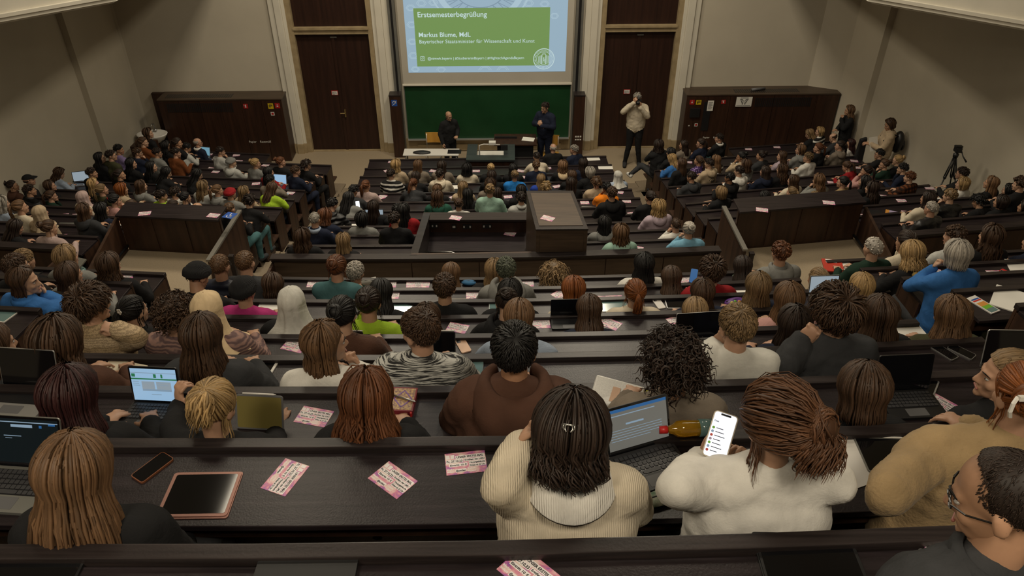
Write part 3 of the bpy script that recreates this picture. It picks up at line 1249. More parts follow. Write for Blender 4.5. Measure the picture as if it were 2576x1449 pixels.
BOOTH_TOP = 3.741
# ------------------------------------------------------------------ people: materials


def objcol_mat(name, rough=0.8, spec=0.3, tint=False, kind='plain', scale=1.0, bump=0.3, bscale=180, sheen=0.0):
    m, nt, b = nodes_of(name)
    oi = nd(nt, 'ShaderNodeObjectInfo')
    tc = nd(nt, 'ShaderNodeTexCoord')
    col = oi.outputs['Color']

    def mul(c, fac_socket, blend='MULTIPLY'):
        x = nd(nt, 'ShaderNodeMix', data_type='RGBA', blend_type=blend)
        x.inputs[0].default_value = 1.0
        nt.links.new(c, x.inputs[6])
        nt.links.new(fac_socket, x.inputs[7])
        return x.outputs[2]
    n = nd(nt, 'ShaderNodeTexNoise')
    n.inputs['Scale'].default_value = 9 * scale
    n.inputs['Detail'].default_value = 5
    nt.links.new(tc.outputs['Object'], n.inputs[0])
    col = mul(col, ramp(nt, n.outputs[0], [(0.25, (.78, .78, .78)), (0.75, (1.15, 1.15, 1.15))]))
    hgt = None
    if tint:
        at = nd(nt, 'ShaderNodeAttribute', attribute_name='tint')
        col = mul(col, at.outputs['Color'])
    if kind == 'stripe':
        wv = nd(nt, 'ShaderNodeTexWave', bands_direction='Z')
        wv.inputs['Scale'].default_value = 3.6
        nt.links.new(tc.outputs['Object'], wv.inputs[0])
        s = ramp(nt, wv.outputs[0], [(0.60, (.02, .02, .022)), (0.64, (1, 1, 1))])
        col = mul(col, s)
    elif kind == 'plaid':
        wz = nd(nt, 'ShaderNodeTexWave', bands_direction='Z')
        wz.inputs['Scale'].default_value = 4
        wx = nd(nt, 'ShaderNodeTexWave', bands_direction='X')
        wx.inputs['Scale'].default_value = 4
        nt.links.new(tc.outputs['Object'], wz.inputs[0])
        nt.links.new(tc.outputs['Object'], wx.inputs[0])
        col = mul(col, ramp(nt, wz.outputs[0], [(0.45, (.25, .25, .25)), (0.6, (1, 1, 1))]))
        col = mul(col, ramp(nt, wx.outputs[0], [(0.45, (.3, .3, .3)), (0.6, (1, 1, 1))]))
    elif kind == 'marl':
        mp = nd(nt, 'ShaderNodeMapping')
        mp.inputs['Scale'].default_value = (13, 13, 230)
        nt.links.new(tc.outputs['Object'], mp.inputs[0])
        n3 = nd(nt, 'ShaderNodeTexNoise')
        n3.inputs['Scale'].default_value = 1.0
        n3.inputs['Detail'].default_value = 3
        n3.inputs['Distortion'].default_value = .6
        nt.links.new(mp.outputs[0], n3.inputs[0])
        col = mul(col, ramp(nt, n3.outputs[0], [(0.44, (.06, .06, .065)), (0.56, (1.2, 1.2, 1.2))]))
    elif kind == 'paisley':
        vo = nd(nt, 'ShaderNodeTexWave', wave_type='RINGS')
        vo.inputs['Scale'].default_value = 13
        vo.inputs['Distortion'].default_value = 7
        vo.inputs['Detail'].default_value = 2
        nt.links.new(tc.outputs['Object'], vo.inputs[0])
        col = mul(col, ramp(nt, vo.outputs[0], [(0.2, (.30, .25, .27)), (0.6, (.48, .42, .42)), (0.85, (.72, .58, .52))]))
    elif kind == 'herring':
        ck = nd(nt, 'ShaderNodeTexWave', bands_direction='Z')
        ck.inputs['Scale'].default_value = 22
        ck.inputs['Distortion'].default_value = 6
        ck.inputs['Detail Scale'].default_value = 6
        nt.links.new(tc.outputs['Object'], ck.inputs[0])
        wz = nd(nt, 'ShaderNodeTexWave', bands_direction='Z')
        wz.inputs['Scale'].default_value = 3.2
        nt.links.new(tc.outputs['Object'], wz.inputs[0])
        col = mul(col, ramp(nt, ck.outputs[0], [(0.3, (.7, .68, .64)), (0.7, (1.15, 1.12, 1.05))]))
        col = mul(col, ramp(nt, wz.outputs[0], [(0.4, (.75, .72, .66)), (0.6, (1, 1, 1))]))
    elif kind == 'motif':
        vo = nd(nt, 'ShaderNodeTexVoronoi')
        vo.inputs['Scale'].default_value = 26
        nt.links.new(tc.outputs['Object'], vo.inputs[0])
        col = mul(col, ramp(nt, vo.outputs[0], [(0.3, (1.6, 1.5, 1.6)), (0.42, (.25, .16, .3))]))
    nt.links.new(col, b.inputs['Base Color'])
    b.inputs['Roughness'].default_value = rough
    b.inputs['Specular IOR Level'].default_value = spec
    if sheen:
        b.inputs['Sheen Weight'].default_value = sheen
        b.inputs['Sheen Roughness'].default_value = .5
    if bump:
        if kind == 'knit':
            n2 = nd(nt, 'ShaderNodeTexWave', bands_direction='X')
            n2.inputs['Scale'].default_value = 45
            n2.inputs['Distortion'].default_value = 1.5
        elif kind == 'puffer':
            n2 = nd(nt, 'ShaderNodeTexWave', bands_direction='Z')
            n2.inputs['Scale'].default_value = 4
            n2.inputs['Distortion'].default_value = .5
        else:
            n2 = nd(nt, 'ShaderNodeTexNoise')
            n2.inputs['Scale'].default_value = bscale
            n2.inputs['Detail'].default_value = 4
        nt.links.new(tc.outputs['Object'], n2.inputs[0])
        bp = nd(nt, 'ShaderNodeBump')
        bp.inputs['Strength'].default_value = bump
        bp.inputs['Distance'].default_value = 0.004 if kind != 'puffer' else .02
        nt.links.new(n2.outputs[0], bp.inputs['Height'])
        if name not in ('skin', 'hair'):
            n4 = nd(nt, 'ShaderNodeTexNoise')
            n4.inputs['Scale'].default_value = 5
            n4.inputs['Detail'].default_value = 3
            n4.inputs['Distortion'].default_value = 1.8
            nt.links.new(tc.outputs['Object'], n4.inputs[0])
            b4 = nd(nt, 'ShaderNodeBump')
            b4.inputs['Strength'].default_value = .38
            b4.inputs['Distance'].default_value = .03
            nt.links.new(n4.outputs[0], b4.inputs['Height'])
            nt.links.new(bp.outputs[0], b4.inputs['Normal'])
            bp = b4
        nt.links.new(bp.outputs[0], b.inputs['Normal'])
    return m


objcol_mat('skin', 0.5, 0.4, bump=0.05, bscale=90)
MAT['skin'].node_tree.nodes['Principled BSDF'].inputs['Subsurface Weight'].default_value = 0.0
objcol_mat('hair', 0.52, 0.32, tint=True, bump=0)
objcol_mat('fabric', 0.88, 0.15, bump=0.3, bscale=160, sheen=.0)
objcol_mat('knit', 0.9, 0.2, kind='knit', bump=0.55, sheen=.0)
objcol_mat('fleece', 0.95, 0.1, bump=0.9, bscale=90, sheen=.08)
objcol_mat('stripe', 0.85, 0.25, kind='stripe')
objcol_mat('plaid', 0.85, 0.25, kind='plaid')
objcol_mat('marl', 0.9, 0.2, kind='marl', bump=.6, bscale=120)
objcol_mat('paisley', 0.85, 0.2, kind='paisley')
objcol_mat('herring', 0.9, 0.2, kind='herring', bump=.5, bscale=140)
objcol_mat('motif', 0.85, 0.2, kind='motif')
objcol_mat('puffer', 0.5, 0.4, kind='puffer', bump=.8)
objcol_mat('leather', 0.38, 0.45, bump=.3, bscale=120)
flat('eye_white', (.36, .34, .32), .3)
flat('eye_iris', (.03, .02, .015), .15)
flat('lens_frame', (.012, .010, .009), .3)
flat('tortoise', (.10, .035, .012), .3)
flat('lip', (.26, .09, .075), .5)

# ------------------------------------------------------------------ body geometry


def cap(m, p0, r0, p1, r1, n=12):
    p0, p1 = Vector(p0), Vector(p1)
    ax = (p1 - p0)
    ax = ax.normalized() if ax.length > 1e-6 else Vector((0, 0, 1))
    pts, rad = [], []
    for a in (85, 60, 30, 0):
        pts.append(p0 - ax * r0 * math.sin(R(a)))
        rad.append(r0 * math.cos(R(a)))
    for a in (0, 30, 60, 85):
        pts.append(p1 + ax * r1 * math.sin(R(a)))
        rad.append(r1 * math.cos(R(a)))
    m.tube(pts, rad, n)


def remesh(m, voxel, it=3):
    me = bpy.data.meshes.new('tmp')
    me.from_pydata(m.v, [], m.f)
    o = bpy.data.objects.new('tmp', me)
    COL.objects.link(o)
    md = o.modifiers.new('r', 'REMESH')
    md.mode = 'VOXEL'
    md.voxel_size = voxel
    if it:
        s = o.modifiers.new('s', 'SMOOTH')
        s.factor = .5
        s.iterations = it
    dg = bpy.context.evaluated_depsgraph_get()
    ev = o.evaluated_get(dg)
    em = ev.to_mesh()
    n = len(em.vertices)
    V = np.empty(n * 3)
    em.vertices.foreach_get('co', V)
    nl = len(em.loops)
    Fi = np.empty(nl, dtype=np.int64)
    em.loops.foreach_get('vertex_index', Fi)
    ev.to_mesh_clear()
    bpy.data.objects.remove(o, do_unlink=True)
    bpy.data.meshes.remove(me)
    return V.reshape(-1, 3), Fi.reshape(-1, 4)


def raw_mesh(name, parts, mats, smooth=True):
    """parts: list of (V, F(quads), material index)"""
    V = np.concatenate([p[0] for p in parts])
    Fs, mi, off = [], [], 0
    for v, f, k in parts:
        Fs.append(f + off)
        mi += [k] * len(f)
        off += len(v)
    Fq = np.concatenate(Fs)
    me = bpy.data.meshes.new(name)
    me.vertices.add(len(V))
    me.vertices.foreach_set('co', V.ravel())
    me.loops.add(Fq.size)
    me.loops.foreach_set('vertex_index', Fq.ravel())
    me.polygons.add(len(Fq))
    me.polygons.foreach_set('loop_start', np.arange(0, Fq.size, 4))
    me.polygons.foreach_set('loop_total', np.full(len(Fq), 4))
    for x in mats:
        me.materials.append(MAT[x])
    if len(mats) > 1:
        me.polygons.foreach_set('material_index', mi)
    me.polygons.foreach_set('use_smooth', [smooth] * len(Fq))
    me.update()
    me.validate()
    return me


def vnormals(V, Fq):
    a, b, c, d = V[Fq[:, 0]], V[Fq[:, 1]], V[Fq[:, 2]], V[Fq[:, 3]]
    n = np.cross(c - a, d - b)
    N = np.zeros_like(V)
    for k in range(4):
        np.add.at(N, Fq[:, k], n)
    return N / np.maximum(np.linalg.norm(N, axis=1, keepdims=True), 1e-9)


_head = {}


def head_geo(voxel):
    if voxel in _head:
        return _head[voxel]
    m = MB()
    m.ell((0, -.012, .034), (.073, .093, .083), 24, 16)
    m.ell((0, .026, -.02), (.060, .062, .086), 20, 14)
    m.ell((0, .040, -.074), (.044, .044, .038), 16, 10)
    cap(m, (0, .088, .004), .008, (0, .103, -.030), .012, 10)
    for s in (-1, 1):
        m.ell((s * .011, .092, -.035), (.009, .010, .008), 8, 6)
        cap(m, (s * .012, .083, .020), .010, (s * .042, .068, .020), .010, 8)
        m.ell((s * .040, .056, -.026), (.020, .022, .022), 10, 8)
        m.ell((s * .076, -.010, -.006), (.009, .018, .030), 10, 8, rot=Matrix.Rotation(R(-s * 18), 3, 'Z') @ Matrix.Rotation(R(-10), 3, 'X'))
    cap(m, (-.016, .083, -.060), .008, (.016, .083, -.060), .008, 8)
    cap(m, (-.014, .081, -.072), .008, (.014, .081, -.072), .008, 8)
    m.ell((0, .076, -.096), (.020, .018, .018), 10, 8)
    V, Fq = remesh(m, voxel, 2)
    _head[voxel] = (V, Fq)
    return _head[voxel]


_hand = {}


def hand_geo(kind, voxel):
    """wrist at the origin, fingers along +y, back of the hand +z, thumb on the -x side"""
    if (kind, voxel) in _hand:
        return _hand[(kind, voxel)]
    m = MB()
    m.ell((0, .050, 0), (.040, .052, .016), 14, 10)
    m.ell((0, .010, 0), (.026, .03, .018), 10, 8)
    cap(m, (0, -.05, 0), .027, (0, .0, 0), .023, 10)
    curl = {'flat': (5, 8, 6), 'relax': (22, 30, 22), 'hold': (40, 55, 35), 'fist': (80, 90, 60)}[kind]
    for i, (x, ln) in enumerate(((-.030, .074), (-.010, .082), (.011, .076), (.030, .060))):
        p = Vector((x, .088, 0.002))
        a = 0
        spread = (i - 1.5) * (5 if kind != 'fist' else 0)
        for j, (seg, cu) in enumerate(zip((.45, .32, .25), curl)):
            a += cu + i * 2
            d = Vector((math.sin(R(spread)), math.cos(R(spread)) * math.cos(R(a)), -math.sin(R(a))))
            q = p + d * ln * seg
            cap(m, p, .0095 - j * .0012, q, .0088 - j * .0013, 8)
            p = q
    if kind == 'fist':
        cap(m, (-.036, .03, -.010), .012, (-.040, .065, -.028), .010, 8)
        cap(m, (-.040, .065, -.028), .010, (-.012, .085, -.040), .009, 8)
    else:
        cap(m, (-.030, .022, -.006), .013, (-.056, .055, -.014), .011, 8)
        cap(m, (-.056, .055, -.014), .011, (-.066 if kind != 'hold' else -.05, .085, -.026), .009, 8)
    _hand[(kind, voxel)] = remesh(m, voxel, 2)
    return _hand[(kind, voxel)]


SEAT = dict(hip=(0, -.02, .53), belly=(0, -.01, .68), chest=(0, -.015, .86), neck=(0, -.015, 1.03), head=(0, .025, 1.195), yaw=0, pitch=5, roll=0,
            shR=(.175, -.015, .985), shL=(-.175, -.015, .985), elR=(.245, .08, .775), elL=(-.245, .08, .775), wrR=(.115, .27, .80), wrL=(-.115, .27, .80),
            hR=(-.5, .85, -.1), hL=(.5, .85, -.1), tR='relax', tL='relax', upR=(0, .1, 1), upL=(0, .1, 1),
            knR=(.11, .40, .52), knL=(-.11, .40, .52), anR=(.11, .38, .09), anL=(-.11, .38, .09), big=1.0)


def P(base, **kw):
    d = dict(base)
    d.update(kw)
    return d


def leanf(base, a, **kw):
    """lean the upper body forward by a degrees about the hips"""
    d = dict(base)
    M = Matrix.Rotation(R(-a), 3, 'X')
    h = Vector(d['hip'])
    for k in ('belly', 'chest', 'neck', 'head', 'shR', 'shL'):
        d[k] = tuple(h + M @ (Vector(d[k]) - h))
    d['pitch'] = d['pitch'] + a * .5
    d.update(kw)
    return d


POSE = {
    'A': SEAT,
    'B': P(SEAT, elR=(.235, .0, .745), elL=(-.235, .0, .745), wrR=(.10, .20, .66), wrL=(-.10, .20, .66), pitch=0),
    'C': leanf(SEAT, 6, elR=(.185, .26, .785), wrR=(.075, .19, 1.0), hR=(-.35, .0, .95), upR=(.3, .9, .1), tR='fist', wrL=(-.10, .33, .80)),
    'D': leanf(SEAT, 6, elL=(-.185, .26, .785), wrL=(-.075, .19, 1.0), hL=(.35, .0, .95), upL=(-.3, .9, .1), tL='fist', wrR=(.10, .33, .80)),
    'E': leanf(SEAT, 20, elR=(.27, .22, .79), elL=(-.27, .22, .79), wrR=(.10, .38, .80), wrL=(-.12, .38, .80), pitch=28),
    'F': leanf(SEAT, 8, elR=(.17, .28, .79), elL=(-.17, .28, .79), wrR=(.035, .24, 1.0), wrL=(-.035, .24, 1.0), hR=(-.4, -.1, .9), hL=(.4, -.1, .9), upR=(.2, .9, .2), upL=(-.2, .9, .2), tR='fist', tL='fist'),
}


def seg_d(V, a, b, ra, rb):
    a, b = np.array(a, float), np.array(b, float)
    ab = b - a
    t = np.clip(((V - a) @ ab) / max(ab @ ab, 1e-9), 0, 1)
    return np.linalg.norm(V - (a + t[:, None] * ab), axis=1) - (ra + (rb - ra) * t)


_noi = {}


def wrinkle(V, N, amp, seed=0.0):
    d = np.empty(len(V))
    for i, p in enumerate(V):
        q = Vector((p[0] * 9 + seed, p[1] * 9, p[2] * 16))
        d[i] = noise.noise(q) + .5 * noise.noise(q * 2.3)
    return V + N * (d * amp)[:, None]


def body_meshes(J, vox=.023, hvox=.0105, handvox=.009, loose=.014, wr=.006, stand=False, hands=True):
    big = J.get('big', 1.0)
    m = MB()
    prim = []

    def C(a, ra, b, rb, t):
        cap(m, a, ra, b, rb, 14)
        prim.append((a, b, ra, rb, t))
    hip, belly, chest, neck = (Vector(J[k]) for k in ('hip', 'belly', 'chest', 'neck'))
    shR, shL = Vector(J['shR']), Vector(J['shL'])
    for s in (-1, 1):
        o = Vector((s * .065 * big, 0, 0))
        C(hip + o, .105 * big, belly + o * .9, .10 * big, 'top')
        C(belly + o * .9, .10 * big, chest + o * 1.1, .112 * big, 'top')
    bk = Vector((0, -.012, 0))
    C(hip, .115 * big, belly + bk, .116 * big, 'top')
    C(belly + bk, .116 * big, chest + bk, .122 * big, 'top')
    mid = (shR + shL) / 2
    C(shR * .82 + mid * .18, .072, shL * .82 + mid * .18, .072, 'top')
    C(chest, .11, mid + Vector((0, -.012, -.02)), .085, 'top')
    C(neck, .062, shR * .75 + mid * .25 + Vector((0, 0, .012)), .052, 'top')
    C(neck, .062, shL * .75 + mid * .25 + Vector((0, 0, .012)), .052, 'top')
    ab = min(big, 1.05)
    for s in (shR, shL):
        sx = 1 if s.x > mid.x else -1
        C(mid.lerp(s, .62) + Vector((0, -.004, -.04)), .082, hip + Vector((sx * .085 * big, -.005, .06)), .108 * min(big, 1.12), 'top')
    for s in 'RL':
        sh, el, wr_ = Vector(J['sh' + s]), Vector(J['el' + s]), Vector(J['wr' + s])
        C(sh, .058 * ab, el, .045 * ab, 'top')
        C(el, .045 * ab, wr_, .033, 'top')
        sx = 1 if s == 'R' else -1
        h0 = hip + Vector((sx * .09, .0, -.02 if not stand else -.05))
        C(h0, .098 * big, J['kn' + s], .064, 'leg')
        C(J['kn' + s], .064, J['an' + s], .043, 'leg')
        an = Vector(J['an' + s])
        C(an + Vector((0, -.02, -.035)), .042, an + Vector((0, .14, -.05)), .036, 'shoe')
    V, Fq = remesh(m, vox, 8 if vox < .018 else 4)
    D = np.stack([seg_d(V, *p[:4]) for p in prim])
    tags = np.array([{'top': 0, 'leg': 1, 'shoe': 2}[p[4]] for p in prim])[D.argmin(0)]
    N = vnormals(V, Fq)
    # head
    HM = Matrix.Translation(J['head']) @ Matrix.Rotation(R(-J['yaw']), 4, 'Z') @ Matrix.Rotation(R(-J['pitch']), 4, 'X') @ Matrix.Rotation(R(J['roll']), 4, 'Y')
    hv, hf = head_geo(hvox)
    A = np.array(HM)
    parts = [(V, Fq, 0), (hv @ A[:3, :3].T + A[:3, 3], hf, 0)]
    mn = MB()
    cap(mn, HM @ Vector((0, -.012, -.035)), .050, Vector(J['neck']) + Vector((0, .0, -.03)), .060, 14)
    nv, nf = remesh(mn, .012, 1)
    parts.append((nv, nf, 0))
    if hands:
        for s in 'RL':
            wv, wf = hand_geo(J['t' + s], handvox)
            y = Vector(J['h' + s]).normalized()
            u = Vector(J['up' + s])
            z = (u - y * u.dot(y)).normalized()
            x = y.cross(z)
            M = np.array([x, y, z]).T
            vv = wv.copy()
            ff = wf
            if s == 'L':
                vv[:, 0] *= -1
                ff = wf[:, ::-1]
            parts.append((vv @ M.T + np.array(J['wr' + s]), ff, 0))
    body = raw_mesh('body', parts, ['skin'])

    def shell(name, ok, off, w):
        fm = ok[Fq].sum(1) >= 2
        f = Fq[fm]
        idx = np.unique(f)
        mp = np.full(len(V), -1)
        mp[idx] = np.arange(len(idx))
        v = V[idx] + N[idx] * off
        if w:
            v = wrinkle(v, N[idx], w, sum(J['head']) * 7)
        return raw_mesh(name, [(v, mp[f], 0)], ['fabric'])
    top = shell('top', tags == 0, loose, wr)
    leg = shell('trousers', tags == 1, .008, .004)
    shoe = shell('shoes', tags == 2, .012, 0)
    return dict(body=body, top=top, leg=leg, shoe=shoe, HM=HM, J=J)


def eyes_mesh():
    m = MB()
    for s in (-1, 1):
        m.ell((s * .030, .0735, .002), (.012, .0095, .0062), 10, 8, 0)
        m.ell((s * .0305, .0795, .002), (.0052, .0042, .0052), 8, 6, 1)
    return m.mesh('eyes', ['eye_white', 'eye_iris'])


def brows_mesh():
    m = MB()
    for s in (-1, 1):
        m.tube([(s * .014, .0925, .023), (s * .032, .0880, .0265), (s * .050, .0715, .020)], [.0022, .0028, .0014], 6)
    return m.mesh('eyebrows', 'hair')


EYES = eyes_mesh()
EYES.polygons.foreach_set('use_smooth', [True] * len(EYES.polygons))
BROWS = brows_mesh()
_m = MB()
cap(_m, (-.018, .0905, -.0655), .0042, (.018, .0905, -.0655), .0042, 8)
LIPS = _m.mesh('lips', 'lip')

# ------------------------------------------------------------------ hair geometry (in the head's frame)
SCC = np.array((0, -.012, .034))
SCR = np.array((.075, .095, .085))


def sp(phi, th, h=0.0):
    """scalp point: phi 0 = back of the head, th from the crown"""
    r = SCR + h
    return SCC + np.array((r[0] * math.sin(th) * math.sin(phi), -r[1] * math.sin(th) * math.cos(phi), r[2] * math.cos(th)))


def hairline(phi):
    a = abs(phi)
    if a < 1.25:
        return 2.25 - .12 * a
    if a < 1.75:
        return 2.10 - (a - 1.25) * .9
    if a < 2.2:
        return 1.65 - (a - 1.75) * 1.1
    return 1.15 - (a - 2.2) * .18


def lim_short(phi):
    a = abs(phi)
    if a < 1.12:
        return 2.2 - .12 * a
    if a < 1.34:
        return 2.06 - (a - 1.12) * 2.1
    if a < 1.95:
        return 1.60
    if a < 2.2:
        return 1.60 - (a - 1.95) * 1.8
    return 1.15 - (a - 2.2) * .18


class HairB:
    def __init__(s, seed):
        s.v, s.f, s.t = [], [], []
        s.n = 0
        s.rnd = random.Random(seed)

    def grid(s, G, tint=.75, close=False):
        """G: array (a, b, 3)"""
        a, b, _ = G.shape
        s.v.append(G.reshape(-1, 3))
        ix = np.arange(a * b).reshape(a, b) + s.n
        if close:
            ix = np.concatenate([ix, ix[:, :1]], 1)
        q = np.stack([ix[:-1, :-1], ix[1:, :-1], ix[1:, 1:], ix[:-1, 1:]], -1).reshape(-1, 4)
        s.f.append(q)
        s.t.append(np.full(a * b, tint))
        s.n += a * b

    def lock(s, p, w, tint=None, tip=.15, rootw=.75, flatn=.55):
        p = np.asarray(p, float)
        m = len(p)
        if m < 2:
            return
        tg = np.gradient(p, axis=0)
        tg /= np.maximum(np.linalg.norm(tg, axis=1, keepdims=True), 1e-9)
        nn = p - SCC
        nn[:, 2] *= .3
        nn -= tg * (nn * tg).sum(1, keepdims=True)
        nn /= np.maximum(np.linalg.norm(nn, axis=1, keepdims=True), 1e-9)
        sd = np.cross(tg, nn)
        k = np.linspace(0, 1, m)
        ww = w * np.minimum(rootw + k * 1.2, 1) * (1 - (1 - tip) * np.clip((k - .55) / .45, 0, 1) ** 1.5)
        ww = ww[:, None]
        G = np.stack([p + sd * ww, p + nn * ww * flatn * 1.3, p - sd * ww], 1)
        s.grid(G, tint if tint else s.rnd.uniform(.55, 1.35), True)

    def cap(s, h, n=28, m=9, lim=hairline, jag=.0, tint=.7, th0=.0):
        G = np.empty((m, n, 3))
        for j in range(n):
            ph = -math.pi + 2 * math.pi * j / n
            L = lim(ph) + (s.rnd.uniform(-jag, jag) if jag else 0)
            for i in range(m):
                t = th0 + (L - th0) * i / (m - 1)
                hh = h * (1 if i < m - 1 else .2) * (1 if i < m - 2 else .7)
                G[i, j] = sp(ph, max(t, .02), hh)
        s.grid(G, tint, True)

    def mesh(s, name='hair'):
        V = np.concatenate(s.v)
        me = raw_mesh(name, [(V, np.concatenate(s.f), 0)], ['hair'])
        at = me.color_attributes.new('tint', 'FLOAT_COLOR', 'POINT')
        t = np.concatenate(s.t)
        c = np.ones((len(t), 4), dtype=np.float32)
        c[:, :3] = t[:, None]
        at.data.foreach_set('color', c.ravel())
        return me


DRIFT = [1.0]                        # how far long hair spreads over the back


def fall(hb, phi0, th0, L, h, wave=0.0, wl=.07, curl=0.0, n=14, spread=.0, thb=1.7, side=1.8):
    """long strand: over the scalp, then down"""
    pts = []
    ns = max(3, int(n * .45))
    ph1 = max(-side, min(side, phi0))
    for i in range(ns):
        t = i / (ns - 1)
        th = th0 + (thb - th0) * t
        k = t * t * (3 - 2 * t)
        pts.append(sp(phi0 + (ph1 - phi0) * k, th, h))
    p = pts[-1].copy()
    c, sn = math.cos(ph1), math.sin(ph1)
    nf = n - ns
    ph = hb.rnd.uniform(0, 6.28)
    for i in range(1, nf + 1):
        t = i / nf
        z = L * t
        q = p.copy()
        q[2] -= z
        over = max(0, z - .10)
        q[1] -= (.03 + .10 * max(c, 0)) * min(over, .2) * 1.3 * DRIFT[0] - (1 - DRIFT[0]) * .10 * min(over, .2) * max(c, 0)
        q[0] += sn * spread * z + sn * .10 * min(max(0, z - .12), .1)
        inn = .018 * math.sin(min(z / .12, 1) * math.pi)
        q[0] -= sn * inn
        q[1] += c * inn
        if curl:
            e = max(0, t - .6) / .4
            q[0] -= sn * curl * e * e
            q[1] += c * curl * e * e
        if wave:
            a = 2 * math.pi * z / wl + ph
            amp = wave * min(1, z / .08 + .2)
            q[0] += amp * math.cos(a) * c + amp * .6 * math.sin(a * .7) * sn
            q[1] += amp * math.sin(a) * .6
        pts.append(q)
    return np.array(pts)


def hair_long(L, N, seed, wave=0.0, curl=0.0, spread=.05, vol=.012, wid=.011, side=1.8, n=14):
    if N > 300:
        N, n, wid = int(N * .72), max(12, int(n * .68)), wid * 1.22
    hb = HairB(seed)
    hb.cap(.010 + vol * .3, tint=.7)
    ph = np.linspace(-1.75, 1.75, 26)
    base = [fall(hb, a, .05, L * (.93 - .04 * abs(a)), .006 + vol * .4, 0, curl=curl, spread=spread, n=n) for a in ph]
    hb.grid(np.array(base).transpose(1, 0, 2), .62)
    for i in range(N):
        a = hb.rnd.uniform(-1, 1)
        a = math.copysign(abs(a) ** .8 * 2.95, a)
        th = hb.rnd.uniform(.03, .55 if abs(a) > 1.9 else 1.25)
        l = L * hb.rnd.uniform(.82, 1.05) * (1 - .05 * abs(a))
        if th > .9:
            l *= .97
        hb.lock(fall(hb, a, th, l, .008 + vol * hb.rnd.uniform(.2, 1.1), wave * hb.rnd.uniform(.6, 1.3), hb.rnd.uniform(.055, .09), curl, n, spread, side=side), wid * hb.rnd.uniform(.6, 1.3))
    return hb.mesh()


def hair_short(l, N, seed, lift=.35, lim=lim_short, vol=.008, jit=.35, top=1.0, wid=.006, whorl=(0.25, .55)):
    hb = HairB(seed)
    hb.cap(vol * .7, lim=lim, jag=.06, tint=.62, m=10)
    w0 = sp(whorl[0], whorl[1])
    for i in range(N):
        ph = hb.rnd.uniform(-math.pi, math.pi)
        L = lim(ph)
        u = hb.rnd.random()
        th = math.acos(1 - u * (1 - math.cos(L)))
        p = sp(ph, max(th, .03), vol * .5)
        nn = (p - SCC) / SCR
        nn /= np.linalg.norm(nn)
        d = p - w0
        d -= nn * (d @ nn)
        ln = np.linalg.norm(d)
        d = d / ln if ln > .004 else np.array((1., 0, 0))
        d += np.array([hb.rnd.gauss(0, jit) for _ in range(3)])
        d -= nn * (d @ nn)
        d /= max(np.linalg.norm(d), 1e-6)
        k = math.cos(th)
        ll = l * (hb.rnd.uniform(.7, 1.2)) * (.55 + .45 * top * max(k, -.2) if k > 0 else .5)
        pts = []
        for j in range(4):
            t = j / 3
            q = p + d * ll * t * (1 - .1 * t) + nn * (lift * ll * math.sin(t * 2.2))
            q[2] -= ll * .18 * t * t
            pts.append(q)
        hb.lock(pts, wid * hb.rnd.uniform(.7, 1.3), tip=.1)
    return hb.mesh()


def hair_curly(l, N, seed, vol=.03, rad=.012, lim=hairline, wid=.0065, drop=.4, n=16, turns=(1.6, 2.8)):
    if N > 300:
        N, n, wid = int(N * .85), int(n * .8), wid * 1.08
    hb = HairB(seed)
    hb.cap(vol * .75, lim=lim, jag=.05, tint=.5, m=10)
    for i in range(N):
        ph = hb.rnd.uniform(-math.pi, math.pi)
        L = lim(ph)
        th = math.acos(1 - hb.rnd.random() * (1 - math.cos(L)))
        p = sp(ph, max(th, .03), vol * hb.rnd.uniform(.2, .8))
        nn = (p - SCC) / SCR
        nn /= np.linalg.norm(nn)
        d = nn * .55 + np.array([hb.rnd.gauss(0, .5) for _ in range(3)])
        d[2] -= drop
        d /= np.linalg.norm(d)
        a = np.cross(d, (0.3, .2, .9))
        a /= np.linalg.norm(a)
        b = np.cross(d, a)
        tr = hb.rnd.uniform(*turns)
        f0 = hb.rnd.uniform(0, 6.28)
        ll = l * hb.rnd.uniform(.6, 1.2)
        rr = rad * hb.rnd.uniform(.6, 1.2)
        t = np.linspace(0, 1, n)[:, None]
        an = f0 + t * tr * 6.28
        g = p + d * ll * t + a * rr * np.cos(an) * np.minimum(t * 4, 1) + b * rr * np.sin(an) * np.minimum(t * 4, 1)
        g[:, 2] -= drop * ll * t[:, 0] ** 2
        # keep curls outside the skull
        q = (g - SCC) / (SCR + .004)
        rr2 = np.linalg.norm(q, axis=1, keepdims=True)
        g = np.where(rr2 < 1, SCC + q / np.maximum(rr2, 1e-6) * (SCR + .004), g)
        hb.lock(g, wid * hb.rnd.uniform(.7, 1.3), tip=.3)
    return hb.mesh()


def slerp_path(p, q, h, n=7):
    a = (p - SCC) / SCR
    b = (q - SCC) / SCR
    a /= np.linalg.norm(a)
    b /= np.linalg.norm(b)
    om = math.acos(np.clip(a @ b, -1, 1))
    r = []
    for i in range(n):
        t = i / (n - 1)
        v = (math.sin((1 - t) * om) * a + math.sin(t * om) * b) / max(math.sin(om), 1e-4)
        r.append(SCC + v * (SCR + h * (.4 + .6 * math.sin(min(1, t * 1.15) * math.pi / 2))))
    return np.array(r)


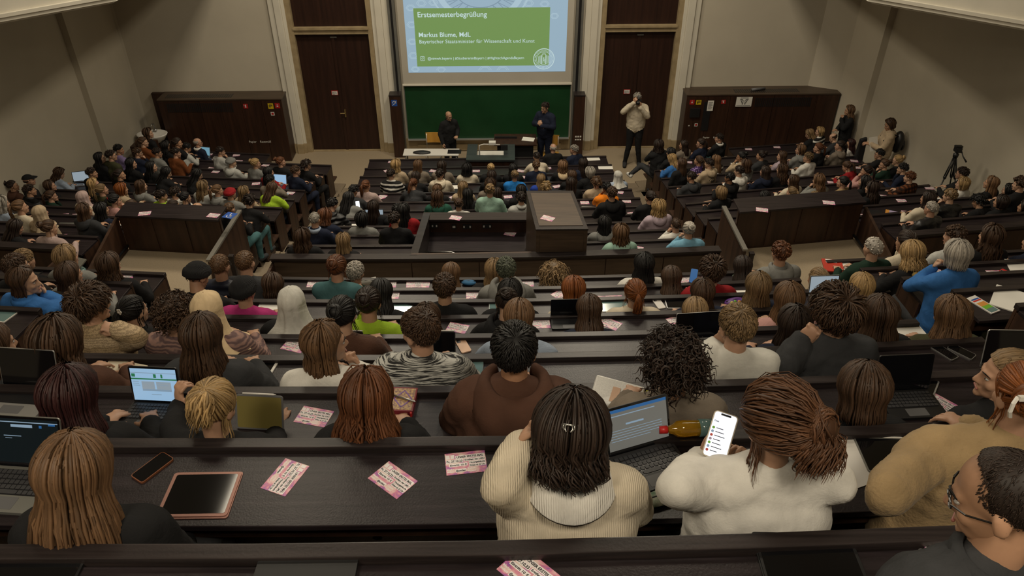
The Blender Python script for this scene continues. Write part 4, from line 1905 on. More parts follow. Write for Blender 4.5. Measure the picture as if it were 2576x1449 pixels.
def hair_tied(tail, N, seed, tie=(0.0, 1.25), bun=0.0, wave=.006, loose=0, wid=.008, hh=.012, messy=0.0, taild=.03):
    hb = HairB(seed)
    hb.cap(.007, tint=.65)
    q = sp(tie[0], tie[1], .004)
    for i in range(N):
        ph = -math.pi + 2 * math.pi * (i + hb.rnd.random()) / N
        th = hairline(ph) * (1 if hb.rnd.random() < .45 else hb.rnd.uniform(.35, 1))
        p = sp(ph, max(th, .05), 0)
        g = slerp_path(p, q, hh * hb.rnd.uniform(.5, 1.2))
        if messy:
            g[2:-1] += np.array([[hb.rnd.gauss(0, messy) for _ in range(3)] for _ in range(len(g) - 3)])
        hb.lock(g, wid * hb.rnd.uniform(.6, 1.3), tip=.6)
    out = (q - SCC) / SCR
    out /= np.linalg.norm(out)
    if bun:
        c = q + out * bun * .75
        for i in range(max(24, N // 3)):
            a = np.array([hb.rnd.gauss(0, 1) for _ in range(3)])
            a = a - out * (a @ out) * .7
            a /= np.linalg.norm(a)
            b = np.cross(a, out)
            b /= max(np.linalg.norm(b), 1e-6)
            rr = bun * hb.rnd.uniform(.75, 1.05)
            t = np.linspace(0, hb.rnd.uniform(2.5, 5), 10)[:, None]
            pl = np.cross(a, b)
            g = c + rr * (np.cos(t) * b + np.sin(t) * a * .9) + pl * rr * .25 * np.sin(t * 2)
            hb.lock(g, wid * 1.1 * hb.rnd.uniform(.7, 1.3), tip=.4)
        V = [[c + bun * .8 * np.array((math.sin(t) * math.cos(f), math.sin(t) * math.sin(f), math.cos(t))) for f in np.linspace(0, 6.28, 11)[:-1]] for t in np.linspace(.05, 3.09, 7)]
        hb.grid(np.array(V), .6, True)
    if tail:
        for i in range(max(18, N // 2)):
            f = hb.rnd.uniform(0, 6.28)
            rr = taild * math.sqrt(hb.rnd.random())
            off = np.array((math.cos(f) * rr, math.sin(f) * rr * .6, 0))
            l = tail * hb.rnd.uniform(.75, 1.05)
            g = []
            f2 = hb.rnd.uniform(0, 6.28)
            for j in range(9):
                t = j / 8
                s = math.sin(min(1, t * 3) * math.pi / 2)
                pnt = q + out * .035 * s + off * min(1, t * 2.5)
                pnt[2] -= l * max(0, t - .06)
                pnt[1] -= .02 * s
                pnt[0] += wave * math.sin(t * 9 + f2)
                pnt[1] += wave * math.cos(t * 8 + f2)
                g.append(pnt)
            hb.lock(g, wid * 1.2 * hb.rnd.uniform(.6, 1.2), tip=.1)
        m = MB()
    for i in range(loose):
        a = hb.rnd.choice((-1, 1)) * hb.rnd.uniform(1.2, 2.3)
        hb.lock(fall(hb, a, hb.rnd.uniform(.3, 1.2), hb.rnd.uniform(.08, .2), .012, .006, .07), .0035)
    return hb.mesh()


def horseshoe(phi):
    a = abs(phi)
    return hairline(phi)


def hair_bald(N, seed, top=1.15):
    hb = HairB(seed)
    G = np.empty((5, 22, 3))
    for j in range(22):
        ph = -1.9 + 3.8 * j / 21
        for i in range(5):
            th = top + (hairline(ph) - top) * i / 4
            G[i, j] = sp(ph, th, .004 * (1 if 0 < i < 4 else .1))
    hb.grid(G, .8)
    for i in range(N):
        ph = hb.rnd.uniform(-1.95, 1.95)
        th = hb.rnd.uniform(top - .1, max(top, hairline(ph)))
        p = sp(ph, th, .002)
        q = sp(ph * .97, th + .16, .009)
        hb.lock(np.array([p, (p + q) / 2 + (p - SCC) * .03, q]), .004, tip=.2)
    for i in range(N // 5):
        ph = hb.rnd.uniform(-math.pi, math.pi)
        th = hb.rnd.uniform(.2, 1.0)
        p = sp(ph, th, .001)
        q = sp(ph, th + .2, .006)
        hb.lock(np.array([p, (p + q) / 2, q]), .0022, tip=.2)
    return hb.mesh()


def scarf_mesh(seed):
    """headscarf: over the head, round the face, draped on the shoulders"""
    rnd = random.Random(seed)
    n, m = 48, 26
    G = np.empty((m, n, 3))
    for j in range(n):
        ph = -math.pi + 2 * math.pi * j / n
        fr = max(0.0, -math.cos(ph))             # 1 at the face
        for i in range(m):
            t = i / (m - 1)
            fold = .004 * math.sin(ph * 7 + 3 * t + seed) + .003 * math.sin(ph * 13 - 5 * t)
            if t < .42:
                k = t / .42
                lim = 1.75 if fr < .55 else 1.75 - (fr - .55) * 1.55
                p = sp(ph, .03 + (lim - .03) * k, .014 + fold * k)
            else:
                k = (t - .42) / .58
                lim = 1.75 if fr < .55 else 1.75 - (fr - .55) * 1.55
                a = sp(ph, lim, .014)
                rx, ry = .074 + .15 * k ** 1.35, .074 + .10 * k ** 1.4
                b = np.array((rx * math.sin(ph), -.02 - ry * math.cos(ph), -.06 - .17 * k))
                if fr > .55:
                    b[1] = min(b[1], .075 + .03 * k) if k < .35 else b[1]
                    b[2] -= .06 * (1 - k)
                s = min(1, k * 2.2)
                s = s * s * (3 - 2 * s)
                p = a * (1 - s) + b * s
                nr = np.array((math.sin(ph), -math.cos(ph), 0))
                p = p + nr * fold * 2.2 * (.5 + k)
            G[i, j] = p
    hb = HairB(seed)
    hb.grid(G, 1.0, True)
    me = hb.mesh('headscarf')
    me.materials[0] = MAT['fabric']
    return me


def beanie_mesh(fold=True, slouch=.0):
    hb = HairB(1)
    n, m = 32, 12
    G = np.empty((m, n, 3))
    for j in range(n):
        ph = -math.pi + 2 * math.pi * j / n
        L = 1.72 - .42 * max(0, -math.cos(ph)) + .12 * max(0, math.cos(ph))
        for i in range(m):
            t = i / (m - 1)
            h = .016 + slouch * (1 - t) + (.010 if t > .72 and fold else 0) + .0015 * math.sin(ph * 32)
            G[i, j] = sp(ph, max(.02, L * t), h)
            if t < .3:
                G[i, j, 2] += slouch * .3
    hb.grid(G, 1.0, True)
    me = hb.mesh('knit_cap')
    me.materials[0] = MAT['knit']
    return me


def cap_mesh():
    hb = HairB(1)
    n, m = 32, 9
    G = np.empty((m, n, 3))
    for j in range(n):
        ph = -math.pi + 2 * math.pi * j / n
        for i in range(m):
            G[i, j] = sp(ph, max(.02, 1.35 * i / (m - 1)), .014)
    hb.grid(G, 1.0, True)
    B = np.empty((5, 11, 3))
    for j in range(11):
        a = -1.0 + 2.0 * j / 10
        p0 = sp(math.pi - a, 1.3, .014)
        for i in range(5):
            t = i / 4
            B[i, j] = p0 + np.array((math.sin(a) * .01, .075 * t * math.cos(a), -.022 * t * t + .006 * math.cos(a)))
    hb.grid(B, 1.0)
    hb.grid(B[::-1] + np.array((0, 0, -.004)), .8)
    me = hb.mesh('peaked_cap')
    me.materials[0] = MAT['fabric']
    return me


_hair = {}


def hair_mesh(style, q=0, seed=0):
    """q 0: far, 1: near"""
    k = (style, q, seed)
    if k in _hair:
        return _hair[k]
    N = (80, 290)[q]
    nn = (9, 12)[q]
    wd = (.018, .0092)[q]
    s = seed * 17 + 3
    if style == 'L':
        me = hair_long(.34, N, s, .003, wid=wd, n=nn)
    elif style == 'LL':
        me = hair_long(.46, N, s, .003, wid=wd, n=nn)
    elif style == 'W':
        me = hair_long(.34, N, s, .012, spread=.12, vol=.022, wid=wd, n=nn + 4)
    elif style == 'B':
        me = hair_long(.13, N, s, .002, curl=.03, vol=.018, wid=wd, n=nn)
    elif style == 'Q':
        me = hair_long(.18, N, s, .010, spread=.15, vol=.026, wid=wd, n=nn)
    elif style == 'S':
        me = hair_short(.038, (150, 800)[q], s, wid=(.011, .0048)[q])
    elif style == 'Z':
        me = hair_short(.016, (120, 900)[q], s, lift=.2, wid=(.010, .003)[q], vol=.004)
    elif style == 'M':
        me = hair_short(.075, (150, 800)[q], s, lift=.45, wid=(.013, .006)[q], vol=.014, jit=.5)
    elif style == 'C':
        me = hair_curly(.05, (120, 520)[q], s, .022, .010, wid=(.011, .0052)[q], n=(9, 15)[q])
    elif style == 'K':
        me = hair_curly(.11, (150, 560)[q], s, .034, .013, wid=(.012, .0058)[q], drop=.8, n=(11, 20)[q], lim=lambda p: hairline(p) + .12 * (abs(p) < 1.6))
    elif style == 'P':
        me = hair_tied(.30, (60, 260)[q], s, (0, 1.15), loose=(2, 16)[q], wid=(.013, .0065)[q])
    elif style == 'U':
        me = hair_tied(0, (60, 260)[q], s, (0, 1.05), bun=.042, loose=(3, 20)[q], wid=(.013, .0065)[q])
    elif style == 'D':
        me = hair_bald((70, 260)[q], s)
    elif style == 'V':
        me = hair_bald(60, s, 1.68)
    elif style == 'T':
        me = hair_short(.022, (110, 520)[q], s, lift=.2, wid=(.009, .0035)[q], vol=.003, jit=.3)
    elif style == 'H':
        me = scarf_mesh(seed)
    elif style == 'Y':
        me = beanie_mesh()
    elif style == 'X':
        me = cap_mesh()
    _hair[k] = me
    return me


def hood_mesh():
    m = MB()
    s = []
    n = 22
    for i in range(n + 1):
        a = -2.45 + 4.9 * i / n
        bk = max(0, math.cos(a))
        c = Vector((math.sin(a) * (.088 + .012 * bk), -math.cos(a) * .085 - .01, .02 - .055 * bk))
        rr = .020 + .034 * bk ** .7
        out = Vector((math.sin(a), -math.cos(a), 0))
        s.append([c + out * rr * math.cos(q) * (1.25 if math.cos(q) > 0 else .8) + Vector((0, 0, 1)) * rr * 1.25 * math.sin(q) - Vector((0, 0, .05 * bk * max(0, math.cos(q)))) for q in [2 * math.pi * k / 10 for k in range(10)]])
    m.sweep(s)
    me = m.mesh('hood', 'fabric')
    me.polygons.foreach_set('use_smooth', [True] * len(me.polygons))
    return me


HOOD = hood_mesh()


def collar_mesh(h=.045, r=.078):
    m = MB()
    s = []
    for i in range(25):
        a = -2.7 + 5.4 * i / 24
        o = Vector((math.sin(a), -math.cos(a), 0))
        c = Vector((o.x * r, o.y * r * .95 - .012, 0))
        s.append([c + o * .012 + Vector((0, 0, -.03)), c + o * .02 + Vector((0, 0, h * .4)), c + Vector((0, 0, h)), c - o * .006 + Vector((0, 0, h * .6)), c - o * .006 + Vector((0, 0, -.02))])
    m.sweep(s)
    me = m.mesh('collar', 'fabric')
    me.polygons.foreach_set('use_smooth', [True] * len(me.polygons))
    return me


COLLAR = collar_mesh()


def glasses_mesh(mat='lens_frame'):
    m = MB()
    for s in (-1, 1):
        pts = [(s * .031 + .022 * math.cos(a), .094 - .012 * abs(math.cos(a)) * (1 if s * math.cos(a) > 0 else 0), .003 + .017 * math.sin(a)) for a in [2 * math.pi * k / 14 for k in range(15)]]
        m.tube(pts, .0022, 5)
        m.tube([(s * .053, .083, .007), (s * .076, .05, .008), (s * .079, -.005, .006), (s * .078, -.02, -.012)], .0022, 5)
    m.tube([(-.009, .095, .006), (0, .098, .009), (.009, .095, .006)], .0022, 5)
    return m.mesh('glasses', mat)


GLASSES = glasses_mesh()

# ------------------------------------------------------------------ colours
HC = {'k': (.010, .009, .009), 'd': (.024, .014, .010), 'b': (.055, .029, .016), 'n': (.12, .065, .032), 'y': (.36, .235, .105), 'g': (.19, .122, .06),
      'r': (.19, .058, .013), 'a': (.10, .036, .014), 's': (.33, .30, .26), 'w': (.46, .42, .37), 'u': (.030, .009, .009), 'c': (.095, .042, .020), 'e': (.075, .085, .06)}
HCN = {'k': 'black', 'd': 'dark brown', 'b': 'brown', 'n': 'light brown', 'y': 'blonde', 'g': 'dark blonde', 'r': 'red', 'a': 'auburn', 's': 'grey', 'w': 'white', 'u': 'burgundy', 'c': 'chestnut', 'e': 'greenish grey'}
TC = {'black': (.012, .012, .013), 'navy': (.013, .017, .034), 'grey': (.19, .19, .18), 'charcoal': (.035, .036, .039), 'pale-grey': (.40, .40, .38), 'white': (.60, .58, .54), 'cream': (.56, .49, .38),
      'beige': (.40, .31, .21), 'tan': (.30, .21, .11), 'brown': (.075, .036, .024), 'olive': (.045, .045, .022), 'green': (.022, .085, .06), 'dark-green': (.012, .03, .02), 'lime': (.30, .46, .03),
      'mint': (.26, .40, .33), 'teal': (.055, .13, .14), 'blue': (.035, .13, .36), 'bright-blue': (.02, .17, .50), 'sky-blue': (.17, .36, .50), 'purple': (.20, .15, .30), 'lilac': (.40, .32, .37), 'pink': (.45, .25, .23),
      'red': (.26, .014, .018), 'orange': (.75, .21, .015), 'rust': (.14, .045, .015), 'taupe': (.18, .15, .12), 'pale-blue': (.30, .36, .46), 'royal-blue': (.02, .05, .30), 'silver-white': (.55, .54, .50), 'rose': (.40, .30, .28), 'magenta': (.36, .03, .15), 'peach': (.55, .42, .26)}
SKIN = [(.43, .25, .165), (.40, .225, .14), (.46, .28, .19), (.34, .18, .105), (.22, .11, .06), (.44, .25, .17)]
STN = {'L': 'long %s hair', 'LL': 'very long %s hair', 'W': 'wavy %s hair', 'B': '%s bob', 'Q': 'shoulder-length %s hair', 'S': 'short %s hair', 'Z': 'cropped %s hair', 'M': 'tousled %s hair', 'C': 'short curly %s hair', 'K': 'big curly %s hair',
       'P': '%s ponytail', 'U': '%s bun', 'D': 'bald crown, %s sides', 'T': 'thinning %s hair', 'H': '%s headscarf', 'Y': '%s knit cap', 'X': '%s peaked cap'}
PEOPLE = []
_tmpl = {}
_topm = {}


def template(pose, yaw):
    k = (pose, yaw)
    if k not in _tmpl:
        _tmpl[k] = body_meshes(P(POSE[pose], yaw=yaw))
    return _tmpl[k]


def top_with(me, fab):
    k = (me.name, fab)
    if fab == 'fabric':
        return me
    if k not in _topm:
        c = me.copy()
        c.materials[0] = MAT[fab]
        _topm[k] = c
    return _topm[k]


def dress(t, root, hair, hcol, topc, fab='fabric', skin=0, legc='charcoal', q=0, seed=0, face=True, extras=(), top_name='sweater', hairmesh=None):
    """hang clothing, hair and face parts on a body"""
    def part(name, me, col=None, M=None, par=root):
        o = link(name, me, par)
        if M is not None:
            o.matrix_local = M
        if col is not None:
            o.color = tuple(col) + (1,)
        return o
    root.color = tuple(SKIN[skin]) + (1,)
    part(top_name, top_with(t['top'], fab), TC[topc])
    part('trousers', t['leg'], TC[legc])
    part('shoes', t['shoe'], TC['charcoal'])
    HM = t['HM']
    NM = Matrix.Translation(Vector(t['J']['neck']) + Vector((0, 0, .02)))
    hm = hairmesh or hair_mesh(hair, q, seed)
    nm = {'H': 'headscarf', 'Y': 'knit_cap', 'X': 'peaked_cap'}.get(hair, 'hair')
    part(nm, hm, hcol, HM)
    if hair in 'YX' and len(hair) == 1:
        part('hair', hair_mesh('V', 0, seed), HC['d'], HM)
    if face:
        part('eyes', EYES, None, HM)
        part('eyebrows', BROWS, HC['d'], HM)
        part('lips', LIPS, None, HM)
    for x in extras:
        if x == 'hood':
            part('hood', top_with(HOOD, fab), TC[topc], NM @ Matrix.Scale(1.0 + .3 * q, 4))
        elif x == 'collar':
            part('collar', top_with(COLLAR, fab), TC[topc], NM)
        elif x.startswith('collar:'):
            part('collar', COLLAR, TC[x[7:]], NM)
        elif x.startswith('hood:'):
            part('hood', HOOD, TC[x[5:]], NM)
        elif x == 'glasses':
            part('glasses', GLASSES, None, HM)
        elif x.startswith('clip:'):
            m = MB()
            for k in range(5):
                a = k * 1.256
                m.ell((.014 * math.cos(a), 0, .014 * math.sin(a)), (.010, .005, .010), 8, 6)
            o = m.build('hair_clip', {'cream': 'sign_white', 'yellow': 'sign_yellow', 'black': 'black_plastic', 'red': 'sign_red', 'gold': 'brass'}[x[5:]], root, True)
            o.matrix_local = HM @ Matrix.Translation(Vector(sp(.25, 1.2, .035)))


def off_of(r, p):
    d = r.df(p.x)
    return (p.y - r.f(p.x)) / math.sqrt(1 + d * d)


def solve_head(u, v, r, hy, hz, lo=-.07, hi=.24):
    """where the head of a sitter in front of rail r stands for a head seen at u, v"""
    want = .19 + hy
    p = at_z(u, v, r.T + hz)
    o = off_of(r, p)
    oc = max(want + lo, min(want + hi, o))
    if abs(oc - o) > 1e-4:
        z0, z1 = r.T - .6, r.T + 2.2
        for _ in range(40):
            z = (z0 + z1) / 2
            p = at_z(u, v, z)
            if off_of(r, p) > oc:
                z0 = z
            else:
                z1 = z
    return p


TARGET = Vector((.2, 17.6, 0))


def heading(r, p, extra=0.0, mix=.45):
    nrm = -math.degrees(math.atan(r.df(p.x)))
    look = math.degrees(math.atan2(TARGET.x - p.x, TARGET.y - p.y)) + extra
    body = nrm + mix * max(-55, min(55, look - nrm))
    return body, look - body
# ------------------------------------------------------------------ the audience: head position in the picture, row, looks
CROWD = '''
1391 373 cB D w black B legs=navy
1444 377 cB S s navy B y=-60 skin=0
1350 396 cC S d cream E fab=fleece
997 415 cD Q y beige A fab=fleece
1052 416 cD LL n taupe A
1112 418 cD LL d taupe A
1175 425 cD Q k cream A fab=knit skin=3
1235 424 cD U y black A
1291 425 cD L k black A
1349 417 cD S n navy B
1416 418 cD Q n black A hood:peach
1467 412 cD L d navy A
984 439 cE S d white A fab=stripe
1046 446 cE L d black E
1107 439 cE S d cream A hood
1237 443 cE L d black A collar:white
1295 442 cE U g bright-blue A
1361 451 cE L g royal-blue A
1439 442 cE L b black A
1484 434 cE B s black A
1554 443 cE H silver-white pale-blue A
921 468 cF P a rose A
1040 464 cF P a charcoal E
1101 477 cF L n black B
1165 471 cF LL g beige A
1233 464 cF Q b taupe A
1374 471 cF C y black B
1436 461 cF LL d black A
1500 460 cF C n beige A
889 481 cG S k charcoal E skin=3
1177 490 cG L k black A
1250 487 cG L d black A
1311 480 cG LL k black B
1526 474 cG S k orange D skin=4
877 500 cH LL k grey E
940 522 cI L d black A
1101 496 cH W b green A hood
1154 514 cH U b white A
1233 479 cH U g mint A
1311 499 cH S d pale-grey A collar
836 516 cI S k black E fab=puffer hood
1539 488 cI S b black A hood
1635 497 cI P d black A
1657 521 cJ Q y lilac A hood
817 545 cJ Q a navy E
911 552 cJ B k grey A
1016 530 cJ L k red A
1000 530 cI S k black A
792 553 cK T s navy A collar:pale-blue glasses
993 553 cK S d black A
1521 563 cK L k grey A hood
1700 567 cK Z b white D
762 596 cL W b black A
864 607 cL L g black A
1562 587 cL Q n mint A hood
1732 579 cL U s sky-blue D clip:black
374 336 lB Q b black B
361 358 lC P b rust A
347 385 lD S b navy C glasses
396 385 lD S d grey D glasses
299 377 lD S k purple A skin=3
280 392 lE S d olive B glasses
252 398 lE L k black B
331 412 lE L k black A
382 420 lE L k black A
419 435 lF L k black E
150 437 lF W b pale-blue E
73 454 lG X black charcoal B
231 436 lF S d black B
237 464 lG L y black B
302 440 lF P d black B
33 468 lG U d brown B hood
75 480 lH S d charcoal B fab=stripe
127 468 lG B b black B
130 494 lH P b dark-green D
210 497 lI H rose cream B
257 478 lH P g olive B
307 476 lH B r beige D
290 505 lI P k pink F clip:red
356 468 lG L b grey A hood
407 494 lH S d lime A hood
6 512 lJ Q s pale-blue D
52 522 lK P n cream B
102 536 lK H beige beige B
214 530 lK L b charcoal A hood
257 528 lJ L k navy A
334 521 lJ P b black A
438 521 lJ P d black A
498 527 lJ D b black A
578 527 lJ T n black A
40 573 lL L d black E
125 574 lL U b rose D
447 360 lC P d black A
498 359 lB D w navy B collar:white glasses
470 372 lC S k pale-grey E
443 385 lD S d rust D
419 368 lC W k black A
555 382 lC S d pale-grey C
582 409 lD Y grey pale-grey A hood
644 412 lD U y grey A clip:yellow
707 408 lD U a black A
771 416 lD C d black A glasses
744 431 lE S b navy A
677 434 lE L k red A
680 454 lF S k taupe C skin=3
685 475 lG L b lime E
497 440 lF L k black E
512 470 lG W g pale-grey C
548 480 lG P n grey A hood
580 488 lH Y red grey A
615 483 lG L g beige A
629 507 lI C d black E
442 486 lH S d white C collar:white
467 498 lH U k navy D
169 648 L7 B g grey A
177 692 L6 L b grey A
277 667 L7 W b black A
62 657 L7 S g black A
42 672 L6 S b black A
1687 385 rC B k black A
1719 365 rB L d taupe A
1762 361 rB P d navy A glasses
1809 348 rB S d black A collar:white
1690 401 rD L y blue E
1714 412 rE L b black B
1757 405 rD P b purple B fab=motif
1784 412 rE S d beige A hood
1800 403 rD L n white A fab=stripe
1739 446 rF S d charcoal C hood
1864 395 rD U k beige D skin=3
1875 415 rE Q b grey A
1914 392 rD U d charcoal A
1859 431 rF S d white A hood
1835 448 rG S k black A hood skin=4
1924 432 rF L d navy A hood
1966 393 rD L b lilac A
1966 427 rF W b black A
1814 485 rH B g black A
1994 455 rG L b cream A
1924 496 rH L k black E
1991 485 rH P g cream A
2036 337 rB L g black E
2061 332 rB B y white A fab=stripe
2096 347 rC D b charcoal E
2139 362 rC L u white A
2112 367 rD P d taupe A hood
2058 373 rD P a black A
2013 377 rD B n grey A hood
2033 397 rE S g white A
2130 420 rF P b red E
2212 388 rE S k black A glasses
2224 415 rF U b dark-green D
2257 404 rF U y black A glasses
2271 425 rG S k navy C
2179 430 rG P d pink F
2288 447 rH S a rust A fab=plaid
2058 454 rH W n grey D
2119 459 rH P k tan A
2049 498 rJ T g black A
2192 474 rI W d black A
2174 457 rH L k black B
2420 437 rH S d black A glasses
2420 463 rI B y white A fab=fleece
2492 461 rI L n black B
2537 480 rI B k black A
2566 465 rH C b black A
2333 501 rK L d cream A
2389 494 rK S g black D fab=leather
2342 526 rL T s black A glasses fab=leather
2461 507 rK C k black E
2517 509 rK B d black A
2578 522 rK B d dark-green B
497 697 C5 Y black black E
555 672 C6 T n navy A fab=puffer glasses
618 663 C6 T n charcoal A glasses
615 734 C5 Y black magenta A
686 722 C6 B b black E
735 764 C4 H silver-white black A
848 674 C6 U a teal D
895 688 C7 S s dark-green A
1135 692 C7 L n navy E
1119 726 C5 S b black A
959 740 C5 L k black E
928 764 C4 U d lime D
862 792 C3 U k brown A fab=fleece
1075 803 C4 L b black B
1273 681 C6 S e grey A hood
1244 682 C7 L g black A
1393 691 C7 K g navy E
1283 740 C5 L k black A
1275 765 C4 U d black E hood
1305 803 C3 L n pale-blue E
1443 734 C5 B r cream E
1482 784 C4 L b navy E
1597 737 C5 P r cream B
1620 667 C7 LL k white A
1689 703 C6 L b charcoal E
1766 737 C5 L b navy A
1791 684 C6 M b red A
1868 674 C7 L d charcoal E
1748 790 C4 L g black E
337 784 C4 P k black A clip:cream
442 792 C3 C b rose A fab=paisley
524 781 C3 H peach rose A fab=paisley
1963 638 C7 S a grey A hood
1905 722 C5 L g navy A
1981 753 C4 LL n pink A
2056 704 C6 P g peach A
2164 722 C5 L y cream A
1996 816 C3 L d navy A
2195 626 R7 T w dark-green A
2294 641 R6 Q y black E
2405 641 R5 B s blue D glasses
2400 596 R8 S b pale-grey C
2277 609 R7 P d cream C
2490 596 R7 W b black A
2600 612 R7 S d navy A
2612 700 R6 S d charcoal A
2612 785 R4 L b olive A
'''
NEARPX = 640
for ln in CROWD.strip().splitlines():
    t = ln.split()
    PEOPLE.append(dict(u=float(t[0]), v=float(t[1]), row=t[2], hair=t[3], hc=t[4], top=t[5], pose=t[6], ex=t[7:]))


def person_place(d, T, hz):
    pass


def words(n):
    return n.replace('-', ' ') if False else n


def person_label(d):
    h = STN[d['hair']] % (HCN[d['hc']] if d['hc'] in HCN else d['hc'])
    return 'person, %s, %s %s' % (h, d['top'], {'stripe': 'striped top', 'plaid': 'plaid shirt', 'fleece': 'fleece', 'puffer': 'jacket', 'leather': 'jacket', 'paisley': 'paisley top'}.get(d['fab'], 'hoodie' if 'hood' in d['ex'] else 'top'))


def ppl_row(key):
    return ORD['ABCDEFGHIJKL'.index(key[1]) - 1] if key[0] in 'clr' else ORD[7 - int(key[1])]


rnd = random.Random(11)
for i, d in enumerate(PEOPLE):
    r = ROW[d['row']]
    if d['row'] == 'R8':
        d['row'] = 'R7'
        r = ROW['R7']
    kv = dict(x.split('=') for x in d['ex'] if '=' in x)
    d['ex'] = [x for x in d['ex'] if '=' not in x]
    d['fab'] = kv.get('fab', 'fabric')
    big = d['v'] > NEARPX and d['row'][0] in 'CLR'
    J = POSE[d['pose']]
    p = solve_head(d['u'], d['v'], r, J['head'][1], J['head'][2])
    while d['row'][0] == 'r' and p.x > 8.02 and d['row'][1] < 'L':
        d['row'] = 'r' + chr(ord(d['row'][1]) + 1)
        r = ROW[d['row']]
        p = solve_head(d['u'], d['v'], r, J['head'][1], J['head'][2])
    bh, hy = heading(r, p, float(kv.get('y', rnd.uniform(-8, 8))), .45 if d['row'][0] in 'lr' else .3)
    yq = max(-44, min(44, round(hy / 22) * 22))
    bh += max(-20, min(20, hy - yq)) * .6
    tm = template(d['pose'], yq)
    s = max(.94, min(1.06, (p.z - r.T) / J['head'][2])) * (1.08 if d['row'][0] in 'CLR' else .93)
    M = Matrix.Rotation(R(-bh), 4, 'Z') @ Matrix.Scale(s, 4)
    hp = M @ Vector(J['head'])
    o = link('person', tm['body'])
    o.location = p - hp
    o.scale = (s, s, s)
    o.rotation_euler = (0, 0, R(-bh))
    q = 1 if big else 0
    hc = HC[d['hc']] if d['hc'] in HC else TC[d['hc']]
    hk = rnd.uniform(.85, 1.2)
    hc = tuple(c * hk for c in hc)
    dress(tm, o, d['hair'], hc, d['top'], d['fab'], int(kv.get('skin', rnd.choice((0, 1, 2, 5)))), kv.get('legs', rnd.choice(('charcoal', 'navy', 'black', 'teal'))), q, rnd.randrange(2 if q else 3), True, d['ex'])
    d['o'] = o
    d['x'] = p.x
bykey = {}
for d in PEOPLE:
    bykey.setdefault(d['row'], []).append(d)
NEAR = {}
# ------------------------------------------------------------------ foreground people, each with a body of its own
noise_mat('olive_scarf', (.10, .09, .02), (.22, .13, .03), (20, 20, 20), 1, 3, .9)
noise_mat('red_scarf', (.30, .05, .02), (.40, .09, .03), (20, 20, 20), 1, 3, .9)
ROW['C9'] = Row()
ROW['C9'].__dict__.update(dict(key='C9', f=lambda X: .70 + .025 * X, df=lambda X: .025, z=6.93, zf=6.58, x0=-3, x1=3, T=5.84))


UPZ = .40


def standing(base=SEAT, **kw):
    d = dict(base)
    for k in ('hip', 'belly', 'chest', 'neck', 'head', 'shR', 'shL', 'elR', 'elL', 'wrR', 'wrL'):
        d[k] = (d[k][0], d[k][1], d[k][2] + UPZ)
    d.update(knR=(.10, .01, .50), knL=(-.10, .01, .50), anR=(.115, -.02, .09), anL=(-.115, -.02, .09), pitch=2)
    d.update(kw)
    return d


def ray_off(u, v, r, o):
    """point of the pixel's ray that lies o metres in front of rail r"""
    z0, z1 = r.T - .8, r.T + 2.4
    for _ in range(40):
        z = (z0 + z1) / 2
        p = at_z(u, v, z)
        if off_of(r, p) > o:
            z0 = z
        else:
            z1 = z
    return p


def near(u, v, key, hair, hc, top, label, fab='fabric', pose='A', body=None, yaw=0, pitch=None, roll=0, arms=None, ex=(), skin=0, q=1, hm=None, s=None, loose=.018, wr=.010, over=None, lo=-.07, hi=.24, legs='charcoal', tn='sweater', vox=.0165, depth=None, k=1.08):
    r = ROW[key]
    J = P(POSE[pose], **(over or {}))
    p = solve_head(u, v, r, J['head'][1], J['head'][2], lo, hi)
    if depth:
        p = Vector((0, 0, CAM_H)) + ray(u, v) * depth
    bh = -math.degrees(math.atan(r.df(p.x))) if body is None else body
    J['yaw'] = yaw
    J['roll'] = roll
    if pitch is not None:
        J['pitch'] = pitch
    s = s or max(.95, min(1.05, (p.z - r.T) / J['head'][2])) * k
    M = Matrix.Rotation(R(-bh), 4, 'Z') @ Matrix.Scale(s, 4)
    loc = p - M @ Vector(J['head'])
    W = Matrix.Translation(loc) @ M
    WI = W.inverted()
    for k, a in (arms or {}).items():
        if isinstance(a, tuple) and len(a) == 4:     # pixel + offset
            J[k] = tuple(WI @ ray_off(a[0], a[1], r, a[2]))
        else:
            J[k] = a
    t = body_meshes(J, vox, .0074, .0062, loose, wr)
    o = link('person', t['body'])
    o.location = loc
    o.scale = (s, s, s)
    o.rotation_euler = (0, 0, R(-bh))
    dress(t, o, hair, HC[hc] if hc in HC else TC[hc], top, fab, skin, legs, q, 5, True, ex, tn, hm)
    tag(o, label, 'person', 'seated audience')
    NEAR[label] = (o, t, W)
    bykey.setdefault(key, []).append(dict(o=None, x=p.x))
    return o, t


def child(o, name, m, mat, M, col=None, smooth=True):
    c = m.build(name, mat, o, smooth)
    c.matrix_local = M
    if col:
        c.color = tuple(col) + (1,)
    return c


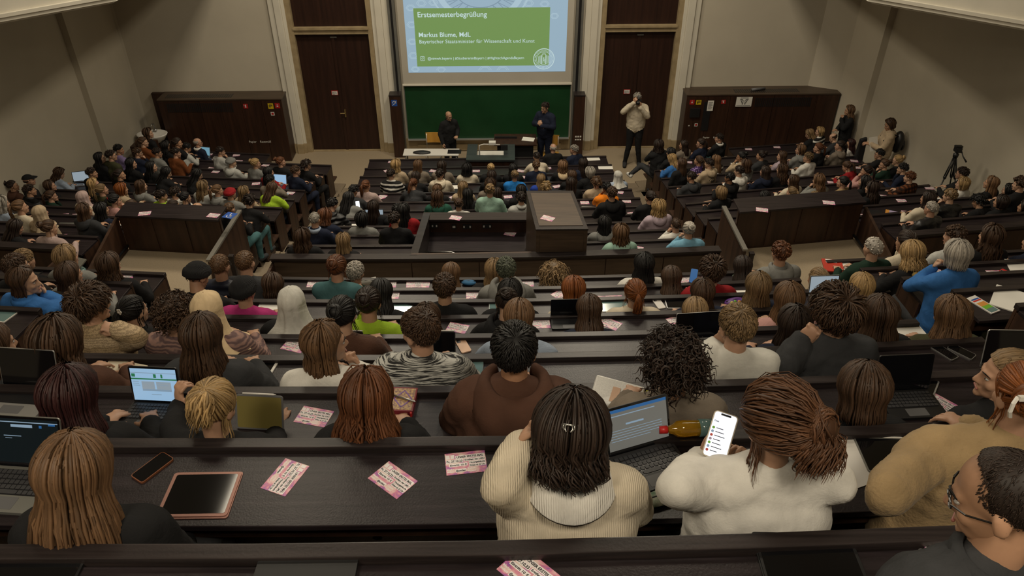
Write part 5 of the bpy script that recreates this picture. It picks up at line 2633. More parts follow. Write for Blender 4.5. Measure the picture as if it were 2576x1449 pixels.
# front row of the picture (rail C0)
DRIFT[0] = 0.1
o, t = near(196, 1195, 'C0', 'LL', 'n', 'black', 'person with long straight light brown hair at the bottom left laptop', pose='B', yaw=8, pitch=22, hm=hair_long(.41, 760, 41, .003, spread=.16, vol=.016, wid=.0062, n=22), hi=.30)
o, t = near(1436, 1098, 'C0', 'Q', 'd', 'cream', 'person in cream ribbed sweater with wide collar and dark clipped bob', 'knit', yaw=12, pitch=24, roll=0,
            hm=hair_long(.155, 1200, 43, .014, curl=.022, spread=.12, vol=.036, wid=.0046, n=22),
            arms=dict(elL=(1262, 1220, .20, 0), wrL=(1310, 1120, .33, 0), hL=(.6, .3, .75), tL='fist', upL=(-.4, .8, .2)), over=dict(big=1.18), hi=.32, loose=.024, wr=.008)
m = MB()
s_ = []
for i in range(33):
    a = -2.75 + 5.5 * i / 32
    ov = Vector((math.sin(a), -math.cos(a), 0))
    w_ = .058 + .012 * math.cos(a)
    c_ = Vector((ov.x * .085, ov.y * .078 - .012, .035))
    d_ = ov * w_ + Vector((0, 0, -.050 - .014 * math.cos(2 * a)))
    s_.append([c_ + Vector((0, 0, .012)), c_ + d_ * .5 + Vector((0, 0, .024)), c_ + d_ + Vector((0, 0, .004)), c_ + d_ * 1.0 + Vector((0, 0, -.004)), c_ + d_ * .5 + Vector((0, 0, .008))])
m.sweep(s_)
child(o, 'collar', m, 'knit', Matrix.Translation(Vector(t['J']['neck']) + Vector((0, 0, .022))), TC['white'])
m = MB()
for s_ in (-1, 1):
    m.tube([(s_ * .004, 0, .010), (s_ * .012, .004, .004), (s_ * .013, .006, -.008), (s_ * .007, .0, -.016)], .0028, 6)
    m.tube([(s_ * .018, 0, .008), (s_ * .020, .004, -.002), (s_ * .014, .004, -.012)], .0024, 6)
m.tube([(-.02, 0, .008), (.02, 0, .008)], .003, 6)
child(o, 'hair_clip', m, 'steel', t['HM'] @ Matrix.Translation(Vector(sp(.0, 1.18, .058))) @ Matrix.Rotation(R(-15), 4, 'X') @ Matrix.Scale(.85, 4))

o, t = near(1944, 1074, 'C0', 'U', 'c', 'white', 'person in white sweatshirt with messy low bun holding a phone', yaw=-10, pitch=26,
            hm=hair_tied(.15, 900, 47, (.66, 1.62), bun=.066, wave=.022, loose=110, wid=.0040, hh=.058, messy=.004, taild=.075),
            arms=dict(elL=(1700, 1230, .22, 0), wrL=(1764, 1158, .45, 0), hL=(.22, .30, .93), tL='hold', upL=(-.8, .5, 0), wrR=(1872, 1190, .42, 0), elR=(2105, 1215, .25, 0), hR=(-.25, .4, .9), tR='hold', upR=(.8, .5, 0)), over=dict(big=1.22), hi=.34, loose=.024, wr=.010)
PHONE_HOLD = (o, t)
o, t = near(2572, 1003, 'C0', 'U', 'r', 'tan', 'person in tan wool coat with red hair in a white claw clip', 'fleece', yaw=4, pitch=12, body=-4,
            hm=hair_tied(.05, 420, 53, (-.55, 1.3), bun=.052, wave=.01, loose=24, wid=.0065, hh=.018),
            arms=dict(elL=(2228, 1245, .20, 0), wrL=(2310, 1190, .40, 0)), over=dict(hip=(-.14, -.02, .53), belly=(-.12, -.01, .68), chest=(-.10, -.015, .86), neck=(-.03, -.015, 1.02), shL=(-.27, .0, .97), shR=(.09, -.015, .98)), hi=.36, loose=.03, wr=.012, tn='coat')
m = MB()
for s_ in (-1, 1):
    m.sweep([[(s_ * x - .004, y, z), (s_ * x + .004, y, z), (s_ * x + .004, y + .006, z), (s_ * x - .004, y + .006, z)] for x, y, z in ((.012, 0, .03), (.028, -.012, .018), (.032, -.014, -.005), (.022, -.006, -.026))])
m.box(-.014, .014, -.008, .004, .022, .034)
child(o, 'claw_clip', m, 'white_plastic', t['HM'] @ Matrix.Translation(Vector(sp(-.75, 1.45, .085))) @ Matrix.Scale(1.25, 4), smooth=False)
# man leaning in from the row behind, bottom right
o, t = near(2524, 1262, 'C9', 'Z', 'd', 'charcoal', 'person with black-rimmed glasses and cropped hair in the bottom right corner', yaw=-38, pitch=20, body=-12, ex=('glasses', 'collar'), skin=1, lo=-.5, hi=.9, s=.97, depth=1.50, over=dict(standing(SEAT), elR=(.25, -.02, 1.14), wrR=(.22, .06, .90), elL=(-.25, -.02, 1.14), wrL=(-.22, .06, .90)), tn='jacket', hm=hair_short(.013, 2400, 8, lift=.15, wid=.0012, vol=.0035, lim=lambda p: hairline(p) - (.55 if abs(p) > 2.0 else 0)))

# second row of the picture (rail C1)
near(180, 1000, 'C1', 'LL', 'u', 'black', 'person with long smooth burgundy hair beside the tablet with web page', yaw=10, pitch=18, hm=hair_long(.33, 720, 61, .002, spread=.22, vol=.022, wid=.0062, n=20), hi=.30)
o, t = near(540, 1030, 'C1', 'P', 'y', 'black', 'person with gathered blonde hair holding a tablet in each hand', yaw=12, pitch=26,
            hm=hair_tied(.17, 420, 67, (.1, .72), wave=.006, loose=50, wid=.0062, hh=.022, taild=.055),
            arms=dict(elL=(440, 1080, .22, 0), wrL=(452, 1022, .40, 0), hL=(.1, .25, .95), tL='hold', upL=(-.6, -.6, .2), elR=(690, 1130, .20, 0), wrR=(694, 1090, .42, 0), hR=(.15, .7, .5), tR='relax', upR=(.2, -.5, .8)), hi=.32)
o, t = near(922, 1008, 'C1', 'L', 'a', 'black', 'person with long auburn hair and tortoiseshell glasses pushed up', yaw=3, pitch=22, hm=hair_long(.295, 760, 71, .007, spread=.18, vol=.024, wid=.006, n=20), hi=.30)
m = MB()
for s_ in (-1, 1):
    q_ = [(.012, .0, .022), (.062, -.004, .022), (.066, -.006, -.012), (.014, 0, -.018), (.012, 0, .022)]
    m.tube([(s_ * x, y, z) for x, y, z in q_], .0032, 6)
    m.tube([(s_ * .064, -.004, .016), (s_ * .092, -.04, .004), (s_ * .094, -.10, -.03)], .0032, 6)
m.tube([(-.012, 0, .010), (.012, 0, .010)], .0032, 6)
child(o, 'glasses', m, 'tortoise', t['HM'] @ Matrix.Translation((0, .035, .135)) @ Matrix.Rotation(R(52), 4, 'X'))
near(1294, 886, 'C1', 'S', 'k', 'brown', 'person in dark brown hoodie with short black hair', 'fabric', yaw=6, pitch=4, ex=('hood',), skin=3, over=dict(big=1.15), hm=hair_short(.045, 1300, 73, lift=.22, wid=.0042, vol=.010, jit=.22, lim=lambda p: lim_short(p) - .08), k=1.17, loose=.028, wr=.014, tn='hoodie')
near(1694, 925, 'C1', 'C', 'd', 'taupe', 'person with voluminous dark curly hair beside the open laptop', yaw=-8, pitch=14, hm=hair_curly(.075, 900, 79, .030, .012, wid=.0042, n=18, drop=.3), hi=.32)
near(2170, 988, 'C1', 'L', 'b', 'black', 'person with smooth dark brown hair before the black laptop', pose='B', yaw=10, pitch=22, hm=hair_long(.15, 700, 83, .001, curl=.03, spread=.02, vol=.020, wid=.0062, n=18), hi=.32)
near(2528, 948, 'C1', 'P', 'g', 'black', 'person in profile with dark blonde tied hair at the right edge', pose='B', yaw=-62, pitch=2, body=-14, hm=hair_tied(.12, 420, 89, (.1, 1.5), bun=.03, loose=24, wid=.006), hi=.30)

# third row (rail C2)
near(821, 866, 'C2', 'L', 'n', 'white', 'person in white long-sleeved top looking right with chin in hand', pose='C', yaw=58, pitch=2, hm=hair_long(.24, 620, 97, .003, spread=.10, vol=.012, wid=.0064, n=18), arms=dict(elR=(925, 945, .30, 0), wrR=(897, 925, .36, 0), hR=(-.35, .25, .9), tR='fist'), hi=.3)
near(1057, 836, 'C2', 'S', 'b', 'pale-grey', 'person in black and white marled sweater looking left', 'marl', yaw=-46, pitch=6, k=1.14, hm=hair_short(.030, 1300, 101, lift=.3, wid=.0042, vol=.009, jit=.25), loose=.026, wr=.010)
near(1852, 826, 'C2', 'S', 'g', 'silver-white', 'person in off-white sweatshirt with short fair hair and swirl', k=1.14, yaw=-8, pitch=12, hm=hair_short(.034, 1300, 103, lift=.2, wid=.0042, vol=.010, jit=.15, whorl=(-.05, .42)), arms=dict(elL=(1770, 900, .25, 0), wrL=(1797, 872, .36, 0), hL=(.4, -.2, .9), tL='fist', upL=(-.4, -.8, .2)), loose=.026, hi=.3)
near(2101, 792, 'C2', 'M', 'b', 'charcoal', 'person in charcoal sweatshirt with tousled brown hair and raised fist', k=1.14, yaw=-6, pitch=10, hm=hair_short(.095, 1200, 107, lift=.42, wid=.0054, vol=.020, jit=.5, lim=lambda p: hairline(p) + .1 * (abs(p) < 1.3)), arms=dict(elL=(1975, 925, .22, 0), wrL=(2015, 858, .32, 0), hL=(.45, -.1, .8), tL='fist', upL=(-.5, -.8, .2)), loose=.028, wr=.014, hi=.3)
near(511, 850, 'C2', 'LL', 'b', 'charcoal', 'person with long straight brown hair and dark jacket by the notebook', yaw=8, pitch=14, hm=hair_long(.30, 700, 109, .003, spread=.10, vol=.014, wid=.0064, n=18), hi=.3, tn='jacket')
near(149, 866, 'C2', 'Q', 'b', 'brown', 'person with big wavy brown hair beside the open notebook', yaw=14, pitch=16, hm=hair_long(.17, 760, 113, .015, spread=.16, vol=.036, wid=.0066, n=18), hi=.3)
near(-14, 872, 'C2', 'L', 'b', 'charcoal', 'person at the left edge with brown hair and hand at the face', pose='C', yaw=25, hm=hair_long(.24, 420, 115, .004, wid=.0066, n=16), arms=dict(elR=(62, 925, .22, 0), wrR=(40, 898, .30, 0), tR='fist'), hi=.3)
# fourth row (rail C3) and the side block
near(229, 772, 'C3', 'M', 'b', 'beige', 'person in patterned beige sweater with tousled brown hair, hand at neck', 'herring', pose='C', yaw=38, pitch=4, hm=hair_short(.085, 1100, 127, lift=.42, wid=.0052, vol=.018, jit=.55), arms=dict(elR=(345, 850, .25, 0), wrR=(300, 830, .26, 0), hR=(-.8, -.1, .35), tR='fist', upR=(.3, -.3, .9)), loose=.028, wr=.012)
near(2210, 795, 'C3', 'L', 'b', 'black', 'person with long straight brown hair left of the loose white paper', yaw=-4, pitch=14, hm=hair_long(.32, 560, 131, .003, spread=.08, vol=.014, wid=.0068, n=17), hi=.3)
near(2390, 795, 'C3', 'L', 'n', 'olive', 'person with long straight light brown hair right of the loose paper', yaw=-6, pitch=16, hm=hair_long(.32, 560, 137, .004, spread=.12, vol=.014, wid=.0068, n=17), hi=.3)
near(64, 708, 'L5', 'B', 'b', 'blue', 'person in bright blue coat resting the face on one hand', pose='C', yaw=62, pitch=4, body=18, hm=hair_long(.15, 520, 139, .001, curl=.012, vol=.014, wid=.0068, n=17), arms=dict(elR=(165, 772, .30, 0), wrR=(118, 745, .34, 0), hR=(-.5, .3, .8), tR='relax'), hi=.3, tn='coat', ex=('collar',), loose=.026, skin=2)

near(1657, 366, 'rC', 'Q', 'd', 'black', 'person in black jacket with crossed legs and white sneaker at the right aisle', pose='D', yaw=10, body=-18, hm=hair_mesh('Q', 0, 1), q=0, vox=.021, k=.93,
     over=dict(knL=(-.24, .36, .60), anL=(-.52, .34, .42), knR=(.02, .42, .52)), tn='jacket')
o_ = NEAR['person in black jacket with crossed legs and white sneaker at the right aisle'][0]
for c_ in o_.children:
    if c_.name.startswith('shoes'):
        c_.color = TC['white'] + (1,)
# scarf of the blonde person in the rear right block
for d in PEOPLE:
    if d['row'] == 'R6' and d['hc'] == 'y':
        m = MB()
        s_ = []
        for i in range(15):
            t_ = i / 14
            x = -.10 - .16 * t_ + .01 * math.sin(9 * t_)
            y = -.10 - .09 * math.sin(t_ * 2.2)
            z = 1.06 - .50 * t_
            w_ = .035 + .02 * t_
            s_.append([(x - w_, y, z), (x, y - .02, z), (x + w_, y, z), (x, y + .012, z)])
        m.sweep(s_)
        m.m = [0 if k < len(m.m) * .5 else 1 for k in range(len(m.m))]
        m.build('scarf', ['olive_scarf', 'red_scarf'], d['o'], True)
        m = MB()
        m.tube([(.085 * math.sin(a), -.09 * math.cos(a) - .01, 1.05 + .015 * math.cos(a)) for a in [-2.6 + 5.2 * k / 16 for k in range(17)]], .032, 8)
        m.build('scarf_loop', 'olive_scarf', d['o'], True)
    if d['row'] == 'rE' and d['hc'] == 'd' and d['top'] == 'beige':
        m = MB()
        for k in range(9):
            a = 3.14 * (.08 + .84 * k / 8)
            ca, sa = math.cos(a), math.sin(a)
            bar(m, .10 * ca, .055 * sa, .125 * ca, .085 * sa, .012)
        for k in range(3):
            bar(m, -.07 + .01 * k, -.02 - .035 * k, .07 - .01 * k, -.02 - .035 * k, .012)
        ring(m, (0, 0), .04, .05, 16, 0, 6.28)
        q = m.build('back_print', 'ink', d['o'])
        q.matrix_local = Matrix.Translation((0, -.166, .88)) @ Matrix.Rotation(R(90), 4, 'X')
for key, ds in bykey.items():
    ds.sort(key=lambda d: d['x'])
    for i, d in enumerate(ds):
        if d['o'] is None:
            continue
        pos = 'leftmost' if i == 0 else ('rightmost' if i == len(ds) - 1 else ORD[i] + ' from left')
        tag(d['o'], '%s, %s, %s row, %s' % (person_label(d), pos, ppl_row(key), BLK[key[0]]), 'person', 'seated audience')
# ------------------------------------------------------------------ people standing at the front and beside the wall
def stand(u, v, y, floor, face, hair, hc, top, label, J, fab='fabric', ex=(), skin=1, legs='charcoal', tn='jacket', q=0, hm=None, big=None):
    """u, v: head centre; y: distance; face: heading, 0 = towards the stage"""
    p = at_y(u, v, y)
    s = (p.z - floor) / J['head'][2]
    t = body_meshes(J, .020, .009, .008, .022, .008, True)
    M = Matrix.Rotation(R(-face), 4, 'Z') @ Matrix.Scale(s, 4)
    o = link('person', t['body'])
    o.location = p - M @ Vector(J['head'])
    o.scale = (s, s, s)
    o.rotation_euler = (0, 0, R(-face))
    dress(t, o, hair, HC[hc], top, fab, skin, legs, q, 2, True, ex, tn, hm)
    tag(o, label, 'person')
    return o, t


Jd = standing(elR=(.25, -.02, 1.14), wrR=(.24, .10, .93), hR=(0, .3, -.9), upR=(.9, 0, 0), elL=(-.25, .0, 1.16), wrL=(-.13, .20, 1.10), hL=(.6, .7, 0), upL=(0, 0, 1), yaw=-10, pitch=8)
stand(1129, 292, 17.35, 0, 150, 'D', 'd', 'black', 'person, bald with glasses, in black suit, standing left before the chalkboard', Jd, ex=('glasses', 'collar'), skin=1, legs='black', hm=hair_bald(30, 5, 1.75))
Jd = standing(elR=(.25, .06, 1.17), wrR=(.05, .27, 1.27), hR=(-.6, .2, .6), upR=(.3, .8, 0), tR='hold', elL=(-.25, .06, 1.17), wrL=(-.05, .28, 1.25), hL=(.6, .2, .6), upL=(-.3, .8, 0), tL='hold', yaw=20, pitch=6)
stand(1371, 271, 17.45, 0, -152, 'S', 'd', 'navy', 'person in dark jacket with clasped hands standing before the chalkboard', Jd, ex=('glasses', 'collar'), skin=0, legs='navy')
Jd = standing(elR=(.30, .10, 1.30), wrR=(.08, .17, 1.55), hR=(-.3, .2, .9), upR=(.4, .8, .2), tR='hold', elL=(-.24, .14, 1.25), wrL=(-.06, .22, 1.48), hL=(.3, .3, .9), upL=(-.3, .8, 0), tL='hold', yaw=0, pitch=4, head=(.02, .03, 1.60), anL=(-.16, .0, .09), anR=(.16, .03, .09))
o, t = stand(1603, 248, 17.75, 0, 190, 'S', 's', 'cream', 'person in cream jacket taking photographs in front of the right door', Jd, ex=('collar',), skin=1, legs='black')
e = empty('photo_camera')
W = o.matrix_basis
e.matrix_world = W @ Matrix.Translation((-.01, .16, 1.585)) @ Matrix.Scale(1.0, 4)
m = MB()
m.box(-.07, .07, -.03, .03, -.045, .045)
m.box(-.03, .03, -.025, .03, .045, .075)
m.build('camera_body', 'black_plastic', e, bevel=.006)
m = MB()
m.tube([(0, .03, 0), (0, .08, 0), (0, .12, 0)], [.035, .037, .040], 14)
m.build('lens', 'black_plastic', e, True)
m = MB()
m.box(-.02, .02, -.02, .04, .075, .13)
m.build('flash_shoe', 'grey_plastic', e)
tag(e, 'black camera held to the eye of the photographer', 'camera')

Jd = standing(elL=(-.22, .12, 1.22), wrL=(-.04, .16, 1.40), hL=(.3, .1, .9), upL=(-.2, .9, .1), tL='fist', elR=(.23, .06, 1.12), wrR=(-.05, .20, 1.14), yaw=0, pitch=4)
stand(2136, 279, 17.3, .06, -82, 'W', 'n', 'black', 'person in black standing against the right wall, hand at chin', Jd, skin=1, legs='black')
Jd = standing(elL=(-.22, .10, 1.12), wrL=(-.10, .32, 1.18), hL=(.2, .9, .0), elR=(.23, .10, 1.12), wrR=(.08, .30, 1.14), hR=(-.2, .9, .0), yaw=-8, pitch=22)
o, t = stand(2238, 314, 15.3, .50, -80, 'B', 'b', 'beige', 'person in beige hooded coat with black backpack by the right wall', Jd, fab='fleece', ex=('hood',), legs='tan', tn='coat')
e = empty('backpack')
e.matrix_world = o.matrix_basis @ Matrix.Translation((0, -.24, 1.24))
m = MB()
m.ell((0, 0, 0), (.16, .11, .25), 16, 12)
for i, p in enumerate(m.v):
    m.v[i] = (p[0], p[1], p[2] * (.92 if p[2] > 0 else 1.0))
m.build('pack', 'black_plastic', e, True)
m = MB()
m.ell((0, -.10, -.07), (.11, .045, .12), 12, 8)
m.build('front_pocket', 'black_plastic', e, True)
for s_ in (-1, 1):
    m = MB()
    m.tube([(s_ * .10, .08, .17), (s_ * .12, .20, .20), (s_ * .13, .33, .05), (s_ * .12, .28, -.12), (s_ * .13, .08, -.16)], .018, 6)
    m.build('strap', 'black_plastic', e, True)
tag(e, 'black backpack worn over the beige hooded coat', 'backpack')
p = at_y(2198, 362, 15.25)
o = sheet_stack('paper_sheet', p, .22, .30, .002, 20, 'paper', 'white sheet held by the person in the beige coat', 'paper', tilt=65)
# tripod
e = empty('camera_tripod', at_y(2398, 480, 12.6))
top = at_y(2404, 392, 12.6) - e.location
tag(e, 'tall black camera tripod standing against the right wall', 'tripod')
for (u, v, yy) in ((2350, 500, 12.4), (2384, 492, 12.9), (2402, 500, 12.5)):
    f = at_y(u, v, yy) - e.location
    m = MB()
    mid = top.lerp(f, .5)
    d = Vector((.012, 0, 0))
    m.tube([top + d, mid + d], .014, 8)
    m.tube([top - d * 2, mid - d * 2], .012, 8)
    m.tube([mid, f], .013, 8)
    m.ell(mid, (.03, .025, .04), 8, 6)
    m.build('leg', 'black_plastic', e, True)
m = MB()
m.lathe([(.045, -.02), (.05, .04), (.03, .05), (.03, .09)], 14, top)
m.build('bowl', 'black_plastic', e, True)
m = MB()
m.box(top.x - .05, top.x + .05, top.y - .06, top.y + .06, top.z + .08, top.z + .17)
m.box(top.x - .07, top.x + .06, top.y - .04, top.y + .04, top.z + .17, top.z + .20)
m.build('fluid_head', 'black_plastic', e, bevel=.01)
m = MB()
h = at_y(2431, 408, 12.4) - e.location
m.tube([top + Vector((.05, 0, .14)), top.lerp(h, .5) + Vector((.02, 0, .05)), h], [.010, .010, .016], 8)
m.build('pan_handle', 'black_plastic', e, True)
# dark bag standing at the end of a row, right wall
p = at_y(2170, 360, 15.9)
m = MB()
m.hexa([(-.09, -.08, -.45), (.09, -.08, -.45), (.09, .08, -.45), (-.09, .08, -.45)], [(-.08, -.05, .10), (.07, -.05, .15), (.07, .05, .15), (-.08, .05, .10)])
o = m.build('dark_bag', 'black_plastic', None, bevel=.04, loc=p)
tag(o, 'dark tall bag leaning by the right wall beside the red-haired person', 'bag')
# ------------------------------------------------------------------ things on the desks


def find_row(u, v, blk=None):
    best = None
    for key, r in ROW.items():
        if key in ('C9',) or (blk and key[0] != blk) or key[1] == 'L':
            continue
        p = at_z(u, v, r.z - .03)
        o = off_of(r, p)
        dd = .42 if key[0] in 'CLR' else .46
        e = max(0, -.065 - o, 0) if False else (max(0, o + .065) + max(0, -o - dd))
        ex = max(0, r.x0 - p.x) + max(0, p.x - r.x1)
        c = e + ex * 3
        if best is None or c < best[0] - 1e-6:
            best = (c, key, p, o)
    return best


def on_desk(u, v, blk=None):
    c, key, p, o = find_row(u, v, blk)
    r = ROW[key]
    dd = .40 if key[0] in 'CLR' else .44
    oc = max(-dd + .02, min(-.10, o))
    if abs(oc - o) > 1e-3:
        p = rpt(r, p.x, oc, r.z - .03)
    p.z = r.z - .0298
    return p, key, math.degrees(math.atan(r.df(p.x)))


def desk_phrase(key):
    return '%s desk row, %s' % (row_ord(key), BLK[key[0]])


# flyers -----------------------------------------------------------------------------------------
m_, nt, b = nodes_of('flyer_print')
tc = nd(nt, 'ShaderNodeTexCoord')
mp = nd(nt, 'ShaderNodeMapping')
mp.inputs['Scale'].default_value = (14, 22, 1)
nt.links.new(tc.outputs['Object'], mp.inputs[0])
oi = nd(nt, 'ShaderNodeObjectInfo')
n1 = nd(nt, 'ShaderNodeTexNoise')
n1.inputs['Scale'].default_value = 1.1
n1.inputs['Detail'].default_value = 5
n1.inputs['Distortion'].default_value = 1.4
nt.links.new(mp.outputs[0], n1.inputs[0])
nt.links.new(ramp(nt, n1.outputs[0], [(0.24, (.12, .03, .26)), (0.37, (.34, .12, .36)), (0.45, (.58, .20, .30)), (0.54, (.68, .44, .46)), (0.66, (.70, .58, .50)), (0.84, (.24, .18, .08))]), b.inputs['Base Color'])
b.inputs['Roughness'].default_value = .4
flat('flyer_white', (.76, .73, .74), .5)
flat('flyer_ink', (.02, .018, .025), .6)
FW, FH = .165, .115
m = MB()
m.box(-FW / 2, FW / 2, -FH / 2, FH / 2, 0, .0012)
FLY = m.mesh('flyer', 'flyer_print')
m = MB()


def strp(x0, x1, y0, y1, sk=.002):
    m.hexa([(x0, y0, .0012), (x1, y0 + sk, .0012), (x1, y1 + sk, .0012), (x0, y1, .0012)], [(x0, y0, .0016), (x1, y0 + sk, .0016), (x1, y1 + sk, .0016), (x0, y1, .0016)])


STR = [(-.040, .079, .0225, .0405, 'UNSER ERSTES MAL', .004), (-.080, -.010, .002, .0205, 'Fr, 27.10.23', .003), (-.007, .080, .006, .0205, 'Erstifest der LMU', .002),
       (.012, .080, -.009, .0045, 'Hauptgebäude', .001), (.012, .080, -.0245, -.0105, 'Einlass ab 22 Uhr', .001), (-.068, .006, -.0175, -.0015, 'Eintritt 10 €', .002), (-.045, -.002, -.048, -.032, '@erstifest', .002)]
for a in STR:
    strp(a[0], a[1], a[2], a[3])
FLY_S = m.mesh('paper_strip', 'flyer_white')
parts = []
for x0, x1, y0, y1, txt, bold in STR:
    me = text_mesh(txt, (x1 - x0) * .92, (y1 - y0) * .58, mat='flyer_ink', bold=.035, depth=.0001)
    n = len(me.vertices)
    c = np.empty(n * 3)
    me.vertices.foreach_get('co', c)
    parts.append((me, c.reshape(-1, 3) + np.array((x0 + (x1 - x0) * .04, y0 + (y1 - y0) * .26, .00172))))


def join_text(parts, name, mat):
    vs, fs, off = [], [], 0
    for me, c in parts:
        vs += [tuple(p) for p in c]
        for pl in me.polygons:
            fs.append(tuple(i + off for i in pl.vertices))
        off += len(c)
        bpy.data.meshes.remove(me)
    me = bpy.data.meshes.new(name)
    me.from_pydata(vs, [], fs)
    me.materials.append(MAT[mat])
    return me


FLY_T = join_text(parts, 'lettering', 'flyer_ink')
parts = []
for x0, y0, w_, txt in ((-.079, -.034, .030, 'Mehr'), (-.079, -.046, .030, 'Infos'), (.004, -.036, .034, 'Ticket-'), (.004, -.049, .034, 'Verkauf')):
    me = text_mesh(txt, w_, .0085, mat='flyer_white', bold=.02, depth=.0001)
    n = len(me.vertices)
    c = np.empty(n * 3)
    me.vertices.foreach_get('co', c)
    parts.append((me, c.reshape(-1, 3) + np.array((x0, y0, .0014))))
FLY_W = join_text(parts, 'lettering', 'flyer_white')
m = MB()
for x in (-.079, -.060):
    m.box(x, x + .016, .026, .046, .0012, .0016)
FLY_Q = m.mesh('print_square', 'flyer_white')

FLYERS = '''718 1200 -112;988 1207 -40;1172 1164 7;790 1048 -14;2030 972 -8;2374 1021 -55;2388 1392 -28;1330 1437 -45;2309 881 -38;744 864 -18;1151 825 -18;1357 811 2;1535 814 -38;1193 741 3;1042 710 4;1062 714 -2;978 716 3;796 704 5;984 741 0;657 737 80;
1323 708 0;1408 737 40;1513 753 -6;1546 752 0;1702 800 20;1719 690 20;1745 684 0;233 715 22;320 692 35;2344 681 -20;2476 698 -8;2505 688 -6;986 404 -8;975 428 30;1090 430 -20;965 447 0;963 492 -25;953 499 30;960 513 5;972 515 25;1016 518 0;1142 496 30;
1198 430 0;1310 430 -20;1315 445 -30;1377 422 0;1278 495 8;1401 469 20;1557 483 -20;1575 505 -8;1471 510 0;1588 525 20;1591 538 10;1475 548 -10;1492 570 -5;1556 567 22;1603 625 -20;893 607 0;937 633 20;533 380 8;596 390 15;603 408 0;538 403 -5;670 414 -12;531 424 -10;
545 430 -5;477 445 40;565 451 20;644 462 15;732 484 -12;532 520 -18;674 525 -18;159 542 20;192 542 15;152 595 18;1637 411 10;1729 405 -20;1878 370 -15;1947 362 -15;1848 415 -10;1749 493 -12;1882 484 -22;1946 478 -20;1829 530 -15;2090 412 -12;2149 405 -20;2161 422 -15;
2042 442 -8;2092 459 -20;2315 452 -15;2221 494 -25;2268 505 -12;2219 518 -15;2172 543 -10;2282 535 -20;2161 524 -15;2432 549 -20'''
fl_count = {}
fl_list = []
for s_ in FLYERS.replace('\n', '').split(';'):
    u, v, rz = (float(x) for x in s_.split())
    p, key, a = on_desk(u, v)
    fl_list.append((key, p, rz + a))
EXTRA_FLY = [('left entrance ledge', at_z(537, 542, 3.272), -12), ('left entrance ledge', at_z(364, 537, 3.272), 12), ('right entrance ledge', at_z(1917, 528, 3.322), -15), ('right entrance ledge', at_z(2085, 510, 3.322), -12),
             ('brown projector housing', at_z(1378, 549, BOOTH_TOP + .001), -28), ('control booth rear ledge', at_z(1146, 548, 3.101), -18), ('control booth shelf', at_z(1283, 588, 2.831), -18)]
FMASTER = []


def put_flyer(p, rz, label):
    o = link('flyer', FLY)
    o.location = p
    o.rotation_euler = (0, 0, R(rz))
    for nm, me in (('paper_strip', FLY_S), ('lettering', FLY_T), ('lettering', FLY_W), ('print_square', FLY_Q)):
        link(nm, me, o)
    tag(o, label, 'flyer', 'pink party flyers on the desks')


by = {}
for key, p, rz in fl_list:
    by.setdefault(key, []).append((p, rz))
for key, L_ in by.items():
    L_.sort(key=lambda a: a[0].x)
    for i, (p, rz) in enumerate(L_):
        pos = '' if len(L_) == 1 else (', leftmost' if i == 0 else (', rightmost' if i == len(L_) - 1 else ', %s from left' % ORD[i]))
        put_flyer(p, rz, 'pink printed flyer on the %s%s' % (desk_phrase(key), pos))
cnt = {}
for nm, p, rz in EXTRA_FLY:
    k = cnt.get(nm, 0)
    cnt[nm] = k + 1
    dup_ = sum(1 for x in EXTRA_FLY if x[0] == nm) > 1
    sd = ''
    if dup_:
        xs = sorted(x[1].x for x in EXTRA_FLY if x[0] == nm)
        sd = ', left one' if p.x == xs[0] else ', right one'
    put_flyer(p, rz, 'pink printed flyer on the %s%s' % (nm, sd))

# gadgets ------------------------------------------------------------------------------------------
flat('screen_web', (.02, .02, .02), .15, emit=.62, ecol=(.36, .58, .82))
flat('screen_dim', (.02, .02, .02), .12, emit=.16, ecol=(.62, .60, .52))
flat('screen_dark', (.006, .007, .008), .10, emit=.02, ecol=(.10, .22, .26))
flat('screen_blue', (.02, .02, .02), .15, emit=.36, ecol=(.30, .62, .80))
flat('screen_pale', (.02, .02, .02), .15, emit=.42, ecol=(.48, .58, .66))
flat('screen_white', (.05, .05, .05), .2, emit=1.0, ecol=(.80, .82, .88))
flat('ui_green', (.02, .06, .04), .3, emit=.35, ecol=(.04, .30, .12))
flat('ui_grey', (.05, .05, .05), .3, emit=.5, ecol=(.30, .44, .58))
flat('ui_dark', (.01, .01, .012), .3)
flat('ui_blue', (.02, .05, .12), .3, emit=.30, ecol=(.03, .20, .55))
flat('rose_gold', (.30, .155, .125), .4, .4)
flat('gold_case', (.16, .13, .035), .5)
flat('teal_and_reflection', (.11, .19, .19), .12)  # plain teal; on some screens the colour paints in the mirrored skylight
flat('sage', (.10, .13, .10), .7)
flat('grey_felt', (.16, .155, .135), .9)
flat('beige_case', (.42, .37, .29), .5)
flat('leather_orange', (.17, .055, .02), .5)
flat('peach_case', (.52, .33, .22), .5)
flat('folder_red', (.42, .035, .02), .45)
flat('lilac_cover', (.36, .30, .46), .5)
flat('blue_pouch', (.02, .11, .24), .8)
flat('notebook_cream', (.62, .56, .43), .8)
flat('purple_bag', (.10, .02, .22), .4)
flat('yellow_print', (.62, .50, .02), .5)
flat('green_print', (.14, .40, .03), .5)
flat('dark_red', (.16, .01, .02), .6)
flat('cap_red', (.50, .02, .02), .35)
flat('cap_yellow', (.58, .56, .06), .45)
flat('thermos_blue', (.05, .06, .09), .4)
flat('orange_print', (.55, .25, .05), .5)
noise_mat('amber_drink', (.55, .30, .02), (.70, .40, .03), (6, 6, 6), 1, 2, .06)
MAT['amber_drink'].node_tree.nodes['Principled BSDF'].inputs['Transmission Weight'].default_value = .7
noise_mat('ornate_gold', (.10, .03, .06), (.50, .33, .12), (90, 90, 90), 1, 3, .5)
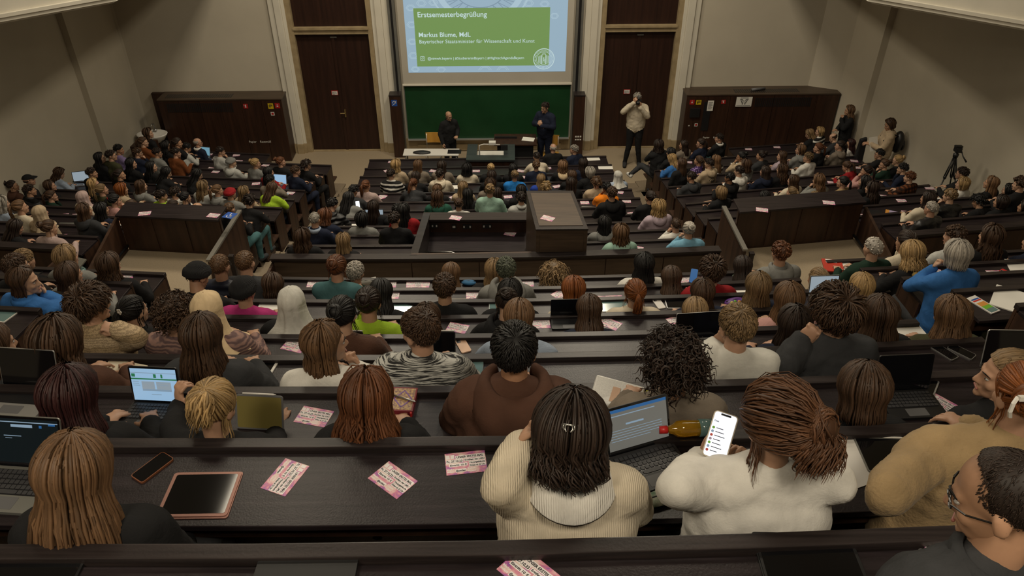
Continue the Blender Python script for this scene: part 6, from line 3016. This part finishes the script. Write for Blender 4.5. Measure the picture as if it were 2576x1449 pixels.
noise_mat('floral', (.05, .14, .06), (.66, .63, .54), (26, 26, 26), 1, 3, .7)
noise_mat('mesh_pouch', (.52, .51, .49), (.64, .63, .60), (140, 140, 20), 1, 2, .3)
noise_mat('check_case', (.34, .28, .21), (.52, .46, .37), (60, 60, 60), 1, 0, .5)

_rb = {}


def rbox(w_, d_, h_, r=.01, n=4):
    """rounded slab centred in xy, standing on z=0"""
    pts = []
    for k, (sx, sy) in enumerate(((1, 1), (-1, 1), (-1, -1), (1, -1))):
        for i in range(n + 1):
            a = math.pi / 2 * (k + i / n)
            pts.append((sx * (w_ / 2 - r) + r * math.cos(a), sy * (d_ / 2 - r) + r * math.sin(a)))
    m = MB()
    m.prism(pts, 0, h_)
    return m


def shift(m, x=0, y=0, z=0):
    m.v = [(p[0] + x, p[1] + y, p[2] + z) for p in m.v]
    return m


KEY = None


def laptop(u, v, rz, label, w_=.30, d_=.205, ang=105, body='silver', scr='screen_dark', bez='black_gloss', keys=False, lidh=None, ui=None, blk=None, dz=0, kb='ui_dark', p=None, lid_mat=None):
    global KEY
    if p is None:
        p, key, a = on_desk(u, v, blk)
        rz = rz + a
    e = empty('laptop', (p.x, p.y, p.z + dz), R(rz))
    tag(e, label, 'laptop')
    rbox(w_, d_, .014, .012).build('base', body, e)
    if keys:
        shift(rbox(w_ * .92, d_ * .56, .001, .004), 0, d_ * .14, .014).build('keyboard_tray', kb, e)
        kw = w_ * .9 / 13
        if KEY is None:
            KEY = rbox(1, 1, 1, .12, 1).mesh('key', 'key_plastic')
        for j in range(5):
            for i in range(13):
                if j == 4 and 4 <= i <= 7:
                    if i > 4:
                        continue
                    k = link('key', KEY, e, (0 - kw * .5, d_ * (.14 - .22), .015))
                    k.scale = (kw * 3.85, d_ * .085, .003)
                    continue
                k = link('key', KEY, e, (-w_ * .45 + kw * (i + .5), d_ * (.14 + .22 - j * .11), .015))
                k.scale = (kw * .86, d_ * .085, .003)
    else:
        shift(rbox(w_ * .90, d_ * .5, .0008, .004), 0, d_ * .14, .014).build('keyboard', kb, e)
    shift(rbox(w_ * .36, d_ * .26, .0008, .004), 0, -d_ * .31, .014).build('touchpad', 'grey_plastic', e)
    lh = lidh or d_
    L = Matrix.Translation((0, d_ / 2 - .004, .012)) @ Matrix.Rotation(R(180 - ang), 4, 'X').inverted() if False else Matrix.Translation((0, d_ / 2 - .004, .014)) @ Matrix.Rotation(R(ang), 4, 'X') @ Matrix.Rotation(R(180), 4, 'X')
    # lid drawn in xy with its hinge at y=0: y runs up the screen
    L = Matrix.Translation((0, d_ / 2 - .003, .013)) @ Matrix.Rotation(R(180 - ang), 4, 'X')
    m = shift(rbox(w_, lh, .006, .012), 0, lh / 2, -.006)
    lid = m.build('lid', lid_mat or body, e)
    lid.matrix_local = L
    m = shift(rbox(w_ * .985, lh * .98, .0008, .010), 0, lh / 2, 0)
    bz = m.build('bezel', bez, lid)
    m = MB()
    m.box(-w_ * .465, w_ * .465, lh * .06, lh * .945, .0008, .0014)
    sc = m.build('screen', scr, lid)
    for (x0, x1, y0, y1, mt) in (ui or ()):
        m = MB()
        m.box(-w_ * .465 + w_ * .93 * x0, -w_ * .465 + w_ * .93 * x1, lh * (.06 + .885 * y0), lh * (.06 + .885 * y1), .0014, .0017)
        m.build('interface_block', mt, lid)
    return e


def tablet(u, v, rz, label, w_=.25, d_=.18, mat='black_plastic', scr='black_gloss', pencil=False, tilt=0, cover=None, blk=None, cat='tablet', p=None, rim=.008):
    if p is None:
        p, key, a = on_desk(u, v, blk)
        rz += a
    e = empty('tablet', p, R(rz))
    tag(e, label, cat)
    M = Matrix.Translation((0, -d_ / 2 * math.cos(R(tilt)) if tilt else 0, 0)) @ Matrix.Rotation(R(tilt), 4, 'X') @ Matrix.Translation((0, d_ / 2 if tilt else 0, 0))
    o = rbox(w_, d_, .008, .014).build('housing', mat, e)
    o.matrix_local = M
    s = shift(rbox(w_ - rim * 2, d_ - rim * 2, .0008, .008), 0, 0, .008).build('screen', scr, e)
    s.matrix_local = M
    if cover:
        c = shift(rbox(w_ * 1.03, d_ * 1.05, .004, .012), 0, -.002, -.0).build('cover', cover, e)
        c.matrix_local = M @ Matrix.Translation((0, 0, -.0042 if tilt else 0))
    if pencil:
        m = MB()
        m.tube([(-.08, 0, 0), (.07, 0, 0), (.085, 0, 0)], [.0045, .0045, .001], 8)
        q = m.build('stylus', 'white_plastic', e, True)
        q.matrix_local = M @ Matrix.Translation((.0, d_ / 2 + .006, .006))
    return e


def phone(u, v, rz, label, mat='black_plastic', scr='black_gloss', w_=.074, d_=.152, blk=None, down=False, p=None, lens=True):
    if p is None:
        p, key, a = on_desk(u, v, blk)
        rz += a
    e = empty('phone', p, R(rz))
    tag(e, label, 'phone')
    rbox(w_, d_, .0085, .012).build('case', mat, e)
    if not down:
        shift(rbox(w_ - .007, d_ - .007, .0007, .009), 0, 0, .0085).build('screen', scr, e)
    else:
        shift(rbox(.030, .034, .0015, .008), -w_ / 2 + .021, d_ / 2 - .023, .0085).build('lens_bump', 'grey_plastic', e)
        for dx, dy in ((-.006, .007), (.006, .007), (-.006, -.007)):
            m = MB()
            m.lathe([(.0055, 0), (.0055, .0012)], 10, (-w_ / 2 + .021 + dx, d_ / 2 - .023 + dy, .010))
            m.build('lens', 'black_gloss', e)
    return e


def paper(u, v, rz, label, w_=.21, d_=.297, mat='paper', h_=.002, cat='paper', name='paper_sheet', blk=None, extra=None):
    p, key, a = on_desk(u, v, blk)
    o = sheet_stack(name, p, w_, d_, h_, rz + a, mat, label, cat)
    return o


WEB = [(0, 1, .86, .88, 'ui_grey'), (.02, .10, .74, .84, 'ui_green'), (.5, .56, .72, .84, 'ui_green'), (.66, .70, .72, .84, 'ui_green'), (0, 1, .66, .70, 'ui_green'), (.03, .16, .58, .60, 'ui_grey'), (.03, .16, .52, .54, 'ui_grey'), (.03, .18, .46, .48, 'ui_grey'),
       (.22, .50, .36, .60, 'screen_pale'), (.54, .86, .36, .60, 'screen_pale'), (.24, .40, .55, .57, 'ui_grey'), (.56, .72, .55, .57, 'ui_grey'), (.56, .80, .48, .50, 'ui_grey'), (.22, .86, .30, .36, 'ui_grey'), (.40, .62, .18, .20, 'ui_grey')]
DOC = [(0, 1, .93, 1.0, 'ui_blue'), (.04, .8, .84, .86, 'ui_grey'), (.3, .6, .60, .64, 'ui_grey'), (.04, .9, .50, .51, 'ui_grey'), (.04, .9, .44, .45, 'ui_grey'), (.04, .9, .38, .39, 'ui_grey'), (.04, .9, .32, .33, 'ui_grey'), (.04, .7, .26, .27, 'ui_grey'), (0, 1, 0, .05, 'ui_dark')]
DRK = [(.0, 1, .92, .94, 'ui_grey'), (.30, .62, .82, .88, 'ui_grey'), (.72, .76, .82, .88, 'ui_blue'), (.86, .96, .88, .92, 'ui_blue'), (.18, .44, .62, .635, 'ui_grey'), (.20, .30, .57, .58, 'ui_grey'), (0, 1, 0, .04, 'ui_dark')]
laptop(1640, 1180, 18, 'open dark laptop with document on screen beside the cream sweater', .29, .21, 112, 'charcoal_plastic', 'screen_dim', keys=True, ui=DOC)
laptop(35, 1235, -4, 'open grey laptop with dark document at the bottom left', .30, .22, 112, 'grey_metal', 'screen_dark', keys=True, ui=DRK)
laptop(50, 1012, -4, 'open silver laptop with black screen at the left edge', .31, .21, 108, 'silver', 'black_gloss')
laptop(378, 1050, -3, 'open tablet with keyboard showing a bright web page', .25, .19, 104, 'black_plastic', 'screen_web', keys=True, lidh=.20, ui=WEB)
laptop(2290, 1020, 0, 'open black laptop with reflecting screen right of the dark brown hair', .29, .20, 106, 'black_plastic', 'black_gloss', keys=True)
laptop(2545, 945, -6, 'open laptop at the right edge in front of the profile', .32, .22, 106, 'silver', 'black_gloss')
laptop(1765, 876, 3, 'open laptop with large black screen before the fair-haired person', .33, .20, 104, 'silver', 'black_gloss')
laptop(1430, 815, 0, 'open black laptop beside the long dark brown hair, rear centre', .28, .16, 100, 'black_plastic', 'black_gloss')
laptop(2078, 755, -2, 'open laptop with notes page on a pale screen, rear centre right', .28, .18, 104, 'silver', 'screen_pale')
laptop(508, 398, -6, 'open laptop with bright blue screen, front left block', .33, .22, 108, 'silver', 'screen_blue')
laptop(205, 463, 20, 'open laptop with pale document near the left wall', .31, .21, 108, 'silver', 'screen_pale')
laptop(700, 470, -4, 'open laptop with blue-white screen beside the beige sweater', .30, .21, 106, 'silver', 'screen_web')
laptop(404, 485, -4, 'open laptop with blue screen behind the vivid green hood', .28, .19, 106, 'silver', 'screen_blue')
laptop(1022, 468, 0, 'open dark laptop in front of the striped sweater', .30, .2, 100, 'grey_plastic', 'black_gloss')
laptop(942, 566, 2, 'open laptop with pale page beside the black bob', .31, .21, 104, 'grey_metal', 'screen_pale')
sheet = laptop
e = empty('laptop', on_desk(1483, 530)[0], R(-2))
tag(e, 'closed silver laptop with dark logo right of the projector housing', 'laptop')
rbox(.33, .24, .016, .012).build('base', 'silver', e)
shift(rbox(.33, .24, .006, .012), 0, 0, .016).build('lid', 'silver', e)
shift(rbox(.022, .022, .0006, .004), 0, .0, .022).build('logo', 'grey_plastic', e)
e = empty('laptop', on_desk(167, 571)[0], R(0))
tag(e, 'closed grey laptop on a desk in the front left block', 'laptop')
rbox(.31, .22, .012, .012).build('base', 'grey_metal', e)
shift(rbox(.31, .22, .006, .012), 0, 0, .012).build('lid', 'grey_metal', e)

tablet(505, 1245, 1, 'tablet with dark screen in a rose gold case on the near desk', .265, .215, 'rose_gold', 'black_gloss', cover='rose_gold', rim=.012)
tablet(662, 1066, -4, 'golden-brown tablet propped up by the blonde person', .235, .175, 'grey_plastic', 'gold_case', True, 66)
tablet(2245, 1148, -6, 'dark tablet with white stylus beside the tan coat', .26, .19, 'grey_metal', 'black_gloss', True, rim=.006)
tablet(2035, 1420, -4, 'large black tablet in a case at the bottom right', .30, .22, 'black_plastic', 'black_gloss', cover='black_plastic')
tablet(95, 1432, 2, 'black tablet with yellowish stylus at the bottom left corner', .27, .2, 'black_plastic', 'black_gloss', True)
tablet(890, 900, -3, 'black tablet standing upright in front of the white top', .165, .22, 'black_plastic', 'black_gloss', True, 72)
tablet(1118, 900, -2, 'black tablet standing upright right of the marled sweater', .165, .22, 'black_plastic', 'black_gloss', True, 74)
tablet(648, 938, -8, 'white-framed tablet lying by the long brown hair', .18, .25, 'white_plastic', 'black_gloss', True, rim=.016)
tablet(1925, 838, -4, 'pale teal tablet lying in the rear centre block', .25, .19, 'grey_plastic', 'teal_and_reflection')
tablet(1545, 772, 0, 'blue-grey tablet lying next to the red ponytail', .25, .17, 'grey_plastic', 'teal_and_reflection')
tablet(1705, 758, -3, 'black tablet with silver rim between phone and dark brown hair', .25, .17, 'silver', 'black_gloss', True)
tablet(1000, 772, -20, 'glass tablet with skylight reflection beside the long black hair', .25, .16, 'black_plastic', 'teal_and_reflection', cover='black_plastic')
tablet(1145, 768, 0, 'tablet in a thick beige case beside the short-haired person', .28, .2, 'beige_case', 'teal_and_reflection', rim=.022)
tablet(2320, 968, -40, 'narrow black tablet beside the right black laptop', .09, .19, 'silver', 'black_gloss')
tablet(330, 838, -8, 'blue-lit tablet right of the patterned beige sweater', .2, .16, 'black_plastic', 'screen_blue')
tablet(12, 790, -12, 'white tablet on the desk end at the left edge', .19, .15, 'white_plastic', 'teal_and_reflection', True)
tablet(95, 668, -20, 'dark tablet with white stylus in the rear left block', .24, .17, 'black_plastic', 'black_gloss', True)
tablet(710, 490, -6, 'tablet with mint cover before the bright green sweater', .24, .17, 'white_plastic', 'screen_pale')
tablet(1000, 552, 2, 'tablet in mint case beside the red sweater', .25, .17, 'white_plastic', 'teal_and_reflection')

phone(385, 1178, -32, 'black phone in an orange-brown leather case on the near desk', 'leather_orange')
phone(2397, 958, 30, 'black phone with copper rim at the right', 'rose_gold')
phone(2348, 1442, -20, 'dark phone at the bottom right beside a flyer', 'grey_plastic')
phone(2370, 885, 25, 'black phone lying right of the flyer, rear centre block', 'silver')
phone(2418, 886, 35, 'black phone with silver rim, second right of the flyer', 'silver')
phone(955, 915, -6, 'phone in black case mirroring the skylight left of the marled sweater', 'black_plastic', 'teal_and_reflection')
phone(1200, 925, -4, 'phone mirroring the blue skylight right of the marled sweater', 'black_plastic', 'teal_and_reflection')
phone(1165, 871, 22, 'phone in pale peach case lying face down', 'peach_case', down=True)
phone(615, 802, 82, 'phone in cream checkered case lying face down', 'check_case', down=True)
phone(1655, 762, 12, 'white phone with photo sticker on its back', 'sign_white', down=True)
phone(997, 806, -8, 'phone with pale reflection beside the vivid green sweater', 'grey_plastic', 'teal_and_reflection')
phone(1240, 772, 0, 'white phone left of the dark bun, rear centre', 'white_plastic', 'teal_and_reflection')
phone(2535, 688, 30, 'bright red phone at the right edge', 'cap_red', down=True)
phone(1668, 585, 8, 'white phone in the last front centre row', 'white_plastic')
phone(1831, 557, 35, 'white-rimmed phone beside the right balustrade', 'white_plastic', p=on_desk(1838, 553, 'r')[0])

paper(300, 940, -14, 'open cream notebook with blank pages, rear centre left', .26, .20, 'notebook_cream', .012, 'notebook', 'notebook')
paper(683, 772, 0, 'white sheet beside the white headscarf', .24, .19)
paper(925, 711, 15, 'white sheet under the grey pencil case', .22, .26)
paper(1850, 748, -2, 'large white sketch pad, rear centre right', .30, .22, 'paper', .008, 'sketch pad', 'sketch_pad')
paper(2285, 836, 0, 'loose white paper between two long-haired people', .24, .26)
paper(2140, 1150, 18, 'white folder beside the white sweatshirt sleeve', .20, .28, 'sign_white', .003, 'folder', 'folder')
paper(1330, 735, 5, 'narrow white sheet right of the pale grey hoodie', .12, .2)
paper(1890, 768, 8, 'spiral notebook with white pages in front of the pink sweater', .16, .2, 'paper', .006, 'notebook', 'notebook')
paper(2120, 668, 12, 'open white notebook beside the red folder', .2, .2, 'paper', .006, 'notebook', 'notebook')
paper(2540, 755, -42, 'large white pad at the right edge', .26, .36, 'paper', .012, 'drawing pad', 'drawing_pad')
paper(2555, 668, -20, 'white sheet at the right edge behind the teal pen', .2, .26)
paper(1138, 470, 4, 'open white notebook in the front centre block', .26, .2, 'paper', .006, 'notebook', 'notebook')
paper(1492, 398, 4, 'white name sheet on the front desk at the right', .30, .2)
paper(1523, 421, -2, 'white name sheet on the second desk at the right', .33, .2)
paper(877, 573, 0, 'white sheet before the grey-haired person', .28, .24)
paper(205, 608, -12, 'white notebook with orange cover edge near the left aisle', .26, .28, 'paper', .012, 'notebook', 'notebook')
paper(298, 576, 0, 'white notepad at a desk end in the front left block', .2, .26, 'paper', .008, 'notebook', 'notebook')
paper(2310, 500, 15, 'white sheet beside the plaid shirt', .24, .2)
paper(2380, 512, 20, 'white sheet in front of the person with dark brown hair', .3, .2)
paper(1085, 458, -8, 'white leaflet with green print, front centre block', .2, .16)
paper(1395, 395, 0, 'white paper beside the bald guest', .12, .16)
paper(1880, 695, -10, 'small white papers behind the green pencil case', .18, .14)
paper(1850, 413, -10, 'white sheet in the front right block', .2, .12)
o = paper(1780, 515, 12, 'open booklet with pink and red pages, front right block', .3, .24, 'peach_case', .008, 'booklet', 'booklet')
m = MB()
m.box(-.15, -.08, -.12, .12, .008, .010)
m.build('red_page', 'folder_red', o)
o = paper(915, 629, 12, 'yellow and green brochure in the last front centre row', .26, .2, 'yellow_print', .004, 'brochure', 'brochure')
m = MB()
m.box(.055, .13, -.1, .1, .004, .005)
m.build('green_band', 'green_print', o)
m = MB()
m.tube([(-.09, -.02, .006), (.0, .0, .006)], .006, 6)
m.build('printed_pen', 'sign_white', o)
m = MB()
m.box(.03, .06, .075, .1, .005, .006)
m.build('red_badge', 'cap_red', o)
o = paper(2243, 540, -35, 'lilac folder with orange edge in the front right block', .17, .25, 'lilac_cover', .012, 'folder', 'folder')
m = MB()
m.box(-.10, -.045, -.125, .125, .0, .0135)
m.build('orange_edge', 'orange_print', o)
paper(2200, 540, -20, 'black folder beside the lilac folder', .28, .3, 'black_plastic', .008, 'folder', 'folder')
o = paper(2090, 666, -16, 'bright red folder with a white label', .22, .26, 'folder_red', .018, 'folder', 'folder')
m = MB()
m.box(-.07, .05, .05, .12, .018, .020)
m.build('label', 'sign_white', o)
o = paper(2320, 692, 8, 'magazine with dark red cover before the blue sweater', .22, .2, 'paper', .008, 'magazine', 'magazine')
m = MB()
m.box(-.03, .11, -.07, .1, .008, .016)
m.build('cover', 'dark_red', o)
o = paper(2472, 768, 20, 'flat colouring box with orange and green print', .11, .24, 'sign_white', .012, 'pencil box', 'pencil_box')
for i, (c_, a_, b_) in enumerate((('orange_print', -.02, .03), ('green_print', -.06, -.02), ('teal_and_reflection', -.11, -.06), ('cap_red', .05, .065), ('sign_blue', .07, .085))):
    m = MB()
    m.box(-.045, .045, a_, b_, .012, .0128)
    m.build('print_patch', c_, o)
o = paper(2448, 733, 0, 'dark blue calculator with pale display at the right', .19, .09, 'thermos_blue', .014, 'calculator', 'calculator')
m = MB()
m.box(-.08, .02, -.03, .035, .014, .0145)
m.build('display', 'notebook_cream', o)
# the notebook's own orange edge and phone
p = on_desk(205, 608)[0]
phone(0, 0, -25, 'black phone lying on the white notebook', 'black_plastic', p=Vector((p.x + .05, p.y + .02, p.z + .0125)))
# ornate book with a pen and red ribbon
p, key, a = on_desk(1015, 1016)
e = empty('ornate_book', p, R(a - 4))
tag(e, 'thick book with ornate gold cover right of the auburn hair', 'book')
rbox(.125, .17, .034, .004).build('cover', 'dark_red', e)
shift(rbox(.110, .155, .001, .003), 0, 0, .034).build('gold_panel', 'ornate_gold', e)
m = MB()
for q_ in ((0, .06, .045, 0), (.045, 0, 0, -.06), (0, -.06, -.045, 0), (-.045, 0, 0, .06)):
    bar(m, *q_, .006)
shift(m, 0, 0, .035).build('diamond', 'purple_bag', e)
m = MB()
m.box(.05, .06, -.095, -.082, .004, .03)
m.build('ribbon', 'cap_red', e)
m = MB()
m.tube([(-.05, .02, .041), (.06, -.025, .041), (.07, -.029, .041)], [.005, .005, .001], 8)
o = m.build('metal_pen', 'steel', None, True, loc=p)
tag(o, 'metal pen lying on the ornate book', 'pen')
# bottle lying on the desk
p = at_z(1745, 1092, ROW['C1'].z + .005)
e = empty('juice_bottle', (p.x, p.y + .0, ROW['C1'].z + .004), R(4))
tag(e, 'plastic bottle of amber juice with red cap lying on the desk', 'bottle')
prof = [(-.115, .010), (-.110, .016), (-.095, .020), (-.075, .033), (-.05, .036), (.0, .033), (.04, .036), (.085, .035), (.10, .028), (.104, .0)]
m = MB()
m.tube([(x, 0, .036) for x, r_ in prof], [max(r_, .001) for x, r_ in prof], 18)
m.build('bottle_body', 'amber_drink', e, True)
m = MB()
m.tube([(-.150, 0, .036), (-.116, 0, .036)], .017, 14)
m.build('cap', 'cap_red', e, True)
m = MB()
m.tube([(.015, 0, .036), (.075, 0, .036)], .0368, 18)
m.build('label_band', 'screen_blue' if False else 'teal_and_reflection', e, True)
# thermos
p = on_desk(1772, 938)[0]
e = empty('thermos_flask', p)
tag(e, 'dark blue thermos flask with yellow lid left of the fair-haired person', 'flask')
m = MB()
m.lathe([(.034, 0), (.036, .004), (.036, .165), (.030, .18)], 20)
m.build('flask_body', 'thermos_blue', e, True)
m = MB()
m.lathe([(.035, .17), (.036, .175), (.036, .205), (.033, .21), (.0, .21)], 20)
m.build('lid', 'cap_yellow', e, True)
m = MB()
m.tube([(-.034, 0, .19), (-.056, 0, .185), (-.060, 0, .165), (-.05, 0, .150)], .006, 8)
m.build('carry_loop', 'thermos_blue', e, True)
# mesh pouch
p = on_desk(1548, 1000)[0]
e = empty('mesh_pouch', p, R(-20))
tag(e, 'translucent mesh pouch with yellow zip on the desk behind the laptop', 'pouch')
m = MB()
m.hexa([(-.14, -.09, 0), (.14, -.09, 0), (.14, .09, 0), (-.14, .09, 0)], [(-.12, -.08, .02), (.12, -.07, .03), (.12, .09, .05), (-.13, .09, .06)])
m.build('pouch_body', 'mesh_pouch', e, bevel=.008)
m = MB()
m.tube([(.135, -.085, .014), (.14, .09, .03)], .007, 6)
m.build('zip', 'cap_yellow', e, True)
m = MB()
m.hexa([(-.03, -.05, .026), (.01, -.05, .027), (.01, .04, .045), (-.03, .04, .046)], [(-.03, -.05, .029), (.01, -.05, .030), (.01, .04, .048), (-.03, .04, .049)])
m.build('pink_card', 'pink_card' if 'pink_card' in MAT else 'peach_case', e)
# pencil cases and pouches


def soft_case(u, v, rz, w_, d_, h_, mat, label, cat, zipm='black_plastic', n='pencil_case'):
    p, key, a = on_desk(u, v)
    e = empty(n, p, R(rz + a))
    tag(e, label, cat)
    m = MB()
    m.ell((0, 0, h_ / 2), (w_ / 2, d_ / 2, h_ / 2), 18, 12)
    for i, q in enumerate(m.v):
        m.v[i] = (q[0] * (1.0 if abs(q[0]) < w_ * .35 else .96), q[1], max(0.0, q[2]))
    m.build('case_body', mat, e, True)
    m = MB()
    m.tube([(-w_ * .42, 0, h_ * .78), (0, 0, h_ * 1.0), (w_ * .42, 0, h_ * .78)], .004, 6)
    m.build('zip', zipm, e, True)
    return e


soft_case(925, 702, 12, .20, .07, .055, 'grey_felt', 'grey felt pencil case on white paper, rear centre', 'pencil case')
soft_case(1180, 704, -6, .17, .09, .05, 'blue_pouch', 'open blue pouch on the first rear centre desk', 'pouch', n='blue_pouch')
soft_case(1862, 706, -35, .20, .09, .07, 'sage', 'green knitted pencil case, rear centre right', 'pencil case')
e = soft_case(1848, 766, 10, .22, .11, .06, 'purple_bag', 'shiny purple and multicoloured pencil bag', 'pencil bag', n='pencil_bag')
for i, c_ in enumerate(('cap_yellow', 'green_print', 'orange_print', 'sign_blue')):
    m = MB()
    m.ell((-.05 + i * .035, -.03 + .01 * (i % 2), .045), (.020, .018, .018), 8, 6)
    m.build('bright_patch', c_, e, True)
soft_case(1665, 1258, 18, .26, .07, .035, 'floral', 'floral pencil case under the laptop edge', 'pencil case')
soft_case(225, 655, 20, .25, .18, .10, 'teal_and_reflection', 'mint tote bag with a grey laptop sticking out', 'bag', n='tote_bag')
p = on_desk(225, 655)[0]
o = sheet_stack('grey_laptop', Vector((p.x, p.y, p.z + .11)), .2, .26, .018, -18, 'grey_metal', 'grey laptop lying on the mint bag', 'laptop', tilt=18)
# pens
for u, v, rz, mat, lab in ((2475, 652, 4, 'teal_and_reflection', 'teal pen on the rear right desk'), (610, 750, 60, 'white_plastic', 'white pen beside the black beret'), (165, 742, 60, 'white_plastic', 'white stylus in the rear left block'), (60, 998, 0, 'white_plastic', 'white stylus across the left laptop'), (945, 845, 0, 'steel', 'steel pen beside the brown fleece')):
    p, key, a = on_desk(u, v)
    m = MB()
    m.tube([(-.075, 0, .005), (.06, 0, .005), (.075, 0, .005)], [.0048, .0048, .001], 8)
    o = m.build('pen', mat, None, True, loc=p)
    o.rotation_euler = (0, 0, R(rz))
    tag(o, lab, 'pen')
# phone held by the person in the white sweatshirt, screen towards the camera
p = ray_off(1812, 1096, ROW['C0'], .405)
e = empty('phone', p)
tag(e, 'phone with bright chat list held by the person in white', 'phone')
fwd = (Vector((0, 0, CAM_H)) - p).normalized()
M = fwd.to_track_quat('Z', 'Y').to_matrix().to_4x4()
e.matrix_world = Matrix.Translation(p) @ M @ Matrix.Rotation(R(-4), 4, 'Z') @ Matrix.Rotation(R(-14), 4, 'X')
PW, PH = .086, .172
shift(rbox(PW, PH, .010, .014), 0, 0, -.010).build('case', 'beige_case', e)
shift(rbox(PW - .008, PH - .008, .0008, .010), 0, 0, 0).build('screen', 'screen_white', e)
shift(rbox(.036, .007, .0006, .003), 0, PH / 2 - .010, .0008).build('notch', 'ui_dark', e)
for i in range(7):
    m = MB()
    m.lathe([(.005, 0), (.005, .0006)], 10, (-.030, .022 - i * .014, .0008))
    m.build('avatar', ('green_print', 'ui_grey', 'folder_red', 'lilac_cover')[i % 4], e)
    m = MB()
    m.box(-.020, .004 + .006 * (i % 3), .022 - i * .014, .0245 - i * .014, .0008, .0012)
    m.build('text_line', 'ui_dark', e)
o = link('lettering', text_mesh('Chats', .016, mat='ui_dark', bold=.03), e)
o.location = (-.034, .045, .0009)
# phones in hands further away
for (u, v, dz, row, scr, lab) in ((1745, 694, .12, 'C7', 'ui_blue', 'phone with colourful icons held up in the rear centre block'), (900, 516, .16, 'cG', 'screen_white', 'phone with bright page held in the front centre block'), (43, 587, .10, 'lK', 'black_gloss', 'black phone held up at the left edge')):
    p = at_z(u, v, ROW[row].z + dz)
    e = empty('phone', p)
    tag(e, lab, 'phone')
    fwd = (Vector((0, 0, CAM_H)) - p).normalized()
    e.matrix_world = Matrix.Translation(p) @ fwd.to_track_quat('Z', 'Y').to_matrix().to_4x4() @ Matrix.Rotation(R(-20), 4, 'X')
    shift(rbox(.075, .155, .009, .012), 0, 0, -.009).build('case', 'black_plastic', e)
    shift(rbox(.068, .148, .0008, .010), 0, 0, 0).build('screen', scr, e)
# wheelchair sign on the left parapet ledge
p = at_z(578, 542, 3.272)
m = MB()
m.box(-.08, .08, -.08, .08, 0, .002)
o = m.build('wheelchair_sign', 'sign_blue', None, loc=p)
o.rotation_euler = (0, 0, R(-18))
tag(o, 'blue wheelchair sign on the left entrance ledge', 'sign')
m = MB()
ring(m, (0, -.02), .030, .040, 20, -3.6, 1.0)
bar(m, -.005, .045, -.002, .0, .012)
bar(m, -.002, .0, .03, -.004, .012)
bar(m, .03, -.004, .042, -.04, .012)
ring(m, (-.006, .055), 0, .009, 10)
shift(m, 0, 0, .002).build('symbol', 'sign_white', o)
# dark laptop edge at the bottom
p = on_desk(770, 1444)[0]
e = empty('laptop', Vector((p.x, p.y, p.z)), 0)
tag(e, 'closed black laptop cut by the bottom edge', 'laptop')
rbox(.30, .21, .012, .010).build('base', 'black_plastic', e)
shift(rbox(.30, .21, .006, .010), 0, 0, .012).build('lid', 'black_plastic', e)
